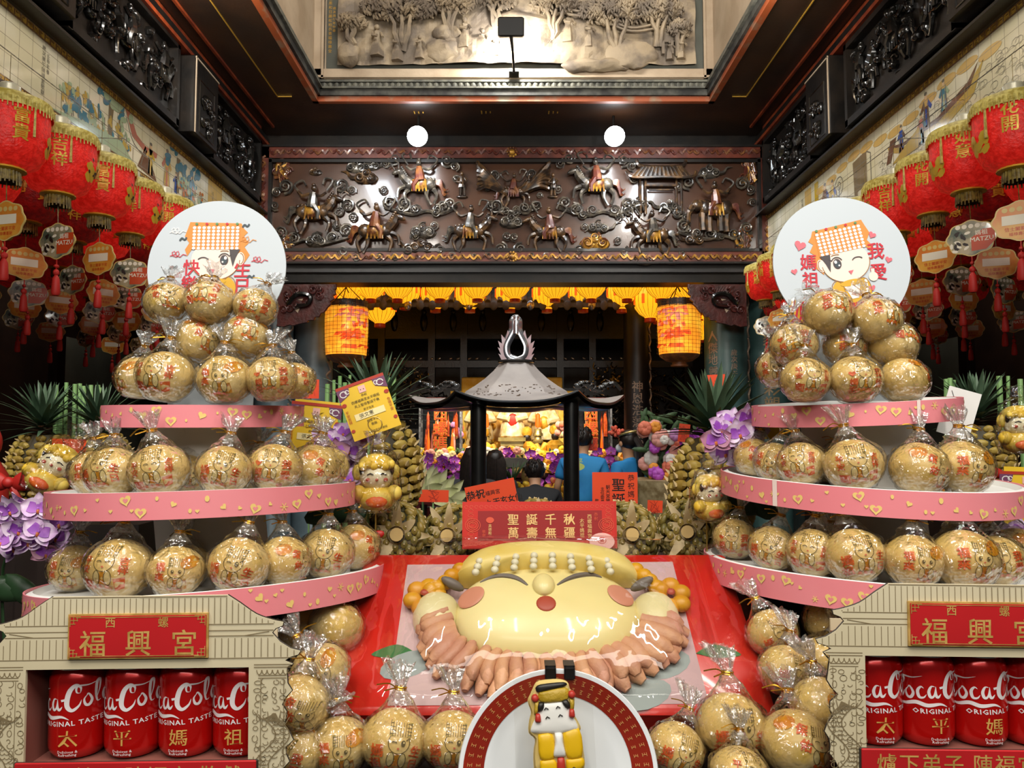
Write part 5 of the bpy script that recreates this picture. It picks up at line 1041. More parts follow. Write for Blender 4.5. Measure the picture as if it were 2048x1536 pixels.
for lab, spots, Y, rr in (('purple orchid spray beside the left tower under the yellow tag', [(690, 868), (718, 880), (662, 885), (738, 875), (700, 900), (674, 905), (652, 872), (690, 925), (712, 905), (682, 945), (700, 960), (668, 930)], 1.42, .027),
      ('lilac orchid spray left of the right tower above the pineapple', [(1462, 845), (1490, 838), (1440, 860), (1478, 868), (1505, 860), (1430, 882), (1462, 890), (1495, 885), (1450, 905), (1480, 915)], 1.36, .029),
      ('lilac and white orchid spray at the far left edge', [(22, 1020), (44, 1012), (78, 1018), (100, 1020), (10, 1045), (64, 1040), (118, 1048), (40, 1060), (90, 1070), (20, 1075), (60, 1085), (96, 1105), (78, 1065), (116, 1075), (-8, 1030), (30, 1095), (4, 1085)], 1.25, .027),
      ('white and violet orchid spray at the far right edge', [(2012, 1072), (2040, 1065), (2026, 1095), (2046, 1110), (2018, 1120), (2040, 1135), (2060, 1090)], 1.3, .027)):
    p0 = P(spots[0][0], spots[0][1] + 60, Y + .03); t = thing('orchid_spray', lab, 'orchid', p0); q = random.Random(len(lab))
    for k, (px, py) in enumerate(spots):
        b = orchid_flower(rr, face_T(P(px, py, Y + q.uniform(-.02, .03)) - p0, q.uniform(-.5, .5), q.uniform(-.35, .4), q.uniform(-.5, .5)), 'orchid_rim' if k % 6 != 5 else 'orchid_back'); obj('flower', b, t)
    b = MB().mat('leaf_dark').tube(spl([P(px, py, Y + .04) - p0 for px, py in spots[::3]] + [P(spots[-1][0], spots[-1][1] + 90, Y + .06) - p0] + [Vector((P(spots[-1][0], 900, Y).x, Y + .06, 1.05)) - p0], 4), .0025, 5)
    for k in range(3): b.ell(P(spots[-1][0] + 30 * k - 20, spots[-1][1] + 95, Y + .05) - p0, (.04, .012, .02), 8, 5, rot=(0, .5 * k - .4, 0))
    obj('stem', b, t)
# bouquet on the right in the middle distance, lilies on the left
t = thing('flower_basket', 'mixed basket of pink, white and purple flowers right of the ponytailed woman', 'flowers', P(1330, 930, 5.6)); p0 = t.location.copy(); q = random.Random(31)
for k in range(46): b = MB(); px, py = q.uniform(1285, 1400), q.uniform(850, 955); bloom(b, P(px, py, 5.6 + q.uniform(-.1, .1)) - p0, q.uniform(.035, .06), q.choice(('fl_white', 'fl_pink', 'fl_lilac', 'fl_orange', 'fl_coral', 'fl_white', 'orchid_deep')), q); obj('flower', b, t)
b = MB().mat('fl_leaf')
for k in range(70): px, py = q.uniform(1280, 1400), q.uniform(830, 960); b.ell(P(px, py, 5.72) - p0, (.07, .012, .02), 6, 4, rot=(0, q.uniform(-1.4, 1.4), 0))
obj('leaves', b, t); b = MB().mat('dry_leaf').lathe([(.2, -p0.z), (.2, -p0.z + .03), (.05, -p0.z + .06), (.05, -.5), (.2, -.42), (.26, -.3), (.28, -.1)], 18); obj('basket', b, t)
t = thing('purple_orchid_bouquet', 'bright purple orchids leaning over the right bouquet beside the pineapple', 'orchid', P(1385, 880, 5.45)); p0 = t.location.copy()
for px, py in ((1372, 905), (1380, 880), (1392, 895), (1398, 868), (1385, 915), (1375, 890), (1405, 885)): b = orchid_flower(.06, face_T(P(px, py, 5.45) - p0, q.uniform(-.4, .4), 0, q.uniform(-.5, .5)), 'orchid_deep', 'orchid_core'); obj('flower', b, t)
M('lily_white', '#e8e6c8', .5, col2='#cfd49a', sc=9)
for i, (px, py, ang) in enumerate(((845, 965, .5), (826, 968, 0), (866, 975, 1.0), (885, 990, 1.3))):
    t = thing('white_lily', 'white lily bloom before the incense pavilion, %s from the left' % ('second', 'first', 'third', 'fourth')[i], 'lily', P(px, py + 22, 2.6)); b = MB()
    for k in range(5): petal(b, .11, .04, (k - 2) * .42 - ang * .8, .05, 'lily_white', None, Matrix.Rotation(PI / 2, 4, 'X') @ Matrix.Rotation((k - 2) * .2, 4, 'Y'))
    obj('petals', b, t); b = MB().mat('fl_leaf').tube([(0, 0, 0), (.01, 0, 1.05 - t.location.z)], .004, 5); obj('stem', b, t)
M('paper_orange', '#e84a1c', .55, col2='#e5421a', sc=5); M('ink', '#181210', .5); M('card_red', '#c3281c', .5, col2='#b5221a', sc=6); M('card_dark', '#8e1a1a', .5); M('card_gold', '#e0b878', .4); M('card_pattern', '#d2543a', .5); M('pink_pale', '#e3b0a8', .5); M('paper_white', '#d9d7d4', .6); M('tag_yellow', '#e0b92a', .5, col2='#d8ae22', sc=4); M('tag_stripe', '#a8321e', .5); M('tag_purple', '#6a3a5a', .5); M('note_cream', '#ead9a0', .5); M('wire_gold', '#b0924a', .3, .7)
def card(name, lab, cat, px, py, Y, w, h, rot, mat, art, th=.0012, group=None, stand=True):
    """flat card: w, h in image pixels at distance Y, rot = lean (x), turn (z), roll in its own plane"""
    k = Y / F; t = thing(name, lab, cat, P(px, py, Y), (0, 0, 0), group); Tm = Matrix.Rotation(rot[1], 4, 'Z') @ Matrix.Rotation(rot[0], 4, 'X') @ Matrix.Rotation(rot[2], 4, 'Y'); b = MB().mat(mat).box((0, th / 2, 0), (w * k, th, h * k), Tm); obj('sheet', b, t)
    if stand: zb = (1.05 if Y < 2.7 else 0.) - t.location.z; b = MB().mat('cane').tube([(0, .006, -h * k * .3), (0, .012, zb)], .0025, 5); obj('stick', b, t)
    if art: a = Art(0, 0, k); art(a); b = MB(); a.put(b, lambda u, v, w_: Tm @ Vector((u, -w_, v)), .0005, .00025); obj('printing', b, t, 0)
    return t
card('paper_notice', 'tilted orange paper notice with black brush writing left of the red greeting card', 'notice', 985, 1000, 2.3, 100, 70, (0, .1, -.2), 'paper_orange', lambda a: (a.text('恭祝', -31, 17, 19, 'ink', bold=.03), a.text('福興宮', 3, 15, 10, 'ink'), a.text('九天玄女仙', 22, -4, 15, 'ink', bold=.03), a.text('土保聖誕千秋', 5, -20, 14, 'ink', bold=.03)))
card('paper_notice', 'upright orange paper notice with large black characters right of the red greeting card', 'notice', 1230, 990, 2.2, 90, 90, (0, 0, 0), 'paper_orange', lambda a: (a.text('聖誕', 7, 5, 27, 'ink', vert=True, bold=.02, sp=1.1), a.text('恭祝媽祖', 32, 10, 14, 'ink', vert=True, sp=1.15), a.text('朝天宮管理', -14, -2, 9, 'ink', vert=True), a.text('主任委員蔡', -25, -4, 8, 'ink', vert=True), a.text('敬賀', -36, -15, 8, 'ink', vert=True)))
for nm, px, py, Y, w, h, roll, lab in (('red_paper', 1434, 775, 2.1, 36, 52, -.06, 'orange red paper slip standing behind the right pineapple crown'), ('red_paper', 1368, 866, 5.3, 22, 36, .12, 'orange red paper slip on the flower basket'), ('red_paper', 1186, 888, 7.9, 18, 26, 0, 'small orange paper hung on the right glass case'), ('red_paper', 620, 778, 2.2, 36, 38, 0, 'orange paper behind the second yellow tag'), ('red_paper', 799, 890, 2.0, 36, 50, .1, 'orange paper slip behind the left pineapple crown'), ('red_paper', 137, 900, 1.58, 68, 44, .03, 'fluorescent red paper between the two left pineapples'), ('red_paper', 866, 992, 2.4, 62, 24, .02, 'red paper lying below the white lilies'), ('red_paper', 1310, 1013, 2.3, 30, 24, .05, 'small red paper behind the right cut pineapples')):
    card(nm, lab, 'paper', px, py, Y, w, h, (0, 0, roll), 'paper_orange', lambda a: [a.line([(R.uniform(-12, 8), R.uniform(-15, 15)), (R.uniform(-8, 12), R.uniform(-15, 15))], .7, 'tag_stripe') for _ in range(14)])
def greet(a):
    a.poly([(-150, -44), (150, -44), (150, 44), (-150, 44)], 'card_red'); a.poly([(-122, -30), (124, -30), (124, 28), (-122, 28)], 'card_dark', 2)
    for k in range(30):
        for y in (-37, 36): a.line(arc(-145 + k * 10, y, 3.6, 3, 0, 300, 6), .9, 'card_pattern', 2)
    for k in range(7):
        for x in (-136, 137): a.line(arc(x, -26 + k * 9, 8 - abs(k - 3) , 3.6, 0, 320, 7), .9, 'card_pattern', 2)
    for x in (-132, 132):
        for r in (15, 11, 7): a.line(arc(x, 0, r, r * .85, 0, 360, 16), 1.1, 'card_pattern', 4)
    for k, ch in enumerate('聖誕千秋'): a.text(ch, -52 + k * 37, 11, 23, 'card_gold', 4, bold=.03)
    for k, ch in enumerate('萬壽無疆'): a.text(ch, -52 + k * 37, -15, 23, 'card_gold', 4, bold=.03)
    a.text('西螺福興宮', 99, -3, 9.5, 'card_gold', 4, vert=True); a.text('太平媽祖', 84, -6, 9.5, 'card_gold', 4, vert=True); a.text('恭祝', 112, 16, 8, 'card_pattern', 4, vert=True); a.text('真德殿', -98, -8, 7, 'card_gold', 4, vert=True); a.text('敬獻', -110, -16, 7, 'card_pattern', 4, vert=True); a.disc(-98, 10, 8, 6, 'card_pattern', 4)
card('greeting_card', 'wide dark red greeting card with gold characters above the bread face', 'card', 1079, 1050, 1.37, 306, 92, (-.1, 0, -.005), 'card_red', greet)
card('round_seal_card', 'small pale pink oval card with red seal at the corner of the red greeting card', 'card', 1204, 1083, 1.36, 2, 2, (-.1, 0, 0), 'pink_pale', stand=False, art=lambda a: (a.disc(0, 0, 25, 17, 'pink_pale', 1, n=24), a.line(arc(0, 2, 8, 6, 0, 360, 14), 1, 'card_red', 2), a.text('壽', 0, 2, 9, 'card_red', 2)))
def ytag(a):
    a.poly([(-50, 50), (50, 50), (50, 56), (-50, 56)], 'tag_stripe', 2)
    for sx in (-1, 1): a.poly([(sx * 50, 50), (sx * 24, 50), (sx * 27, 36), (sx * 50, 26)], 'tag_purple', 2); a.line(arc(sx * 38, 40, 7, 6, 0, 320, 8), 2, 'paper_white', 3); a.line(arc(sx * 30, 42, 4, 4, 0, 320, 8), 1.6, 'paper_white', 3); a.disc(sx * 44, 18, 5, 4, 'tag_stripe', 2); a.disc(sx * 44, -36, 4, 3.5, 'tag_stripe', 2)
    a.poly([(-7, 32), (7, 32), (7, 46), (-7, 46)], 'pink_pale', 2); a.disc(-3, 38, 1, 1, 'ink', 3); a.disc(3, 38, 1, 1, 'ink', 3)
    a.text('恭祝', 0, 27, 6, 'ink', 2); a.text('西螺福興宮太平媽祖', 0, 18, 6.5, 'ink', 2); a.text('天上聖母聖誕千秋', 0, 9, 6.5, 'ink', 2); a.text('弟子信女', 0, -1, 5.5, 'ink', 2)
    a.poly([(-32, -19), (30, -19), (30, -6), (-32, -6)], 'note_cream', 2); a.text('張文憲', -8, -12, 10, 'ink', 3); a.text('闔家平安', 0, -26, 6, 'ink', 2); a.text('敬獻', 0, -34, 6, 'ink', 2); a.text('合境平安', 43, -8, 7, 'tag_stripe', 2, vert=True); a.text('平安吉祥', -43, -8, 7, 'tag_stripe', 2, vert=True); a.text('西螺福興宮太平媽祖', 0, -48, 5, 'ink', 2)
card('blessing_tag', 'yellow blessing tag tilted on a wire above the purple orchids', 'tag', 737, 814, 1.38, 98, 112, (-.05, .1, -.36), 'tag_yellow', ytag); card('blessing_tag', 'yellow blessing tag half behind the left tower trays', 'tag', 628, 862, 1.5, 88, 122, (-.05, .1, .1), 'tag_yellow', ytag)
card('blessing_tag', 'yellow blessing tag cut off at the far right edge', 'tag', 2052, 1000, 1.42, 82, 130, (0, -.1, .03), 'tag_yellow', ytag); card('blessing_tag', 'yellow paper slip just left of the right tower middle tray', 'tag', 1543, 860, 1.42, 44, 34, (0, 0, -.05), 'tag_yellow', None)
card('white_card', 'plain white folded card standing behind the right tower top tray', 'card', 1918, 826, 1.32, 62, 96, (0, -.15, .3), 'paper_white', lambda a: a.line([(-25, 40), (28, -46)], 1, 'ink'))
for lab, pts, Y in (('brass wire card holder with a ring under the tilted yellow tag', [(750, 862), (742, 905), (730, 960), (728, 1005)], 1.365),):
    t = thing('wire_holder', lab, 'wire', P(750, 862, Y)); p0 = t.location.copy(); b = MB().mat('wire_gold').tube([P(x, y, Y) - p0 for x, y in pts], .0012, 5); b.tube([P(750 + 14 * math.cos(a), 848 + 14 * math.sin(a), Y - .004) - p0 for a in [2 * PI * i / 18 for i in range(19)]], .0012, 5); obj('wire', b, t)
# ---------------------------------------------------------------- offering table and towers
b = MB().mat('table_cloth').box((0, 1.75, 1.03), (3.3, 2.1, .04)); b.box((0, .72, .55), (3.3, .03, 1.0))
for sx in (-1, 1): b.box((sx * 1.6, 1.75, .5), (.06, 2.0, 1.0))
o = obj('offering_table', b); tag(o, 'dark cloth covered table under all the front offerings', 'table')
def sub(q): return q
TOW = {}
def tower(nm, lab, tiers, base, lean):
    t = thing('tiered_stand', lab, 'tiered stand', (base[0], base[1], 1.05)); o0 = Vector((base[0], base[1], 1.05)); q = random.Random(len(nm))
    prev = Vector((0, 0, 0)); pts = [prev] + [Vector((x - base[0], y - base[1], z - 1.05 - .02)) for x, y, z, r, tx, ty, bh in tiers]
    b = MB().mat('column_white').tube(pts, .085, 20); b.lathe([(.2, 0), (.2, .012), (.09, .02)], 28); obj('column', b, t)
    for i, (x, y, z, r, tx, ty, bh) in enumerate(tiers):
        c = Vector((x, y, z)) - o0; Tm = Matrix.Translation(c) @ Matrix(((1, 0, 0, 0), (0, 1, 0, 0), (tx, ty, 1, 0), (0, 0, 0, 1)))
        b = MB().mat('tray_white').lathe([(.001, -.018), (r - .004, -.018), (r - .003, -.004), (r - .012, 0), (r - .018, -.008), (r - .022, -.009), (.001, -.009)], 64, T=Tm); tr = obj('tray', b, t)
        b = MB().mat('band_pink').lathe([(r - .002, .0), (r, .0), (r, -bh), (r - .002, -bh), (r - .002, .0)], 72, T=Tm, cap=False); a = Art(); n = int(2 * PI * r / .021)
        for k in range(n):
            u = k * .021; v = -bh / 2 + q.uniform(-.28, .28) * bh; s_ = q.choice((.0032, .0045, .0062, .0085)); kind = q.random()
            if s_ > .008: a.poly(heart(u, v, s_, q.uniform(-.4, .4)), 'band_yellow'); a.poly(heart(u, v, s_ * .45, 0), 'band_pink', 2)
            elif kind < .55: a.poly(heart(u, v, s_, q.uniform(-1, 1)), 'band_yellow')
            elif kind < .8:
                for m in range(3): a.line([(u - s_ * math.cos(m * 1.05), v - s_ * math.sin(m * 1.05)), (u + s_ * math.cos(m * 1.05), v + s_ * math.sin(m * 1.05))], .0012, 'band_yellow')
            else: a.disc(u, v, s_ * .5, s_ * .7, 'band_yellow', n=9)
            if q.random() < .35: a.poly(heart(u + .009, -bh * q.uniform(.08, .9), .003), 'band_yellow')
        a.put(b, lambda u, v, w: Tm @ Vector(((r + w) * math.cos(u / r), (r + w) * math.sin(u / r), v)), .0003, .0002)
        if nm == 'R' and i: an = -PI / 2 + (.15 if i == 2 else -1.0); b.mat('tape_white').grid(3, 3, lambda s, tt: Tm @ Vector(((r + .001) * math.cos(an + .035 * s), (r + .001) * math.sin(an + .035 * s), .001 - (bh + .001) * tt)))
        obj('pink_band', b, t)
    TOW[nm] = tiers; return t
tower('L', 'tall white stand with three round pink heart trays on the left', [(-.476, 1.27, 1.372, .267, .054, -.071, .04), (-.492, 1.27, 1.513, .232, .026, -.032, .037), (-.5, 1.27, 1.643, .154, 0, .02, .033)], (-.476, 1.27), 0)
tower('R', 'tall white stand with three round pink heart trays on the right', [(.605, 1.3, 1.389, .279, -.03, -.025, .04), (.588, 1.3, 1.527, .232, -.031, .039, .038), (.571, 1.3, 1.652, .162, .05, .04, .034)], (.605, 1.3), 0)
# ---------------------------------------------------------------- buns in film
def BUN(name):
    m = M(name, '#c9a25c', .42, coat=.15, spec=.4); nt = m.node_tree; L = nt.links.new; bs = nt.nodes['Principled BSDF']
    tc = nd(nt, 'ShaderNodeTexCoord'); n = nd(nt, 'ShaderNodeTexNoise', Scale=16., Detail=3.); L(tc.outputs['Object'], n.inputs['Vector'])
    r = nd(nt, 'ShaderNodeValToRGB'); e = r.color_ramp.elements; e[0].position = .34; e[0].color = hexc('#d3ae63'); e[1].position = .66; e[1].color = hexc('#e4c98c'); L(n.outputs['Fac'], r.inputs[0])
    n2 = nd(nt, 'ShaderNodeTexNoise', Scale=24., Detail=1.); mp = nd(nt, 'ShaderNodeMapping'); mp.inputs['Location'].default_value = (3, 7, 1); L(tc.outputs['Object'], mp.inputs[0]); L(mp.outputs[0], n2.inputs['Vector'])
    r2 = nd(nt, 'ShaderNodeValToRGB'); r2.color_ramp.elements[0].position = .56; r2.color_ramp.elements[1].position = .74; r2.color_ramp.elements[1].color = (.7, .7, .7, 1); L(n2.outputs['Fac'], r2.inputs[0])
    mx = nd(nt, 'ShaderNodeMix', _data_type='RGBA'); mx.inputs['B'].default_value = hexc('#d6ae38'); L(r2.outputs[0], mx.inputs['Factor']); L(r.outputs[0], mx.inputs['A']); L(mx.outputs['Result'], bs.inputs['Base Color'])
BUN('bun_dough'); M('print_orange', '#e06a20', .5, col2='#cf5420', sc=60); M('print_olive', '#8f7a1e', .5, col2='#a58c34', sc=80); M('print_dark', '#5e4f2a', .5); M('print_amber', '#cf8f1c', .5, col2='#c97a1a', sc=70); M('print_cream', '#d8c284', .5); M('print_pinkdot', '#c9684a', .5); M('tie_gold', '#c08a28', .25, .8)
FILM('film', .07, .8, .03, 1.0, 62, dist=.014); FILM('film_neck', .16, .75, .07, 1.0, 70, haze=.1, dist=.012); FILM('film_wrap', .05, .5, .045, .55, 22)
RX, RZ = .0415, .0375
def chibi(a, x=0., y=0., k=1., dark='print_dark', eyes=0):
    """small printed girl with a beaded hat and robe"""
    a.o = (x, y, k, 0)
    a.poly([(-.011, .012), (.012, .012), (.014, .026), (-.013, .027)], 'print_olive')
    for i in range(9): a.line([(-.012 + i * .003, .0125), (-.0125 + i * .0031, .026)], .0006, dark, 2)
    for i in range(4): a.line([(-.012, .0145 + i * .0033), (.0135, .0145 + i * .0033)], .0006, dark, 2)
    a.line(arc(0, .006, .0125, .0115, 150, 390, 14), .0008, dark, 2)
    if eyes == 0: a.line(arc(-.0055, .005, .003, .002, 20, 160, 6), .0011, dark, 3); a.disc(.005, .006, .0026, .0032, dark, 3); a.disc(.0056, .0068, .0009, .001, 'print_cream', 4); a.line([(.008, .009), (.012, .012)], .0013, dark, 3)
    else:
        for s_ in (-.0055, .0055): a.line(arc(s_, .005, .0032, .0022, 15, 165, 6), .0011, dark, 3) if eyes == 1 else (a.disc(s_, .005, .0024, .0028, dark, 3), a.disc(s_ + .0006, .0058, .0009, .001, 'print_cream', 4))
    a.disc(0, 0, .0016, .0011, 'print_pinkdot', 3, n=8)
    for s_ in (-1, 1): a.disc(s_ * .0068, -.013, .0042, .0085, 'print_cream', 1, s_ * .2); a.line(arc(s_ * .0068, -.013, .0042, .0085, 0, 360, 12), .0008, dark, 2)
    a.poly([(-.004, -.006), (.004, -.006), (.005, -.02), (-.005, -.02)], 'print_amber', 1)
    for i in range(6): a.disc(-.009 + .0036 * i, -.0235 - .0015 * (i % 2), .0026, .0022, 'print_amber' if i % 2 else 'print_orange', 3, n=8)
    a.o = (0, 0, 1, 0)
def bunprint(v):
    a = Art()
    if v == 0: chibi(a, .002, .002, .98); a.text('媽', -.021, -.004, .0145, 'print_orange', 2, bold=.05, rot=.2); a.text('祖', -.02, -.018, .0135, 'print_orange', 2, bold=.05, rot=.3); a.text('生', .0225, .0, .013, 'print_orange', 2, bold=.05, rot=-.2); a.text('日', .0215, -.014, .012, 'print_orange', 2, bold=.05)
    if v == 1: chibi(a, -.004, .002, .92, eyes=1); a.text('我', .019, .006, .0145, 'print_orange', 2, bold=.05); a.text('愛', .019, -.01, .0145, 'print_orange', 2, bold=.05); a.poly(heart(-.022, .004, .005), 'print_orange'); a.poly(heart(.012, -.026, .005), 'print_orange'); a.text('媽祖', -.02, -.014, .011, 'print_orange', 2, vert=True, bold=.05)
    if v == 2: chibi(a, .004, -.002, .9, eyes=2); a.text('福', -.018, .008, .013, 'print_orange', 2, bold=.06, rot=.1); a.text('來', -.018, -.006, .013, 'print_orange', 2, bold=.06, rot=.1); a.disc(.02, .016, .012, .009, 'print_amber', 1, .4); a.poly([(.008, -.024), (.02, -.022), (.018, -.008), (.01, -.01)], 'print_amber')
    if v == 3: chibi(a, 0, .002, 1.0, eyes=1); a.poly([(-.026, -.012), (-.013, -.014), (-.012, -.026), (-.024, -.022)], 'print_orange'); a.poly([(.013, -.012), (.025, -.009), (.023, -.022), (.013, -.026)], 'print_orange'); a.text('平安', -.0225, .004, .0105, 'print_orange', 2, vert=True, bold=.05); a.text('吉祥', .0225, .004, .0105, 'print_orange', 2, vert=True, bold=.05)
    if v == 4: a.text('保', .006, .012, .013, 'print_orange', 2, bold=.06, rot=-.2); a.text('佑', .01, -.004, .013, 'print_orange', 2, bold=.06, rot=-.2); chibi(a, .026, -.004, .8); a.disc(-.012, .018, .012, .008, 'print_amber', 1, .3, 12)
    return a
def onbun(u, v, w):
    d2 = min(.98, (u / RX) ** 2 + (v / RZ) ** 2); s_ = 1 + w / RX; return (u * s_, -RX * .97 * math.sqrt(1 - d2) * s_, RZ + v * s_)
def bag(seed):
    q = random.Random(seed); b = MB().mat('film'); nu, nv = 44, 26; dx, dy = q.uniform(-.012, .012), q.uniform(-.004, .018); fl = [q.uniform(0, 6.28) for _ in range(6)]
    def prof(t):
        if t < .5: a = -PI / 2 + (PI / 2 + .75) * t / .5; return RX * 1.05 * math.cos(a) + (.004 if t < .15 else 0), RZ + RZ * 1.06 * math.sin(a) + .0005
        if t < .78: k = (t - .5) / .28; r0 = RX * 1.05 * math.cos(.75); z0 = RZ + RZ * 1.06 * math.sin(.75); e = k ** .8; return r0 * (1 - e) + .0055 * e, z0 + (RZ * 2 + .022 - z0) * k
        k = (t - .78) / .22; return .0055 + .016 * k ** 1.2, RZ * 2 + .022 + .028 * k
    def fn(s, t):
        r, z = prof(t); a = s * 2 * PI; p = Vector((math.cos(a) * 2.2, math.sin(a) * 2.2, t * 3 + seed * 5))
        rid = abs(noise.noise(p * 2.6)) * 2; amp = (.04 if t < .35 else .05 + .22 * min(1, (t - .35) / .3)) if t > .08 else .0
        if t > .7: amp = .3; rid = .5 + .5 * math.sin(a * 7 + fl[0] + 2 * math.sin(a * 2 + fl[1]))
        rr = r * (1 + amp * (rid - .25)) if t < .78 else r * (.55 + .55 * rid)
        k = max(0, (t - .45) / .55); zz = z + (.008 * noise.noise(p * 1.5) if t > .85 else 0)
        return (rr * math.cos(a) + dx * k * k * 1.6, rr * math.sin(a) + dy * k * k * 1.6, max(.0004, zz))
    b.grid(nu, nv, fn)
    k0 = len(b.f); b.mat('film_neck'); ni = b.cur
    for i in range(len(b.m)):
        if i // nu >= int(nv * .66): b.m[i] = ni
    kk = max(0, (.78 - .45) / .55); c = (dx * kk * kk * 1.6, dy * kk * kk * 1.6, RZ * 2 + .022)
    g = MB().mat('tie_gold')
    for z in (-.0015, .0012): g.tube([(c[0] + .0068 * math.cos(a), c[1] + .0068 * math.sin(a), c[2] + z) for a in [2 * PI * i / 12 for i in range(13)]], .0012, 5)
    sd = q.choice((-1, 1)); g.tube(spl([(c[0] + sd * .006, c[1] - .004, c[2]), (c[0] + sd * .016, c[1] - .006, c[2] + .004), (c[0] + sd * .03, c[1] - .002, c[2] + q.uniform(-.008, .008))], 4), .001, 4); g.tube([(c[0] + sd * .006, c[1] - .004, c[2]), (c[0] + sd * .02, c[1] - .012, c[2] - .004)], .001, 4)
    return b, g
BAGS = [bag(i + 1) for i in range(4)]; PRO = []
for v in range(5):
    t = thing('wrapped_bun', 'x', 'bun'); q = random.Random(v)
    b = MB().mat('bun_dough'); b.ell((0, 0, RZ), (RX, RX * .97, RZ), 28, 20)
    b.v = [(x * (1 + .03 * noise.noise(Vector((x, y, z)) * 40 + Vector((v, 0, 0)))), y, max(.0012, z) * (1 + .02 * noise.noise(Vector((x, y, z)) * 30))) for x, y, z in b.v]
    bo = obj('bun', b, t); b = MB(); bunprint(v).put(b, onbun, .0007, .0002); obj('printed_picture', b, bo, 0)
    bg, g = BAGS[v % 4]; cb = obj('clear_bag', bg, t, 80); obj('gold_tie', g, cb); PRO.append(t)
pused = [False] * 5; BS = .82
def bun(lab, loc, size, var, rot=(0, 0, 0), group=None):
    if pused[var]: o = dup(PRO[var])
    else: o = PRO[var]; pused[var] = True
    o.location = loc; o.rotation_euler = rot; o.scale = (size * BS,) * 3; o['label'] = lab
    if group: o['group'] = group
    return o
POSW = {1: 'only', }
def tierbuns(tw, ti, items, name):
    x, y, z, r, tx, ty, bh = TOW[tw][ti]; n = len(items)
    for k, it in enumerate(items):
        px, size, var, back = it[:4]; roll = it[4] if len(it) > 4 else 0
        rin = r - .05; Y = y - .1
        for _ in range(8):
            X = (px - CX) / F * Y * 1.01; d = rin ** 2 - (X - x) ** 2; ny = y - math.sqrt(max(0, d)); Y = Y * .4 + .6 * (ny + back)
        X = (px - CX) / F * Y * 1.01; X = x + max(-rin, min(rin, X - x)); zz = z - .008 + tx * (X - x) + ty * (Y - y)
        yaw = math.atan2(X - 0, Y) * -.6 + R.uniform(-.35, .35) + (X - x) * 1.5
        bun('wrapped printed bun, %s from the left on the %s' % (ORD[k], name), (X, Y, zz), size, var, (R.uniform(-.22, -.02), roll or R.uniform(-.15, .15), yaw), 'buns on the ' + name)
tierbuns('L', 0, [(165, 1.12, 2, .03, .1), (250, 1.3, 3, 0), (362, 1.08, 2, .0), (390, 1.0, 3, .11), (476, 1.2, 0, 0, .25), (574, 1.12, 4, .0, .1), (655, 1.2, 0, .02, .1), (716, 1.2, 4, .05, .1)], 'lowest tray of the left stand')
tierbuns('L', 1, [(208, 1.12, 2, .04), (240, 1.15, 0, .0), (336, 1.18, 3, 0, -.15), (385, .95, 2, .1), (446, 1.12, 0, 0, .2), (520, .95, 1, .1), (549, 1.15, 1, .0), (622, 1.15, 4, .02, .3), (660, 1.1, 4, .06)], 'middle tray of the left stand')
tierbuns('R', 0, [(1452, 1.08, 1, .03), (1522, 1.08, 0, .01, .3), (1606, 1.12, 3, .0), (1650, .95, 2, .11), (1702, 1.22, 0, 0, -.1), (1805, 1.15, 2, .0, .1), (1908, 1.3, 2, .0), (1975, 1.15, 1, .02), (2012, 1.2, 4, .06)], 'lowest tray of the right stand')
tierbuns('R', 1, [(1492, 1.05, 4, .03, .2), (1532, 1.0, 2, .02, .3), (1600, 1.08, 3, .0), (1650, .9, 1, .1), (1705, 1.22, 3, 0), (1817, 1.2, 4, .0, .2), (1905, 1.25, 2, .0), (1962, 1.15, 2, .04)], 'middle tray of the right stand')
def pile(items, grp):
    for lab, px, py, Y, size, var, rot in items:
        p = P(px, py, Y); m = Euler(rot).to_matrix(); c = m @ Vector((0, 0, RZ * size * BS)); bun(lab, p - c, size, var, rot, grp)
pile([('wrapped bun, bottom left of the heap under the left round sign', 278, 756, 1.21, 1.05, 2, (-.1, 0, -.7)), ('wrapped bun second from the left in the bottom row under the left round sign', 332, 754, 1.155, 1.22, 3, (-.1, .1, -.1)), ('wrapped bun with wide eyed face in the bottom row under the left round sign', 450, 760, 1.155, 1.18, 2, (-.05, 0, .05)), ('wrapped bun right of centre in the bottom row under the left round sign', 543, 758, 1.16, 1.08, 1, (-.1, -.1, .3)), ('wrapped bun at the right end of the bottom row under the left round sign', 590, 762, 1.24, .95, 4, (0, 0, .6)),
      ('wrapped bun left in the middle row under the left round sign', 395, 684, 1.2, 1.1, 4, (-.5, .2, .1)), ('wrapped bun right in the middle row under the left round sign', 492, 674, 1.2, 1.08, 2, (-.6, .3, .3)), ('wrapped bun leftmost of the top row under the left round sign', 334, 606, 1.2, 1.02, 4, (-.3, -.2, -.3)), ('wrapped bun centre of the top row under the left round sign', 418, 606, 1.19, 1.08, 3, (-.6, 0, 0)), ('wrapped bun rightmost of the top row under the left round sign', 510, 616, 1.2, .98, 1, (-.2, .3, .3))], 'buns on the top tray of the left stand')
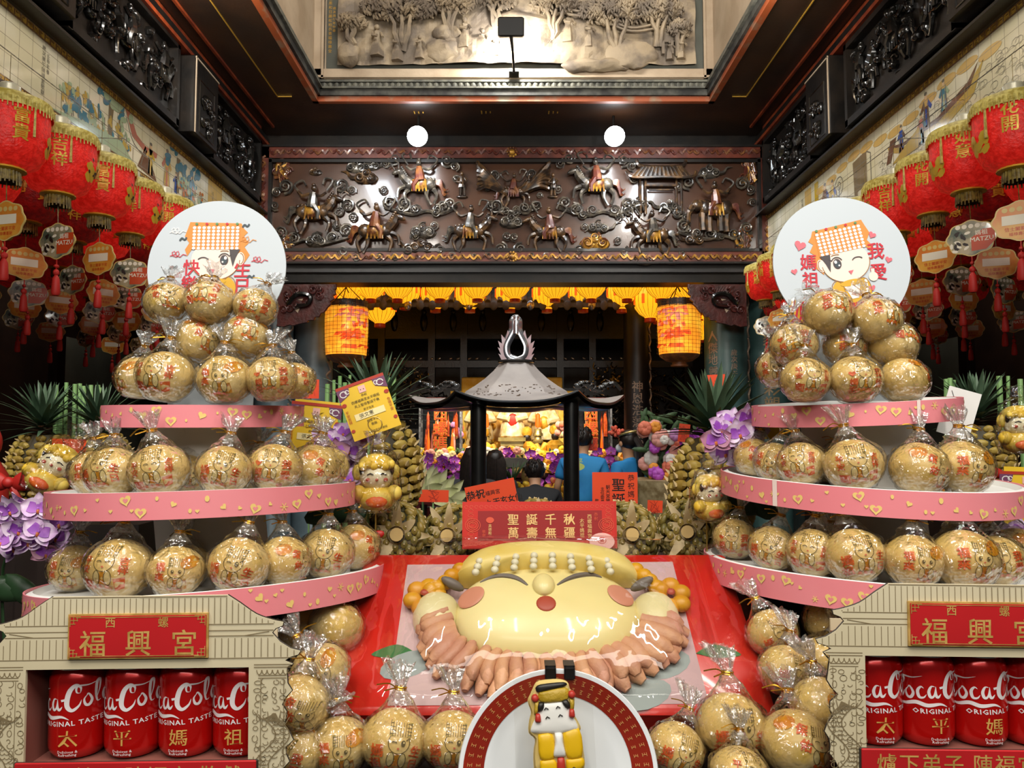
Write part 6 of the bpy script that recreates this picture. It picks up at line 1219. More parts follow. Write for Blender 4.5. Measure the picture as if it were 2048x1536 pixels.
pile([('wrapped bun left in the bottom row under the right round sign', 1610, 760, 1.17, 1.08, 3, (-.1, .1, 0)), ('wrapped bun with smiling face in the bottom row under the right round sign', 1709, 760, 1.165, 1.15, 1, (-.1, 0, .1)), ('wrapped bun right in the bottom row under the right round sign', 1806, 762, 1.18, 1.1, 4, (-.3, .3, .5)), ('wrapped bun at the left edge behind the bottom row under the right round sign', 1556, 738, 1.27, 1.0, 2, (0, -.1, -.5)), ('wrapped bun leftmost of the middle row under the right round sign', 1588, 690, 1.21, 1.08, 1, (-.2, -.2, -.3)), ('wrapped bun centre of the middle row under the right round sign', 1690, 694, 1.22, 1.0, 0, (-.4, .2, .1)), ('wrapped bun rightmost of the middle row under the right round sign', 1786, 690, 1.2, 1.12, 3, (-.9, .2, .3)), ('wrapped bun top left under the right round sign', 1656, 626, 1.2, 1.08, 0, (-.7, .25, .1)), ('wrapped bun top right under the right round sign', 1754, 642, 1.19, 1.1, 2, (-.5, .1, .1))], 'buns on the top tray of the right stand')
pile([('wrapped bun lying under the left stand tray, farthest back', 610, 1262, 1.2, 1.15, 4, (.6, 1.2, 2.5)), ('wrapped bun tucked under the right rim of the left lowest tray', 672, 1258, 1.16, 1.2, 4, (.7, .5, 2.8)), ('wrapped bun tilted beside the left gate box roof', 640, 1346, 1.06, 1.2, 2, (-.1, -.5, .3)), ('wrapped bun half hidden by the left gate box dragon pillar, upper', 598, 1408, .985, 1.1, 4, (-.1, .2, -.3)), ('wrapped bun half hidden by the left gate box dragon pillar, lower', 600, 1500, .98, 1.05, 1, (-.1, .3, -.4)), ('wrapped bun first in the front row right of the left gate box', 678, 1492, .99, 1.13, 2, (-.1, .0, .2)), ('wrapped bun with beaded hat girl, centre of the left front row', 790, 1482, .99, 1.25, 0, (-.12, .2, .15)), ('wrapped bun in the front row next to the plate', 906, 1482, .985, 1.15, 0, (-.12, .1, .05))], 'buns in the left front row')
pile([('wrapped bun just right of the plate, partly below its neighbour', 1352, 1500, .985, 1.05, 0, (-.15, .5, .0)), ('large wrapped bun with winking girl right of the plate', 1462, 1452, 1.0, 1.28, 0, (-.08, .1, .05)), ('wrapped bun beside the right gate box foot', 1590, 1488, .97, 1.28, 4, (-.45, 0, -.3)), ('wrapped bun highest in the heap beside the right gate box', 1545, 1266, 1.14, 1.08, 0, (-.1, -.3, .1)), ('wrapped bun in the middle of the heap beside the right gate box', 1572, 1342, 1.06, 1.06, 0, (-.1, .35, .15)), ('wrapped bun half hidden by the right gate box dragon pillar', 1640, 1410, 1.0, 1.1, 4, (0, 0, .6)), ('wrapped bun behind the right gate box roof corner', 1655, 1245, 1.15, 1.05, 4, (.3, .8, .9)), ('wrapped bun at the bottom edge between the plate and the right gate box', 1478, 1550, .93, 1.0, 3, (-.4, .3, .2)), ('wrapped bun hidden behind the right gate box dragon pillar, above', 1650, 1320, 1.1, 1.0, 2, (.2, .5, .8))], 'buns in the right front heap')
o = obj('bun_riser', MB().mat('table_cloth').box((0, 1.04, 1.105), (1.0, .13, .11), ch=.01)); tag(o, 'low dark riser under the front row of buns', 'riser')
# ---------------------------------------------------------------- round signs
M('sign_white', '#bfc7ce', .5); M('sg_orange', '#d98a3c', .5); M('sg_pearl', '#f3ece6', .5); M('sg_skin', '#f0ddd0', .5); M('sg_hair', '#4a4244', .5); M('sg_yellow', '#d6a62e', .5); M('sg_red', '#c42a3a', .5); M('sg_pink', '#d86a76', .5); M('sg_dark', '#3f4c54', .5); M('sg_line', '#9a6a3a', .5); M('sg_green', '#5c8a5c', .5)
def girl(a, flip=1, thumb=False):
    f = flip; X = lambda pts: [(f * x, y) for x, y in pts]
    a.poly(X([(-.43, .42), (-.4, .52), (.36, .5), (.4, .42), (.46, .36), (.4, .3), (.48, .2), (.42, .14), (.5, .02), (.44, -.08), (.36, -.18), (.3, .1), (-.36, .1), (-.42, .0), (-.46, .1), (-.4, .2), (-.47, .3)]), 'sg_orange')
    a.disc(0, -.06, .36, .3, 'sg_skin', 2, n=24)
    a.poly(X([(-.36, .1), (.36, .1), (.34, .46), (-.36, .46)]), 'sg_orange', 3)
    for i in range(10):
        for j in range(7): a.disc(f * (-.33 + i * .071), .12 + j * .052, .027, .023, 'sg_pearl', 4, n=8)
    for i in range(5): a.disc(f * (-.3 + i * .15), .49, .022, .02, ('sg_green', 'sg_red')[i % 2], 4, n=8)
    a.poly(X([(.2, .1), (.36, .1), (.3, -.02), (.26, -.16), (.22, -.02)]), 'sg_hair', 4); a.disc(f * .37, -.04, .06, .1, 'sg_skin', 3); a.line(X(arc(.37, -.04, .045, .08, -90, 100, 8)), .012, 'sg_line', 4)
    a.disc(f * .13, -.06, .062, .078, 'sg_hair', 4); a.disc(f * .13, -.07, .04, .045, 'sg_dark', 5); a.disc(f * .15, -.03, .022, .026, 'sg_pearl', 6); a.disc(f * .11, -.09, .014, .014, 'sg_pearl', 6)
    a.line(X(arc(.13, -.05, .085, .09, 30, 160, 8)), .014, 'sg_hair', 5); a.line(X([(.2, .0), (.24, .03)]), .012, 'sg_hair', 5); a.line(X(arc(-.18, -.07, .08, .05, 20, 160, 8)), .016, 'sg_hair', 4)
    a.line(X(arc(.13, .06, .07, .02, 30, 150, 6)), .01, 'sg_line', 4); a.poly(X([(-.08, -.2), (.0, -.2), (-.03, -.26)]), 'sg_pink', 4)
    a.line(arc(0, -.06, .36, .3, 180, 360, 20), .01, 'sg_line', 4)
    a.poly(X([(-.18, -.34), (.2, -.34), (.26, -.6), (.32, -.86), (-.3, -.86), (-.24, -.6)]), 'sg_yellow', 1); a.disc(f * .22, -.48, .1, .17, 'sg_yellow', 2, f * .3); a.line(X(arc(.22, -.48, .1, .17, 0, 360, 14)), .01, 'sg_line', 3); a.disc(f * -.18, -.5, .09, .16, 'sg_yellow', 2); a.line(X(arc(-.18, -.5, .09, .16, 0, 360, 14)), .01, 'sg_line', 3)
    a.poly(X([(-.14, -.36), (.14, -.36), (.05, -.62), (-.05, -.62)]), 'sg_pearl', 3); a.disc(0, -.38, .17, .05, 'sg_yellow', 4); a.line(X([(-.2, -.86), (.22, -.86)]), .06, 'sg_dark', 2); a.line(X([(-.1, -.74), (.1, -.74)]), .05, 'sg_red', 4)
    if thumb: a.disc(f * -.34, -.36, .07, .07, 'sg_skin', 4); a.line(X([(-.34, -.34), (-.36, -.24)]), .05, 'sg_skin', 4)
def rsign(nm, lab, px, py, rp, Y, art, tilt, foot):
    k = Y / F; t = thing('round_sign', lab, 'sign', P(px, py, Y), (-.06, tilt, 0)); r = rp * k
    pts = [(r * math.cos(a), r * math.sin(a)) for a in [(-58 + 296 * i / 60) * PI / 180 for i in range(61)]] + [(-r * .62, -r * .98), (-r * .6, -r * 2.0), (r * .6, -r * 2.0), (r * .62, -r * .98)]
    b = MB().mat('sign_white').prism(pts, -.0015, .0015, fn=lambda x, y, z: (x, -z, y)); obj('board', b, t); a = Art(0, 0, r); art(a); b = MB(); a.put(b, lambda u, v, w: (u, -w - .0015, v), .0003, .00025); obj('printing', b, t, 0)
def artL(a):
    a.o = (-.0, .1 * .1, a.o[2], 0); r = a.o[2]; a.o = (-.02 * r, .17 * r, r * .98, 0); girl(a, 1); a.o = (0, 0, r, 0)
    a.text('快', -.36, .0, .25, 'sg_red', 2, bold=.03); a.text('樂', -.38, -.24, .25, 'sg_red', 2, bold=.03); a.text('生', .38, -.02, .26, 'sg_red', 2, bold=.03); a.text('日', .38, -.28, .26, 'sg_red', 2, bold=.03)
    for x, y, c in ((-.58, .2, 'sg_red'), (.42, .42, 'sg_orange'), (.6, .12, 'sg_red'), (-.6, .55, 'sg_pearl')): a.line([(x - .1, y - .03)] + [(x + .09 * m / 10 * 1.2 - .06 + .04 * math.cos(m * 1.25), y + .045 * math.sin(m * 1.25)) for m in range(11)] + [(x + .14, y - .02)], .012, c, 2)
    for x, y, s_ in ((.4, .62, .6), (-.5, .42, -.4), (-.62, .0, -.3), (.5, -.14, .5)): a.line(spl([(x - .05, y - .02), (x - .02, y + .02), (x + .02, y - .005), (x + .05, y + .03)], 3), .025, 'sg_dark', 2)
def artR(a):
    r = a.o[2]; a.o = (.04 * r, .08 * r, r * .98, .22); girl(a, -1, True); a.o = (0, 0, r, 0)
    a.text('媽', -.49, .02, .25, 'sg_red', 2, bold=.03); a.text('祖', -.47, -.24, .25, 'sg_red', 2, bold=.03); a.text('我', .5, .19, .26, 'sg_red', 2, bold=.03); a.text('愛', .52, -.12, .26, 'sg_red', 2, bold=.03)
    for x, y, s_, q in ((-.6, .27, .09, -.3), (.46, .43, .06, -.5), (.68, .06, .055, -.3), (-.7, -.12, .05, .2), (.42, -.36, .05, .3)): a.poly(heart(x, y, s_, q), 'sg_pink', 2)
    for k, ch in enumerate('媽祖婆愛妳'): a.text(ch, -.62 + k * .31, -.72, .36, 'sg_yellow', 2, bold=.09); a.text(ch, -.62 + k * .31, -.72, .36, 'sg_red', 4, bold=.02)
rsign('L', 'round white sign with beaded hat girl winking, on top of the left stand', 434, 536, 140, 1.275, artL, .0, 1); rsign('R', 'round white sign with red hearts and characters, on top of the right stand', 1683, 528, 139, 1.29, artR, -.0, 1)
# ---------------------------------------------------------------- soda can gate boxes
M('mdf_cream', '#cfc4a6', .6, col2='#c6ba9a', sc=4); M('mdf_edge', '#2c2218', .7); M('mdf_line', '#7a6a4c', .6); M('sign_red', '#bd1f24', .4, col2='#b01c20', sc=4); M('sign_gold', '#b08c48', .35, .15, col2='#d0a860', sc=60); M('can_red', '#c4120f', .22, .35, coat=.4); M('can_silver', '#c9c9cc', .25, .9); M('can_white', '#e6dede', .35); M('can_gold', '#d0a256', .35, .1); M('box_inside', '#7e4a40', .6)
def cola(a, x, y, k):
    """white flowing script lettering around the can"""
    a.o = (x, y, k, .13); st = lambda pts, w, ly=1: a.line(spl(pts, 6), w * 1.2, 'can_white', ly, True)
    def bigC(ox):
        st([(ox + .62, .62), (ox + .66, .86), (ox + .5, 1.0), (ox + .26, .8), (ox + .1, .4), (ox + .08, .08), (ox + .24, -.1), (ox + .5, .06), (ox + .62, .3)], .17); st([(ox + .62, .62), (ox + .5, .66), (ox + .5, .86), (ox + .62, .95), (ox + 1.0, .9), (ox + 1.4, .98)], .07)
    def o_(ox): st([(ox + .26, .5), (ox + .08, .3), (ox + .1, .04), (ox + .24, .0), (ox + .36, .22), (ox + .26, .5), (ox + .18, .44)], .1)
    def c_(ox): st([(ox + .34, .42), (ox + .24, .5), (ox + .1, .32), (ox + .12, .04), (ox + .28, .02), (ox + .4, .16)], .1)
    def a_(ox): st([(ox + .34, .48), (ox + .2, .5), (ox + .08, .26), (ox + .12, .02), (ox + .26, .1), (ox + .36, .46)], .1); st([(ox + .37, .5), (ox + .33, .12), (ox + .4, .0), (ox + .54, .14)], .1)
    def l_(ox): st([(ox + .06, .1), (ox + .28, .6), (ox + .34, .98), (ox + .2, .9), (ox + .1, .4), (ox + .12, .04), (ox + .28, .06)], .1)
    bigC(-2.1); o_(-1.5); c_(-1.06); a_(-.64); a.line([(-.12, .4), (.06, .42)], .1, 'can_white'); bigC(.02); o_(.66); l_(1.1); a_(1.42)
    st([(-2.0, -.02), (-1.6, -.28), (-1.1, -.2), (-.7, -.34), (-.2, -.32), (.1, -.5)], .15)
    a.o = (0, 0, 1, 0)
def can(lab, ch, rz):
    t = thing('soda_can', lab, 'soda can'); r = .033
    b = MB().mat('can_red').lathe([(r * .8, .0), (r * .97, .008), (r, .014), (r, .1), (r * .97, .106), (r * .86, .1145)], 36, cap=False); cb = obj('body', b, t)
    b = MB().mat('can_silver').lathe([(r * .86, .1145), (r * .88, .1175), (r * .86, .119), (r * .82, .1165), (.001, .1155)], 36); b.lathe([(r * .7, .001), (r * .8, .0005)], 30); obj('rim', b, t)
    b = MB(); a = Art(); cola(a, .004 * 0 + rz, .066, .0285)
    a.text('ORIGINAL TASTE', rz + .004, .0475, .0088, 'can_white', 1, bold=.03, sp=1.15, rot=.06); a.text(ch, .002, .028, .0225, 'can_gold', 2, bold=.01); a.text('Delicious &', .002, .0112, .0048, 'can_white'); a.text('Refreshing', .002, .0068, .0048, 'can_white')
    a.put(b, lambda u, v, w: ((r + w) * math.sin(u / r), -(r + w) * math.cos(u / r), v), .0002, .0001); obj('lettering', b, cb, 0); return t
def roofline(s_):
    """right half of the card outline, metres from the centre line; y from the sign centre"""
    return [(.1, .044), (.114, .035), (.133, .022), (.152, .0155), (.164, .013), (.163, .009), (.155, .006), (.151, .001), (.160, -.009), (.172, -.0165), (.1835, -.0195), (.181, -.0235), (.172, -.026)]
def gate(nm, lab, cx, cy, Y, roll, chars, logo, cans_px):
    k = Y / F; p0 = P(cx, cy, Y); zb = 1.05; t = thing('can_gate_box', lab, 'display box', p0, (0, roll, 0)); half = roofline(0)
    q = random.Random(3 if nm == 'left' else 4); bot = zb - p0.z
    pil = []                                                    # wavy outer edge of the dragon pillar
    for i in range(44): z = -.032 - i * (.032 + -bot) / 44 * .98; pil.append((.168 + .006 * math.sin(i * 1.9) * q.uniform(.3, 1.1) + .004 * math.sin(i * .7), z))
    half = [half[0]] + spl(half[:5], 3)[1:] + half[5:]
    rt = half + [(.166, -.03), (.175, -.034), (.168, -.042)] + pil[3:] + [(.17, bot)]
    ol = rt + [(-x, z) for x, z in rt[::-1]]
    fn = lambda x, y, z: (x, -z, y)
    ox0, ox1, oz1, oz0 = -.128, .125, -.037, -.138               # opening
    b = MB().mat('mdf_cream')
    # facade built around the opening: top piece, two sides, bottom
    top = [p for p in rt if p[1] > oz1] + [(.168, oz1)]; b.prism(top + [(-x, z) for x, z in top[::-1]], -.0018, .0018, fn=fn)
    side = [(.168, oz1)] + [p for p in rt if p[1] <= oz1]; b.prism([(ox1, oz1)] + side + [(ox1, bot)], -.0018, .0018, fn=fn); b.prism([(ox0, oz1)] + [(-x, z) for x, z in side] + [(ox0, bot)], -.0018, .0018, fn=fn)
    b.box((0, 0, (bot + oz0 - .05) / 2 - .06), (.25, .0036, abs(bot - oz0 + .05) * .4)) if False else None
    fcd = obj('front_card', b, t, 20)
    b = MB().mat('mdf_edge').tube([(x, .0, z) for x, z in ol], .0011, 4); obj('burnt_edge', b, t)
    b = MB().mat('mdf_cream').box((0, .09, (oz1 + bot) / 2 + .01), (.26, .003, oz1 - bot + .02)); b.mat('box_inside')
    for x in (ox0 - .003, ox1 + .003): b.box((x, .046, (oz1 + bot) / 2), (.003, .088, oz1 - bot))
    b.box((0, .046, oz1 + .004), (.26, .088, .003)); b.box((0, .046, oz1 - .111), (.26, .088, .003)); b.box((0, .046, bot + .002), (.26, .088, .003)); obj('box_body', b, t)
    b = MB(); a = Art(); W_ = .0009                              # engraved lines
    for s_ in (-1, 1):
        X = lambda pts: [(s_ * x, z) for x, z in pts]
        for i in range(24):
            x = .004 + i * .0068; zt = .0425 if x < .1 else (.0425 - (x - .1) * .52 if x < .133 else .02 - (x - .133) * .25)
            if x < .158: a.line(X([(x, zt - .001), (x, .0125 if x < .15 else .0125)]), W_ * .8, 'mdf_line')
            a.line(X([(x * 1.1, -.004 if x < .135 else -.008 - (x - .135) * .4), (x * 1.1, -.0255)]), W_ * .8, 'mdf_line')
        for z in (.0115, .0045, -.0015): a.line(X([(0, z), (.153, z)]), W_, 'mdf_line')
        a.line(X([(0, -.0265), (.178, -.0265)]), W_, 'mdf_line'); a.line(X([(0, .043), (.1, .043)]), W_, 'mdf_line'); a.line(X([(.12, -.0015), (.148, .003)]), W_, 'mdf_line')
        cx_ = .152
        for z, w in ((-.034, .021), (-.037, .021), (-.046, .016), (-.049, .016)): a.line(X([(cx_ - w, z), (cx_ + w, z)]), W_, 'mdf_line')
        for i in range(6): a.line(X(arc(cx_ - .015 + i * .006, -.04, .0028, .005, 180, 360, 6)), W_, 'mdf_line')
        for w in (-.013, .013): a.line(X([(cx_ + w, -.05), (cx_ + w, bot)]), W_ * .8, 'mdf_line')
        zz = -.054
        while zz > bot + .004:                                   # cloud curls and dragon scales
            for x in (-.018, -.008, .004, .014):
                u = cx_ + x + q.uniform(-.003, .003); a.line(X(arc(u, zz + q.uniform(-.002, .002), q.uniform(.002, .0042), q.uniform(.002, .004), q.uniform(0, 180), q.uniform(260, 480), 8)), W_ * .9, 'mdf_line')
            zz -= .0075
        dz = [(cx_ + .012 * math.sin(i * .45), -.095 - i * .0048) for i in range(int((-.095 - bot) / .0048))]
        a.line(X([(x - .008, z) for x, z in dz]), W_ * 1.3, 'mdf_line', 2); a.line(X([(x + .008, z) for x, z in dz]), W_ * 1.3, 'mdf_line', 2)
        for x, z in dz:
            for e in (-.005, 0, .005): a.line(X(arc(x + e, z, .0024, .002, 180, 360, 5)), W_ * .8, 'mdf_line', 2)
        for i in range(9): a.line(X(spl([(cx_ + .004, -.088), (cx_ - .012 + .003 * i, -.094 - .001 * i), (cx_ - .02 + .005 * i, -.086 - .003 * (i % 3))], 4)), W_, 'mdf_line', 2)
    a.put(b, lambda u, v, w: (u, -.0018 - w, v), .0001, .0001); obj('engraving', b, fcd, 0)
    # name sign
    b = MB().mat('sign_gold').box((0, -.0035, .0), (.159, .003, .05)); b.mat('sign_red').box((0, -.0045, 0), (.155, .0028, .046)); nsg = obj('name_sign', b, t)
    b = MB(); a = Art()
    for i, ch in enumerate('福興宮'): a.text(ch, -.051 + i * .052, -.0075, .031, 'sign_gold', bold=.015)
    a.text('西', -.031, .0155, .0125, 'sign_gold', bold=.015); a.text('螺', .029, .0155, .0125, 'sign_gold', bold=.015)
    for sx in (-1, 1):
        for sz in (-1, 1):
            for i in range(3): a.line([(sx * .0765, sz * (.0225 - .004 * i)), (sx * (.0765 - .012 + .003 * i), sz * (.0225 - .004 * i))], .0008, 'sign_gold'); a.line([(sx * (.0765 - .004 * i), sz * .0225), (sx * (.0765 - .004 * i), sz * (.0225 - .011 + .003 * i))], .0008, 'sign_gold')
    for z in (-.0215, .0215): a.line([(-.07, z), (.07, z)], .0007, 'sign_gold')
    a.put(b, lambda u, v, w: (u, -.006 - w, v), .0001, .0001); obj('sign_lettering', b, nsg, 0)
    zc = oz0 - .016
    b = MB().mat('mdf_edge').box((0, -.0035, zc), (.274, .003, .032), ch=.001); b.mat('sign_red').box((0, -.005, zc + .0005), (.271, .003, .0305), ch=.001); dsg = obj('donor_sign', b, t)
    b = MB(); a = Art(); a.text('爐下弟子 陳福宜 敬獻', 0, zc, .0235, 'sign_gold', bold=.01, sp=1.12); a.put(b, lambda u, v, w: (u, -.0066 - w, v), .0001, .0001); obj('donor_lettering', b, dsg, 0)
    Tm = Matrix.Translation(p0) @ Euler((0, roll, 0)).to_matrix().to_4x4()
    for i, ch in enumerate(chars):
        for low in (0, 1):
            if low and nm == 'left': continue
            o = can('red soda can with gold character, %s of four in the %s gate box' % (ORD[i], nm) if not low else 'red soda can, %s from left in the lower row of the right gate box' % ORD[i], ch if not low else ' ', logo)
            o.location = Tm @ Vector((cans_px[i] * k,   .047, oz1 - .003 - .1045 if not low else bot + .0035)); o.rotation_euler = (0, roll, R.uniform(-.05, .05)); o['group'] = 'soda cans in the gate boxes'; o.scale = (1, 1, .875)
gate('left', 'cream cut card temple gate box holding four red cans on the left', 280, 1270, .9, -.012, '太平媽祖', -.001, (-158, -45, 65, 175)); gate('right', 'cream cut card temple gate box holding red cans at the right edge', 1952, 1247, .9, .012, '太平媽祖', .006, (-170, -65, 42, 150))
# ---------------------------------------------------------------- red slab with the big bread face
M('slab_red', '#c8261a', .3, col2='#b81f16', sc=3, coat=.3); M('backing_paper', '#b99a9c', .5, col2='#c0a4a4', sc=5); M('paper_grey', '#8f9896', .5); M('leaf_print', '#2f6a34', .5); M('bread_cream', '#e6d79a', .35, col2='#e0cf8e', sc=5, sss=.1, coat=.2); M('bread_pale', '#ddd2a4', .4, col2='#d2c48e', sc=9); M('bread_yellow', '#d9b850', .45, col2='#e2cc7c', sc=9); M('bread_gold', '#d39a1e', .4, col2='#c78a1a', sc=16); M('bread_pink', '#b9836a', .55, col2='#c8956f', sc=22, bump=.2, bsc=90); M('bread_rose', '#c8866c', .5); M('bread_red', '#a3422c', .5); M('bread_grey', '#6a6058', .5); M('bread_white', '#dfd8bc', .5)
SA = math.radians(35); n_ = Vector((0, -math.sin(SA), math.cos(SA))); vd = Vector((0, math.cos(SA), math.sin(SA))); s0 = Vector((P(1120, 1425, 1.06).x, 1.06, 1.227)); s0.x = .055
TS = Matrix(((1, 0, 0, s0.x), (0, vd.y, n_.y, s0.y), (0, vd.z, n_.z, s0.z), (0, 0, 0, 1)))
def sl(px, py, hgt=0.):
    d = ray(px, py); c = s0 + n_ * hgt - Vector((0, 0, H)); q = d * (c.dot(n_) / d.dot(n_)) + Vector((0, 0, H)) - s0; return (q.x, q.dot(vd))
t = thing('red_gift_box', 'wide red printed box lying tilted under the big bread face', 'box', (0, 0, 0)); b = MB().mat('slab_red'); b.box((0, .151, -.021), (.60, .302, .042), TS, ch=.006); obj('box_body', b, t)
b = MB().mat('slab_red').box((.055, 1.22, 1.115), (.44, .2, .13)); obj('prop_block', b, t)
b = MB(); a = Art(); pp = [sl(*q) for q in ((815, 1130), (1345, 1124), (1418, 1408), (775, 1412))]; a.poly(pp, 'backing_paper')
for px, s_ in ((792, -1), (1432, 1)): u, v = sl(px, 1303); a.poly(spl([(u - .03 * s_, v - .004), (u, v + .012), (u + .035 * s_, v - .006), (u, v - .012), (u - .03 * s_, v - .004)], 4)[:-1], 'leaf_print', 2)
for px, py in ((815, 1330), (1330, 1330), (1290, 1390)): u, v = sl(px, py); a.disc(u, v, .04, .022, 'paper_grey', 2, .4)
a.put(b, lambda u, v, w: TS @ Vector((u, v, w)), .0004, .0003); obj('printed_paper', b, t, 0)
FB = thing('steamed_portrait_bread', 'big cream bread face with rosy cheeks and ruffled pink collar', 'bread', (0, 0, 0))
fc = sl(1096, 1232, .03); fa, fb, fh = (sl(1281, 1240, .012)[0] - sl(909, 1240, .012)[0]) / 2, (sl(1090, 1130, .03)[1] - sl(1090, 1327, .012)[1]) / 2, .05
fc = (fc[0], (sl(1090, 1130, .03)[1] + sl(1090, 1327, .012)[1]) / 2)
def fz(u, v):
    rho = abs((u - fc[0]) / fa) ** 2.5 + abs((v - fc[1]) / fb) ** 2.3; return fh * max(0, 1 - rho) ** .42
b = MB().mat('bread_cream'); N = 64
ol = []
for i in range(N): a_ = 2 * PI * i / N; c_, q_ = math.cos(a_), math.sin(a_); rr = (abs(c_) ** 2.5 + abs(q_) ** 2.3) ** (-1 / 2.4); ol.append((c_ * rr * fa * .995, q_ * rr * fb * .995))
vs = []; fs = []; Kk = 16
for k in range(Kk):
    f_ = 1 - (k / Kk) ** 1.9
    for x, y in ol: u, v = fc[0] + x * f_, fc[1] + y * f_; vs.append((u, v, .004 + fz(u, v)))
vs.append((fc[0], fc[1], .004 + fz(*fc)))
for k in range(Kk - 1):
    for i in range(N): j = (i + 1) % N; fs.append((k * N + i, k * N + j, k * N + N + j, k * N + N + i))
for i in range(N): fs.append(((Kk - 1) * N + i, (Kk - 1) * N + (i + 1) % N, Kk * N))
b.add(vs, fs, TS); obj('face', b, FB, 60)
def onface(px, py, hh=.045): u, v = sl(px, py, hh); return u, v
def dline(b, pts, w, hgt):
    P3 = [TS @ Vector((u, v, .004 + fz(u, v) + hgt)) for u, v in spl([onface(*q) for q in pts], 6)]; n = len(P3); b.tube(P3, [w * (.25 + math.sin(PI * (i + .4) / n)) for i in range(n)], 6)
b = MB().mat('bread_grey'); dline(b, [(960, 1156), (985, 1150), (1010, 1152), (1035, 1162), (1055, 1178)], .0042, .0); dline(b, [(1114, 1178), (1135, 1164), (1160, 1153), (1185, 1147), (1204, 1149)], .0042, .0); obj('eyebrows', b, FB)
def blob(nm, px, py, rx, ry, hgt, mat, hz=.045):
    u, v = onface(px, py, hz); b = MB().mat(mat); zz = .004 + fz(u, v); e = .002
    gu = (fz(u + e, v) - fz(u - e, v)) / (2 * e); gv = (fz(u, v + e) - fz(u, v - e)) / (2 * e); nn = Vector((-gu, -gv, 1)).normalized()
    b.ell((0, 0, 0), (rx, ry, hgt), 20, 10, TS @ Matrix.Translation((u, v, zz)) @ Vector((0, 0, 1)).rotation_difference(nn).to_matrix().to_4x4()); return obj(nm, b, FB)
blob('cheek', 942, 1196, .0225, .021, .003, 'bread_rose', .035); blob('cheek', 1241, 1194, .022, .021, .003, 'bread_rose', .035); blob('nose', 1087, 1178, .017, .022, .013, 'bread_cream'); blob('mouth', 1092, 1215, .0145, .014, .003, 'bread_red')
for px, py, q in ((872, 1226, .25), (1312, 1226, -.25)):
    u, v = sl(px, py, .015); b = MB().mat('bread_pale'); pts = [(u + .036 * math.cos(a_) * (1 + .08 * math.sin(a_)), v + .043 * math.sin(a_)) for a_ in [2 * PI * i / 24 for i in range(24)]]; b.dough(pts, .034, TS, .002, 7); obj('ear', b, FB, 60)
b = MB().mat('bread_yellow'); hp = [sl(*q, .03) for q in ((905, 1146), (925, 1112), (970, 1096), (1030, 1090), (1092, 1088), (1150, 1090), (1210, 1096), (1262, 1112), (1284, 1146), (1240, 1150), (1180, 1146), (1092, 1145), (1000, 1146), (940, 1152))]; hp = spl(hp + [hp[0]], 3)[:-1]
b.dough(hp, .056, TS, .002, 8, 2.6); obj('hat', b, FB, 60)
for i in range(8):
    b = MB().mat('bread_white'); px = 955 + i * 37.5
    for j in range(3):
        u, v = sl(px + (px - 1090) * .03 * (1 - j), 1134 - 11 * j - abs(px - 1090) * -.03, .052); b.ell(TS @ Vector((u, v, .054 - .004 * (abs(px - 1090) / 130) ** 2 * 2)), (.0062, .007, .0055), 10, 7)
    obj('hat_bead_string', b, FB)
for s_, pxs in ((-1, ((920, 1140), (903, 1152), (890, 1165), (876, 1175), (862, 1180))), (1, ((1272, 1140), (1288, 1152), (1300, 1162), (1312, 1174), (1322, 1180)))):
    b = MB().mat('bread_gold')
    for px, py in pxs: u, v = sl(px, py, .02); b.ell(TS @ Vector((u, v, .02)), (.013, .012, .012), 12, 8)
    obj('hair_roll', b, FB)
    b = MB().mat('bread_grey'); u, v = sl(905 if s_ < 0 else 1284, 1166, .03); b.ell(TS @ Vector((u, v, .028)), (.02, .008, .008), 10, 7, rot=(0, -s_ * .5, 0)); obj('temple_hair', b, FB)
    cx_, cy_ = (850, 1196) if s_ < 0 else (1340, 1194); u, v = sl(cx_, cy_, .012); b = MB().mat('bread_gold')
    for i in range(6): a_ = i * 1.047 + .3; b.ell((u + .019 * math.cos(a_), v + .022 * math.sin(a_), .014), (.015, .014, .012), 12, 8, TS)
    obj('flower', b, FB); b = MB().mat('bread_red').ell((u, v, .024), (.007, .006, .004), 10, 6, TS); obj('flower_centre', b, FB)
q = random.Random(8)
OUT = spl([sl(*p_, .008) for p_ in ((838, 1262), (836, 1300), (868, 1348), (935, 1385), (1010, 1402), (1090, 1398), (1165, 1402), (1255, 1378), (1328, 1340), (1372, 1300), (1376, 1255))], 8)
INN = spl([sl(*p_, .012) for p_ in ((895, 1225), (905, 1258), (925, 1285), (970, 1306), (1030, 1318), (1090, 1322), (1150, 1318), (1210, 1306), (1255, 1285), (1280, 1258), (1290, 1225))], 8)
def ruff(i, n, k):
    m_ = min(len(OUT) - 1, int((i + .5 * (k % 2)) / n * (len(OUT) - 1))); a0, a1 = INN[m_], OUT[m_]; L1 = (1. if k == 0 else .86) + q.uniform(-.05, .05); z = .012 + .009 * k
    return [TS @ Vector((a0[0] + (a1[0] - a0[0]) * s * L1 + .003 * math.sin(s * 6 + i), a0[1] + (a1[1] - a0[1]) * s * L1, z + .004 * math.sin(s * 3) - .004 * s)) for s in [m / 6 for m in range(7)]]
for k, n in ((0, 27), (1, 25)):
    for i in range(n): b = MB().mat('bread_pink'); b.tube(ruff(i, n, k), [.009, .0115, .0128, .013, .013, .0118, .006], 9, flat=.75); obj('collar_ruffle', b, FB, 60)
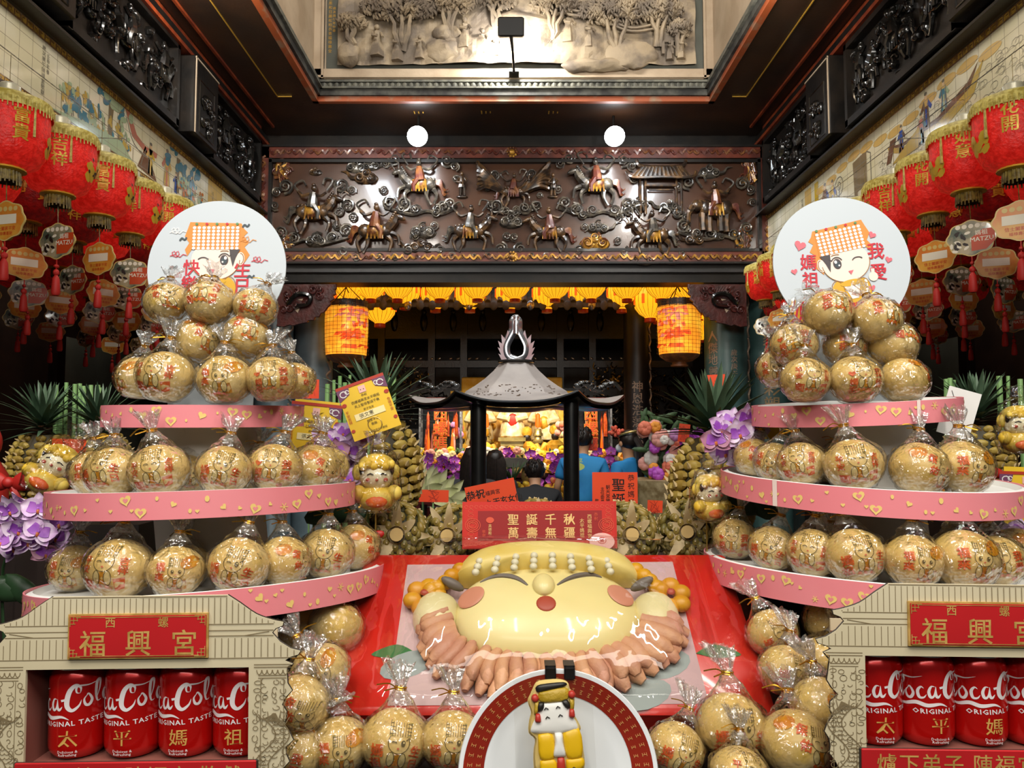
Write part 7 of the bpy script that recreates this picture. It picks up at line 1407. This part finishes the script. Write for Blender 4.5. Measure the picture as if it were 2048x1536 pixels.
# clear wrap stretched over the slab
b = MB().mat('film_wrap')
def wrap(s, t_):
    u = -.318 + .636 * s; v = -.012 + .33 * t_; du, dv = max(0, 1 - abs((u - fc[0]) / .24) ** 2.5), max(0, 1 - abs((v - fc[1] - .02) / .15) ** 2.5)
    z = .004 + .064 * (du * dv) ** .6 + .0035 * abs(noise.noise(Vector((u * 9 + v * 20, v * 5, 1)))) + .004 * abs(noise.noise(Vector((u * 22 - v * 11, v * 9, 4)))) * (1 - t_)
    return TS @ Vector((u, v, z))
b.grid(90, 56, wrap); tw = MB().mat('film_wrap'); o = obj('cling_wrap', b, None, 60); tag(o, 'clear plastic wrap stretched over the bread face and red box', 'plastic wrap')
# ---------------------------------------------------------------- plate, stand, iced cookie
M('china', '#dfe3e6', .15, coat=.5); M('rim_red', '#8f2614', .3, col2='#7e2012', sc=9, coat=.4); M('rim_gold', '#c08a52', .4); M('plastic_black', '#0e0d0d', .35)
pl = P(1115, 1544, .9); TP = Matrix.Translation(pl) @ Matrix.Rotation(PI / 2 - .2, 4, 'X'); r = .1115
t = thing('porcelain_plate', 'white porcelain plate with red gold rim standing upright in front', 'plate', (0, 0, 0)); b = MB().mat('china').lathe([(.001, .0), (.066, .0), (.076, .004), (r - .002, .0125), (r, .0145), (r - .001, .0165), (r - .004, .016), (.078, .0075), (.068, .004), (.001, .004)], 72, T=TP); obj('dish', b, t)
b = MB(); a = Art(); N = 72
def zr(rr): return .0075 + (rr - .078) / (r - .082) * .0085 + .0006
rim = [(r - .0055), (.083)]
b.mat('rim_red').lathe([(.083, zr(.083)), (r - .0055, zr(r - .0055))], 96, T=TP, cap=False)
for i in range(60):
    an = 2 * PI * i / 60
    for rr, s_ in ((.099, .0042), (.0895, .0036)):
        for d in (-1, 0, 1): x, y = rr * math.cos(an), rr * math.sin(an); a.line([(x + d * s_ * .55 * math.cos(an) - s_ * .5 * math.sin(an), y + d * s_ * .55 * math.sin(an) + s_ * .5 * math.cos(an)), (x + d * s_ * .55 * math.cos(an) + s_ * .4 * math.sin(an) * (1 if d else .2), y + d * s_ * .55 * math.sin(an) - s_ * .4 * math.cos(an) * (1 if d else .2))], .0006, 'rim_gold')
        x, y = rr * math.cos(an), rr * math.sin(an); a.line([(x - s_ * .6 * math.cos(an), y - s_ * .6 * math.sin(an)), (x + s_ * .6 * math.cos(an), y + s_ * .6 * math.sin(an))], .0006, 'rim_gold')
a.put(b, lambda u, v, w: TP @ Vector((u, v, zr(math.hypot(u, v)) + w)), .0002, .0001); obj('patterned_rim', b, t, 0)
t = thing('plate_stand', 'black plastic plate stand behind the porcelain plate, two clip tips showing', 'stand', (0, 0, 0)); b = MB().mat('plastic_black')
for px in (1101, 1139): c = P(px, 1346, .905); b.box(c, (.0125, .006, .0155), ch=.002); b.box(c + Vector((0, .012, .006)), (.0125, .022, .004)); b.tube([c + Vector((0, .022, .004)), c + Vector((0, .06, -.12)), (c.x, c.y + .085, 1.056)], .005, 6); b.tube([(c.x, c.y + .085, 1.056), (c.x, c.y - .02, 1.056)], .005, 6)
obj('frame', b, t)
M('cookie', '#d3bd7a', .6, col2='#c9ae66', sc=20); M('ice_white', '#e6e6e4', .35); M('ice_yellow', '#e3b60e', .35); M('ice_mustard', '#a88a12', .45, col2='#b8982a', sc=40, bump=.3, bsc=90); M('ice_black', '#1a1613', .4); M('ice_red', '#b83226', .4); M('ice_green', '#4a7a3a', .4)
ck = P(1112, 1449, .862); kc = .862 / F; TC = Matrix.Translation(ck) @ Matrix.Rotation(-.03, 4, 'Y') @ Matrix.Rotation(PI / 2 - .2, 4, 'X')
t = thing('iced_cookie', 'iced cookie of a smiling face in yellow robe leaning on the plate', 'cookie', (0, 0, 0)); X = lambda pts: [((x - 1112) * kc, (1449 - y) * kc) for x, y in pts]
ol = [(1072, 1376), (1082, 1368), (1120, 1366), (1138, 1372), (1142, 1384), (1150, 1395), (1150, 1412), (1148, 1430), (1156, 1446), (1160, 1458), (1152, 1470), (1162, 1490), (1162, 1532), (1128, 1538), (1072, 1537), (1066, 1500), (1070, 1475), (1058, 1462), (1060, 1440), (1064, 1425), (1058, 1405), (1064, 1392)]
b = MB().mat('cookie').dough(spl(X(ol) + [X(ol)[0]], 3)[:-1], .005, TC, 0, 4, 5); b.prism(spl(X(ol) + [X(ol)[0]], 3)[:-1], -.003, .0005, TC); obj('biscuit', b, t)
def ice(nm, pts, mat, h=.003, z=.004, sm=3): b = MB().mat(mat); q_ = X(pts); b.dough(spl(q_ + [q_[0]], sm)[:-1] if sm else q_, h, TC, z, 4, 3); obj(nm, b, t, 60)
ice('hat_band', [(1074, 1380), (1084, 1374), (1130, 1371), (1132, 1379), (1084, 1387), (1076, 1388)], 'ice_black', .004); ice('hat', [(1080, 1388), (1132, 1380), (1140, 1396), (1130, 1406), (1090, 1408), (1078, 1400)], 'ice_mustard', .0045)
ice('face', [(1082, 1408), (1134, 1406), (1142, 1430), (1152, 1446), (1150, 1460), (1110, 1464), (1066, 1462), (1064, 1450), (1074, 1430)], 'ice_white', .004)
ice('hair', [(1080, 1406), (1090, 1407), (1088, 1420), (1078, 1424), (1076, 1414)], 'ice_black', .005, .005); ice('hair', [(1124, 1405), (1134, 1402), (1142, 1414), (1136, 1420), (1128, 1414)], 'ice_black', .005, .005)
for pts in ([(1072, 1404), (1080, 1406), (1078, 1424), (1070, 1428)], [(1140, 1400), (1148, 1404), (1148, 1420), (1140, 1422)]): ice('hair_braid', pts, 'ice_mustard', .005)
for x, y in ((1073, 1399), (1145, 1394)): ice('pompom', [(x + 8 * math.cos(i), y + 8 * math.sin(i)) for i in range(6)], 'ice_red', .006)
for x, y in ((1077, 1434), (1143, 1427)): ice('ear_tassel', [(x - 4, y - 7), (x + 4, y - 7), (x + 6, y + 7), (x, y + 9), (x - 6, y + 6)], 'ice_red', .005, .006)
b = MB().mat('ice_black')
for x, y in ((1094, 1418), (1117, 1416), (1096, 1434), (1121, 1431)): b.tube([TC @ Vector(((px - 1112) * kc, (1449 - py) * kc, .0086)) for px, py in ((x - 4, y + 2), (x - 1, y - 2), (x + 4, y + 1))], .0006, 5)
obj('eyes', b, t)
ice('robe', [(1076, 1464), (1104, 1464), (1106, 1508), (1078, 1508)], 'ice_yellow', .0045); ice('robe', [(1124, 1462), (1156, 1456), (1160, 1506), (1130, 1508)], 'ice_yellow', .0045); ice('robe_skirt', [(1078, 1511), (1106, 1509), (1110, 1530), (1080, 1532)], 'ice_yellow', .004); ice('robe_skirt', [(1128, 1510), (1160, 1508), (1160, 1526), (1130, 1530)], 'ice_yellow', .004)
ice('scarf', [(1108, 1462), (1122, 1462), (1124, 1480), (1128, 1503), (1116, 1506), (1104, 1503), (1108, 1480)], 'ice_white', .005, .005); ice('sash', [(1112, 1506), (1124, 1506), (1126, 1528), (1118, 1534), (1110, 1528)], 'ice_red', .0045, .005)
for x, y in ((1097, 1533), (1142, 1527)): ice('shoe', [(x - 9, y + 4), (x, y - 5), (x + 9, y + 4)], 'ice_black', .004, .006)
b = MB().mat('film_wrap'); bgp = X([(1042, 1368), (1170, 1352), (1180, 1536), (1170, 1545), (1050, 1548)])
b.grid(18, 24, lambda s, t_: TC @ Vector((-.045 + .085 * s, -.055 + .11 * t_, .013 + .004 * noise.noise(Vector((s * 5, t_ * 4, 2)))))); obj('clear_sleeve', b, t, 60)
M('label_clear', '#b8a8a0', .3)
# ---------------------------------------------------------------- little bread dolls in film among the pineapples
M('doll_white', '#e0d6b4', .5, col2='#d8caa2', sc=12); M('doll_yellow', '#d9b02e', .5, col2='#d8bf5c', sc=14); M('ribbon_red', '#b8231c', .4); M('doll_red', '#a51d16', .6); M('cloth_red', '#a81e18', .5)
def doll():
    t = thing('bread_doll', 'x', 'bread doll'); b = MB().mat('doll_white').ell((0, 0, .052), (.026, .023, .024), 16, 10); obj('head', b, t)
    b = MB().mat('doll_yellow').ell((0, .0, .018), (.03, .026, .02), 16, 10); b.ell((-.026, -.01, .026), (.012, .012, .012), 10, 7); b.ell((.026, -.01, .026), (.012, .012, .012), 10, 7); b.mat('print_orange').ell((0, -.022, .014), (.016, .006, .009), 10, 6); obj('body', b, t)
    b = MB().mat('doll_yellow').ell((0, .003, .066), (.028, .024, .018), 16, 10)
    for k in range(6): b.ell((-.02 + .008 * k, -.018, .066 + .003 * (k % 2)), (.007, .006, .007), 8, 6)
    b.ell((-.028, 0, .056), (.008, .008, .012), 8, 6); b.ell((.028, 0, .056), (.008, .008, .012), 8, 6); obj('hat', b, t)
    b = MB().mat('face_black')
    for s_ in (-1, 1): b.tube([(s_ * .014, -.0195, .053), (s_ * .009, -.0225, .0555), (s_ * .005, -.0232, .0535)], .0009, 5); b.ell((s_ * .022, -.01, .06), (.004, .004, .008), 7, 5)
    b.mat('bread_red').ell((0, -.0235, .046), (.0025, .0015, .0022), 7, 5)
    for s_ in (-1, 1): b.ell((s_ * .013, -.0205, .046), (.0035, .0015, .003), 7, 5)
    obj('face_marks', b, t); b = MB().mat('film'); q = random.Random(4)
    b.lathe([(.03, -.002), (.036, .02), (.034, .06), (.028, .085), (.012, .1), (.02, .118)], 26, rf=lambda a_, i: 1 + .09 * math.sin(a_ * 5 + i * 1.3)); obj('clear_bag', b, t); b = MB().mat('wire_gold').tube([(0, .012, .06), (0, .012, -.42)], .0014, 5); obj('pick', b, t); return t
D = doll()
for i, (lab, px, py, Y, s, rot) in enumerate((('little bread doll with yellow hat in film under the tilted yellow tag', 752, 1020, 1.34, 1.15, (0, 0, .2)), ('little bread doll in film between the right pineapple and the right stand', 1420, 1040, 1.36, .95, (0, 0, .3)), ('little bread doll lying in film at the left edge above the orchids', 74, 985, 1.3, 1.05, (-.2, .5, .2)), ('little bread doll in film left of the left stand middle tray', 128, 1010, 1.38, 1.0, (0, .1, .3)), ('little bread doll in film at the far right edge before the sugarcane', 2040, 905, 1.45, 1.05, (0, 0, -.2)))):
    o = D if i == 0 else dup(D); o.location = P(px, py, Y); o.rotation_euler = rot; o.scale = (s,) * 3; o['label'] = lab
t = thing('red_puppet', 'red faced puppet figure cut off by the left picture edge', 'puppet', P(-30, 950, 1.45)); b = MB().mat('doll_red').ell((0, 0, .06), (.026, .026, .036), 14, 10); obj('head', b, t); b = MB().mat('doll_red').lathe([(.04, -.05), (.038, .0), (.02, .03)], 16); obj('body', b, t); b = MB().mat('face_black').ell((.01, -.024, .068), (.006, .004, .004), 8, 5); b.tube([(.0, -.023, .082), (.012, -.024, .085), (.02, -.018, .08)], .002, 5); b.mat('paper_white').ell((.01, -.0235, .066), (.008, .003, .005), 8, 5); obj('face_paint', b, t); b = MB().mat('doll_yellow').tube([(.022, -.02, .0), (.022, -.02, .025)], .004, 6); obj('yellow_pin', b, t); b = MB().mat('wire_gold').tube([(0, .012, 0), (0, .012, 1.05 - t.location.z)], .0014, 5); obj('pick', b, t)
for lab, px, py, Y, rx, m in (('red cloth bow behind the left orchids', 20, 965, 1.33, .05, 'cloth_red'), ('red ribbon bow at the far right between tag and tray', 2010, 950, 1.44, .03, 'cloth_red'), ('red ribbon on the pineapples below the left doll', 738, 1075, 1.33, .022, 'cloth_red')):
    b = MB().mat(m)
    for s_ in (-1, 1): b.ell((s_ * rx * .6, 0, .004), (rx * .6, rx * .22, rx * .34), 12, 8, rot=(0, s_ * -.3, 0))
    b.ell((0, -.004, 0), (rx * .2, rx * .2, rx * .2), 10, 7); b.tube([(0, 0, 0), (rx * .5, -.004, -rx * .8), (rx * .6, 0, -rx * 1.4)], rx * .12, 6); o = obj('red_bow', b); o.location = P(px, py, Y); tag(o, lab, 'bow')
# ---------------------------------------------------------------- lamps
M('lamp_face', '#ffffff', .5, emit=40, ecol='#f4fbff')
for px, nm in ((835, 'left'), (1229, 'right')):
    p = P(px, 272, 7.0); t = thing('spot_lamp', 'bright white spot lamp under the dark soffit, the %s one' % nm, 'lamp', p); b = MB().mat('black_lacquer').lathe([(.02, .1), (.07, .08), (.085, .0), (.095, -.02)], 20, T=Matrix.Rotation(-.9, 4, 'X'), cap=False); b.tube([(0, .06, .06), (0, .07, .26)], .012, 6); obj('housing', b, t)
    b = MB().mat('lamp_face').ell((0, 0, -.01), (.095, .095, .06), 18, 10, Matrix.Rotation(-.9, 4, 'X')); obj('lens', b, t)
    light('spot_light', 'SPOT', p + Vector((0, .02, -.12)), 34, (.93, .97, 1), .06, aim=p + Vector((0, .34, -.6)), spot=150, blend=1)
t = thing('flood_lamp', 'black rectangular flood lamp on a thin stand before the bright stone relief', 'lamp', P(1028, 140, 6.6)); c = P(1022, 55, 6.3) - t.location; b = MB().mat('plastic_black').box(c, (.22, .08, .155), ch=.012, rot=(.3, 0, 0)); obj('housing', b, t); b = MB().mat('plastic_black').tube([(0, 0, -.02), c * .45, c + Vector((0, 0, -.07))], [.012, .012, .018], 8); b.box((0, .05, -.01), (.09, .12, .015)); obj('arm', b, t)
for o in [o for o in S.objects if o.type == 'MESH' and o.name.split('.')[0] in ('clear_bag', 'cling_wrap', 'clear_sleeve')]: o.visible_shadow = True
S.cycles.transparent_max_bounces = 16; S.cycles.max_bounces = 6; S.cycles.diffuse_bounces = 3; S.cycles.glossy_bounces = 3; S.cycles.transmission_bounces = 3
S.cycles.caustics_reflective = False; S.cycles.caustics_refractive = False; S.cycles.sample_clamp_indirect = 6
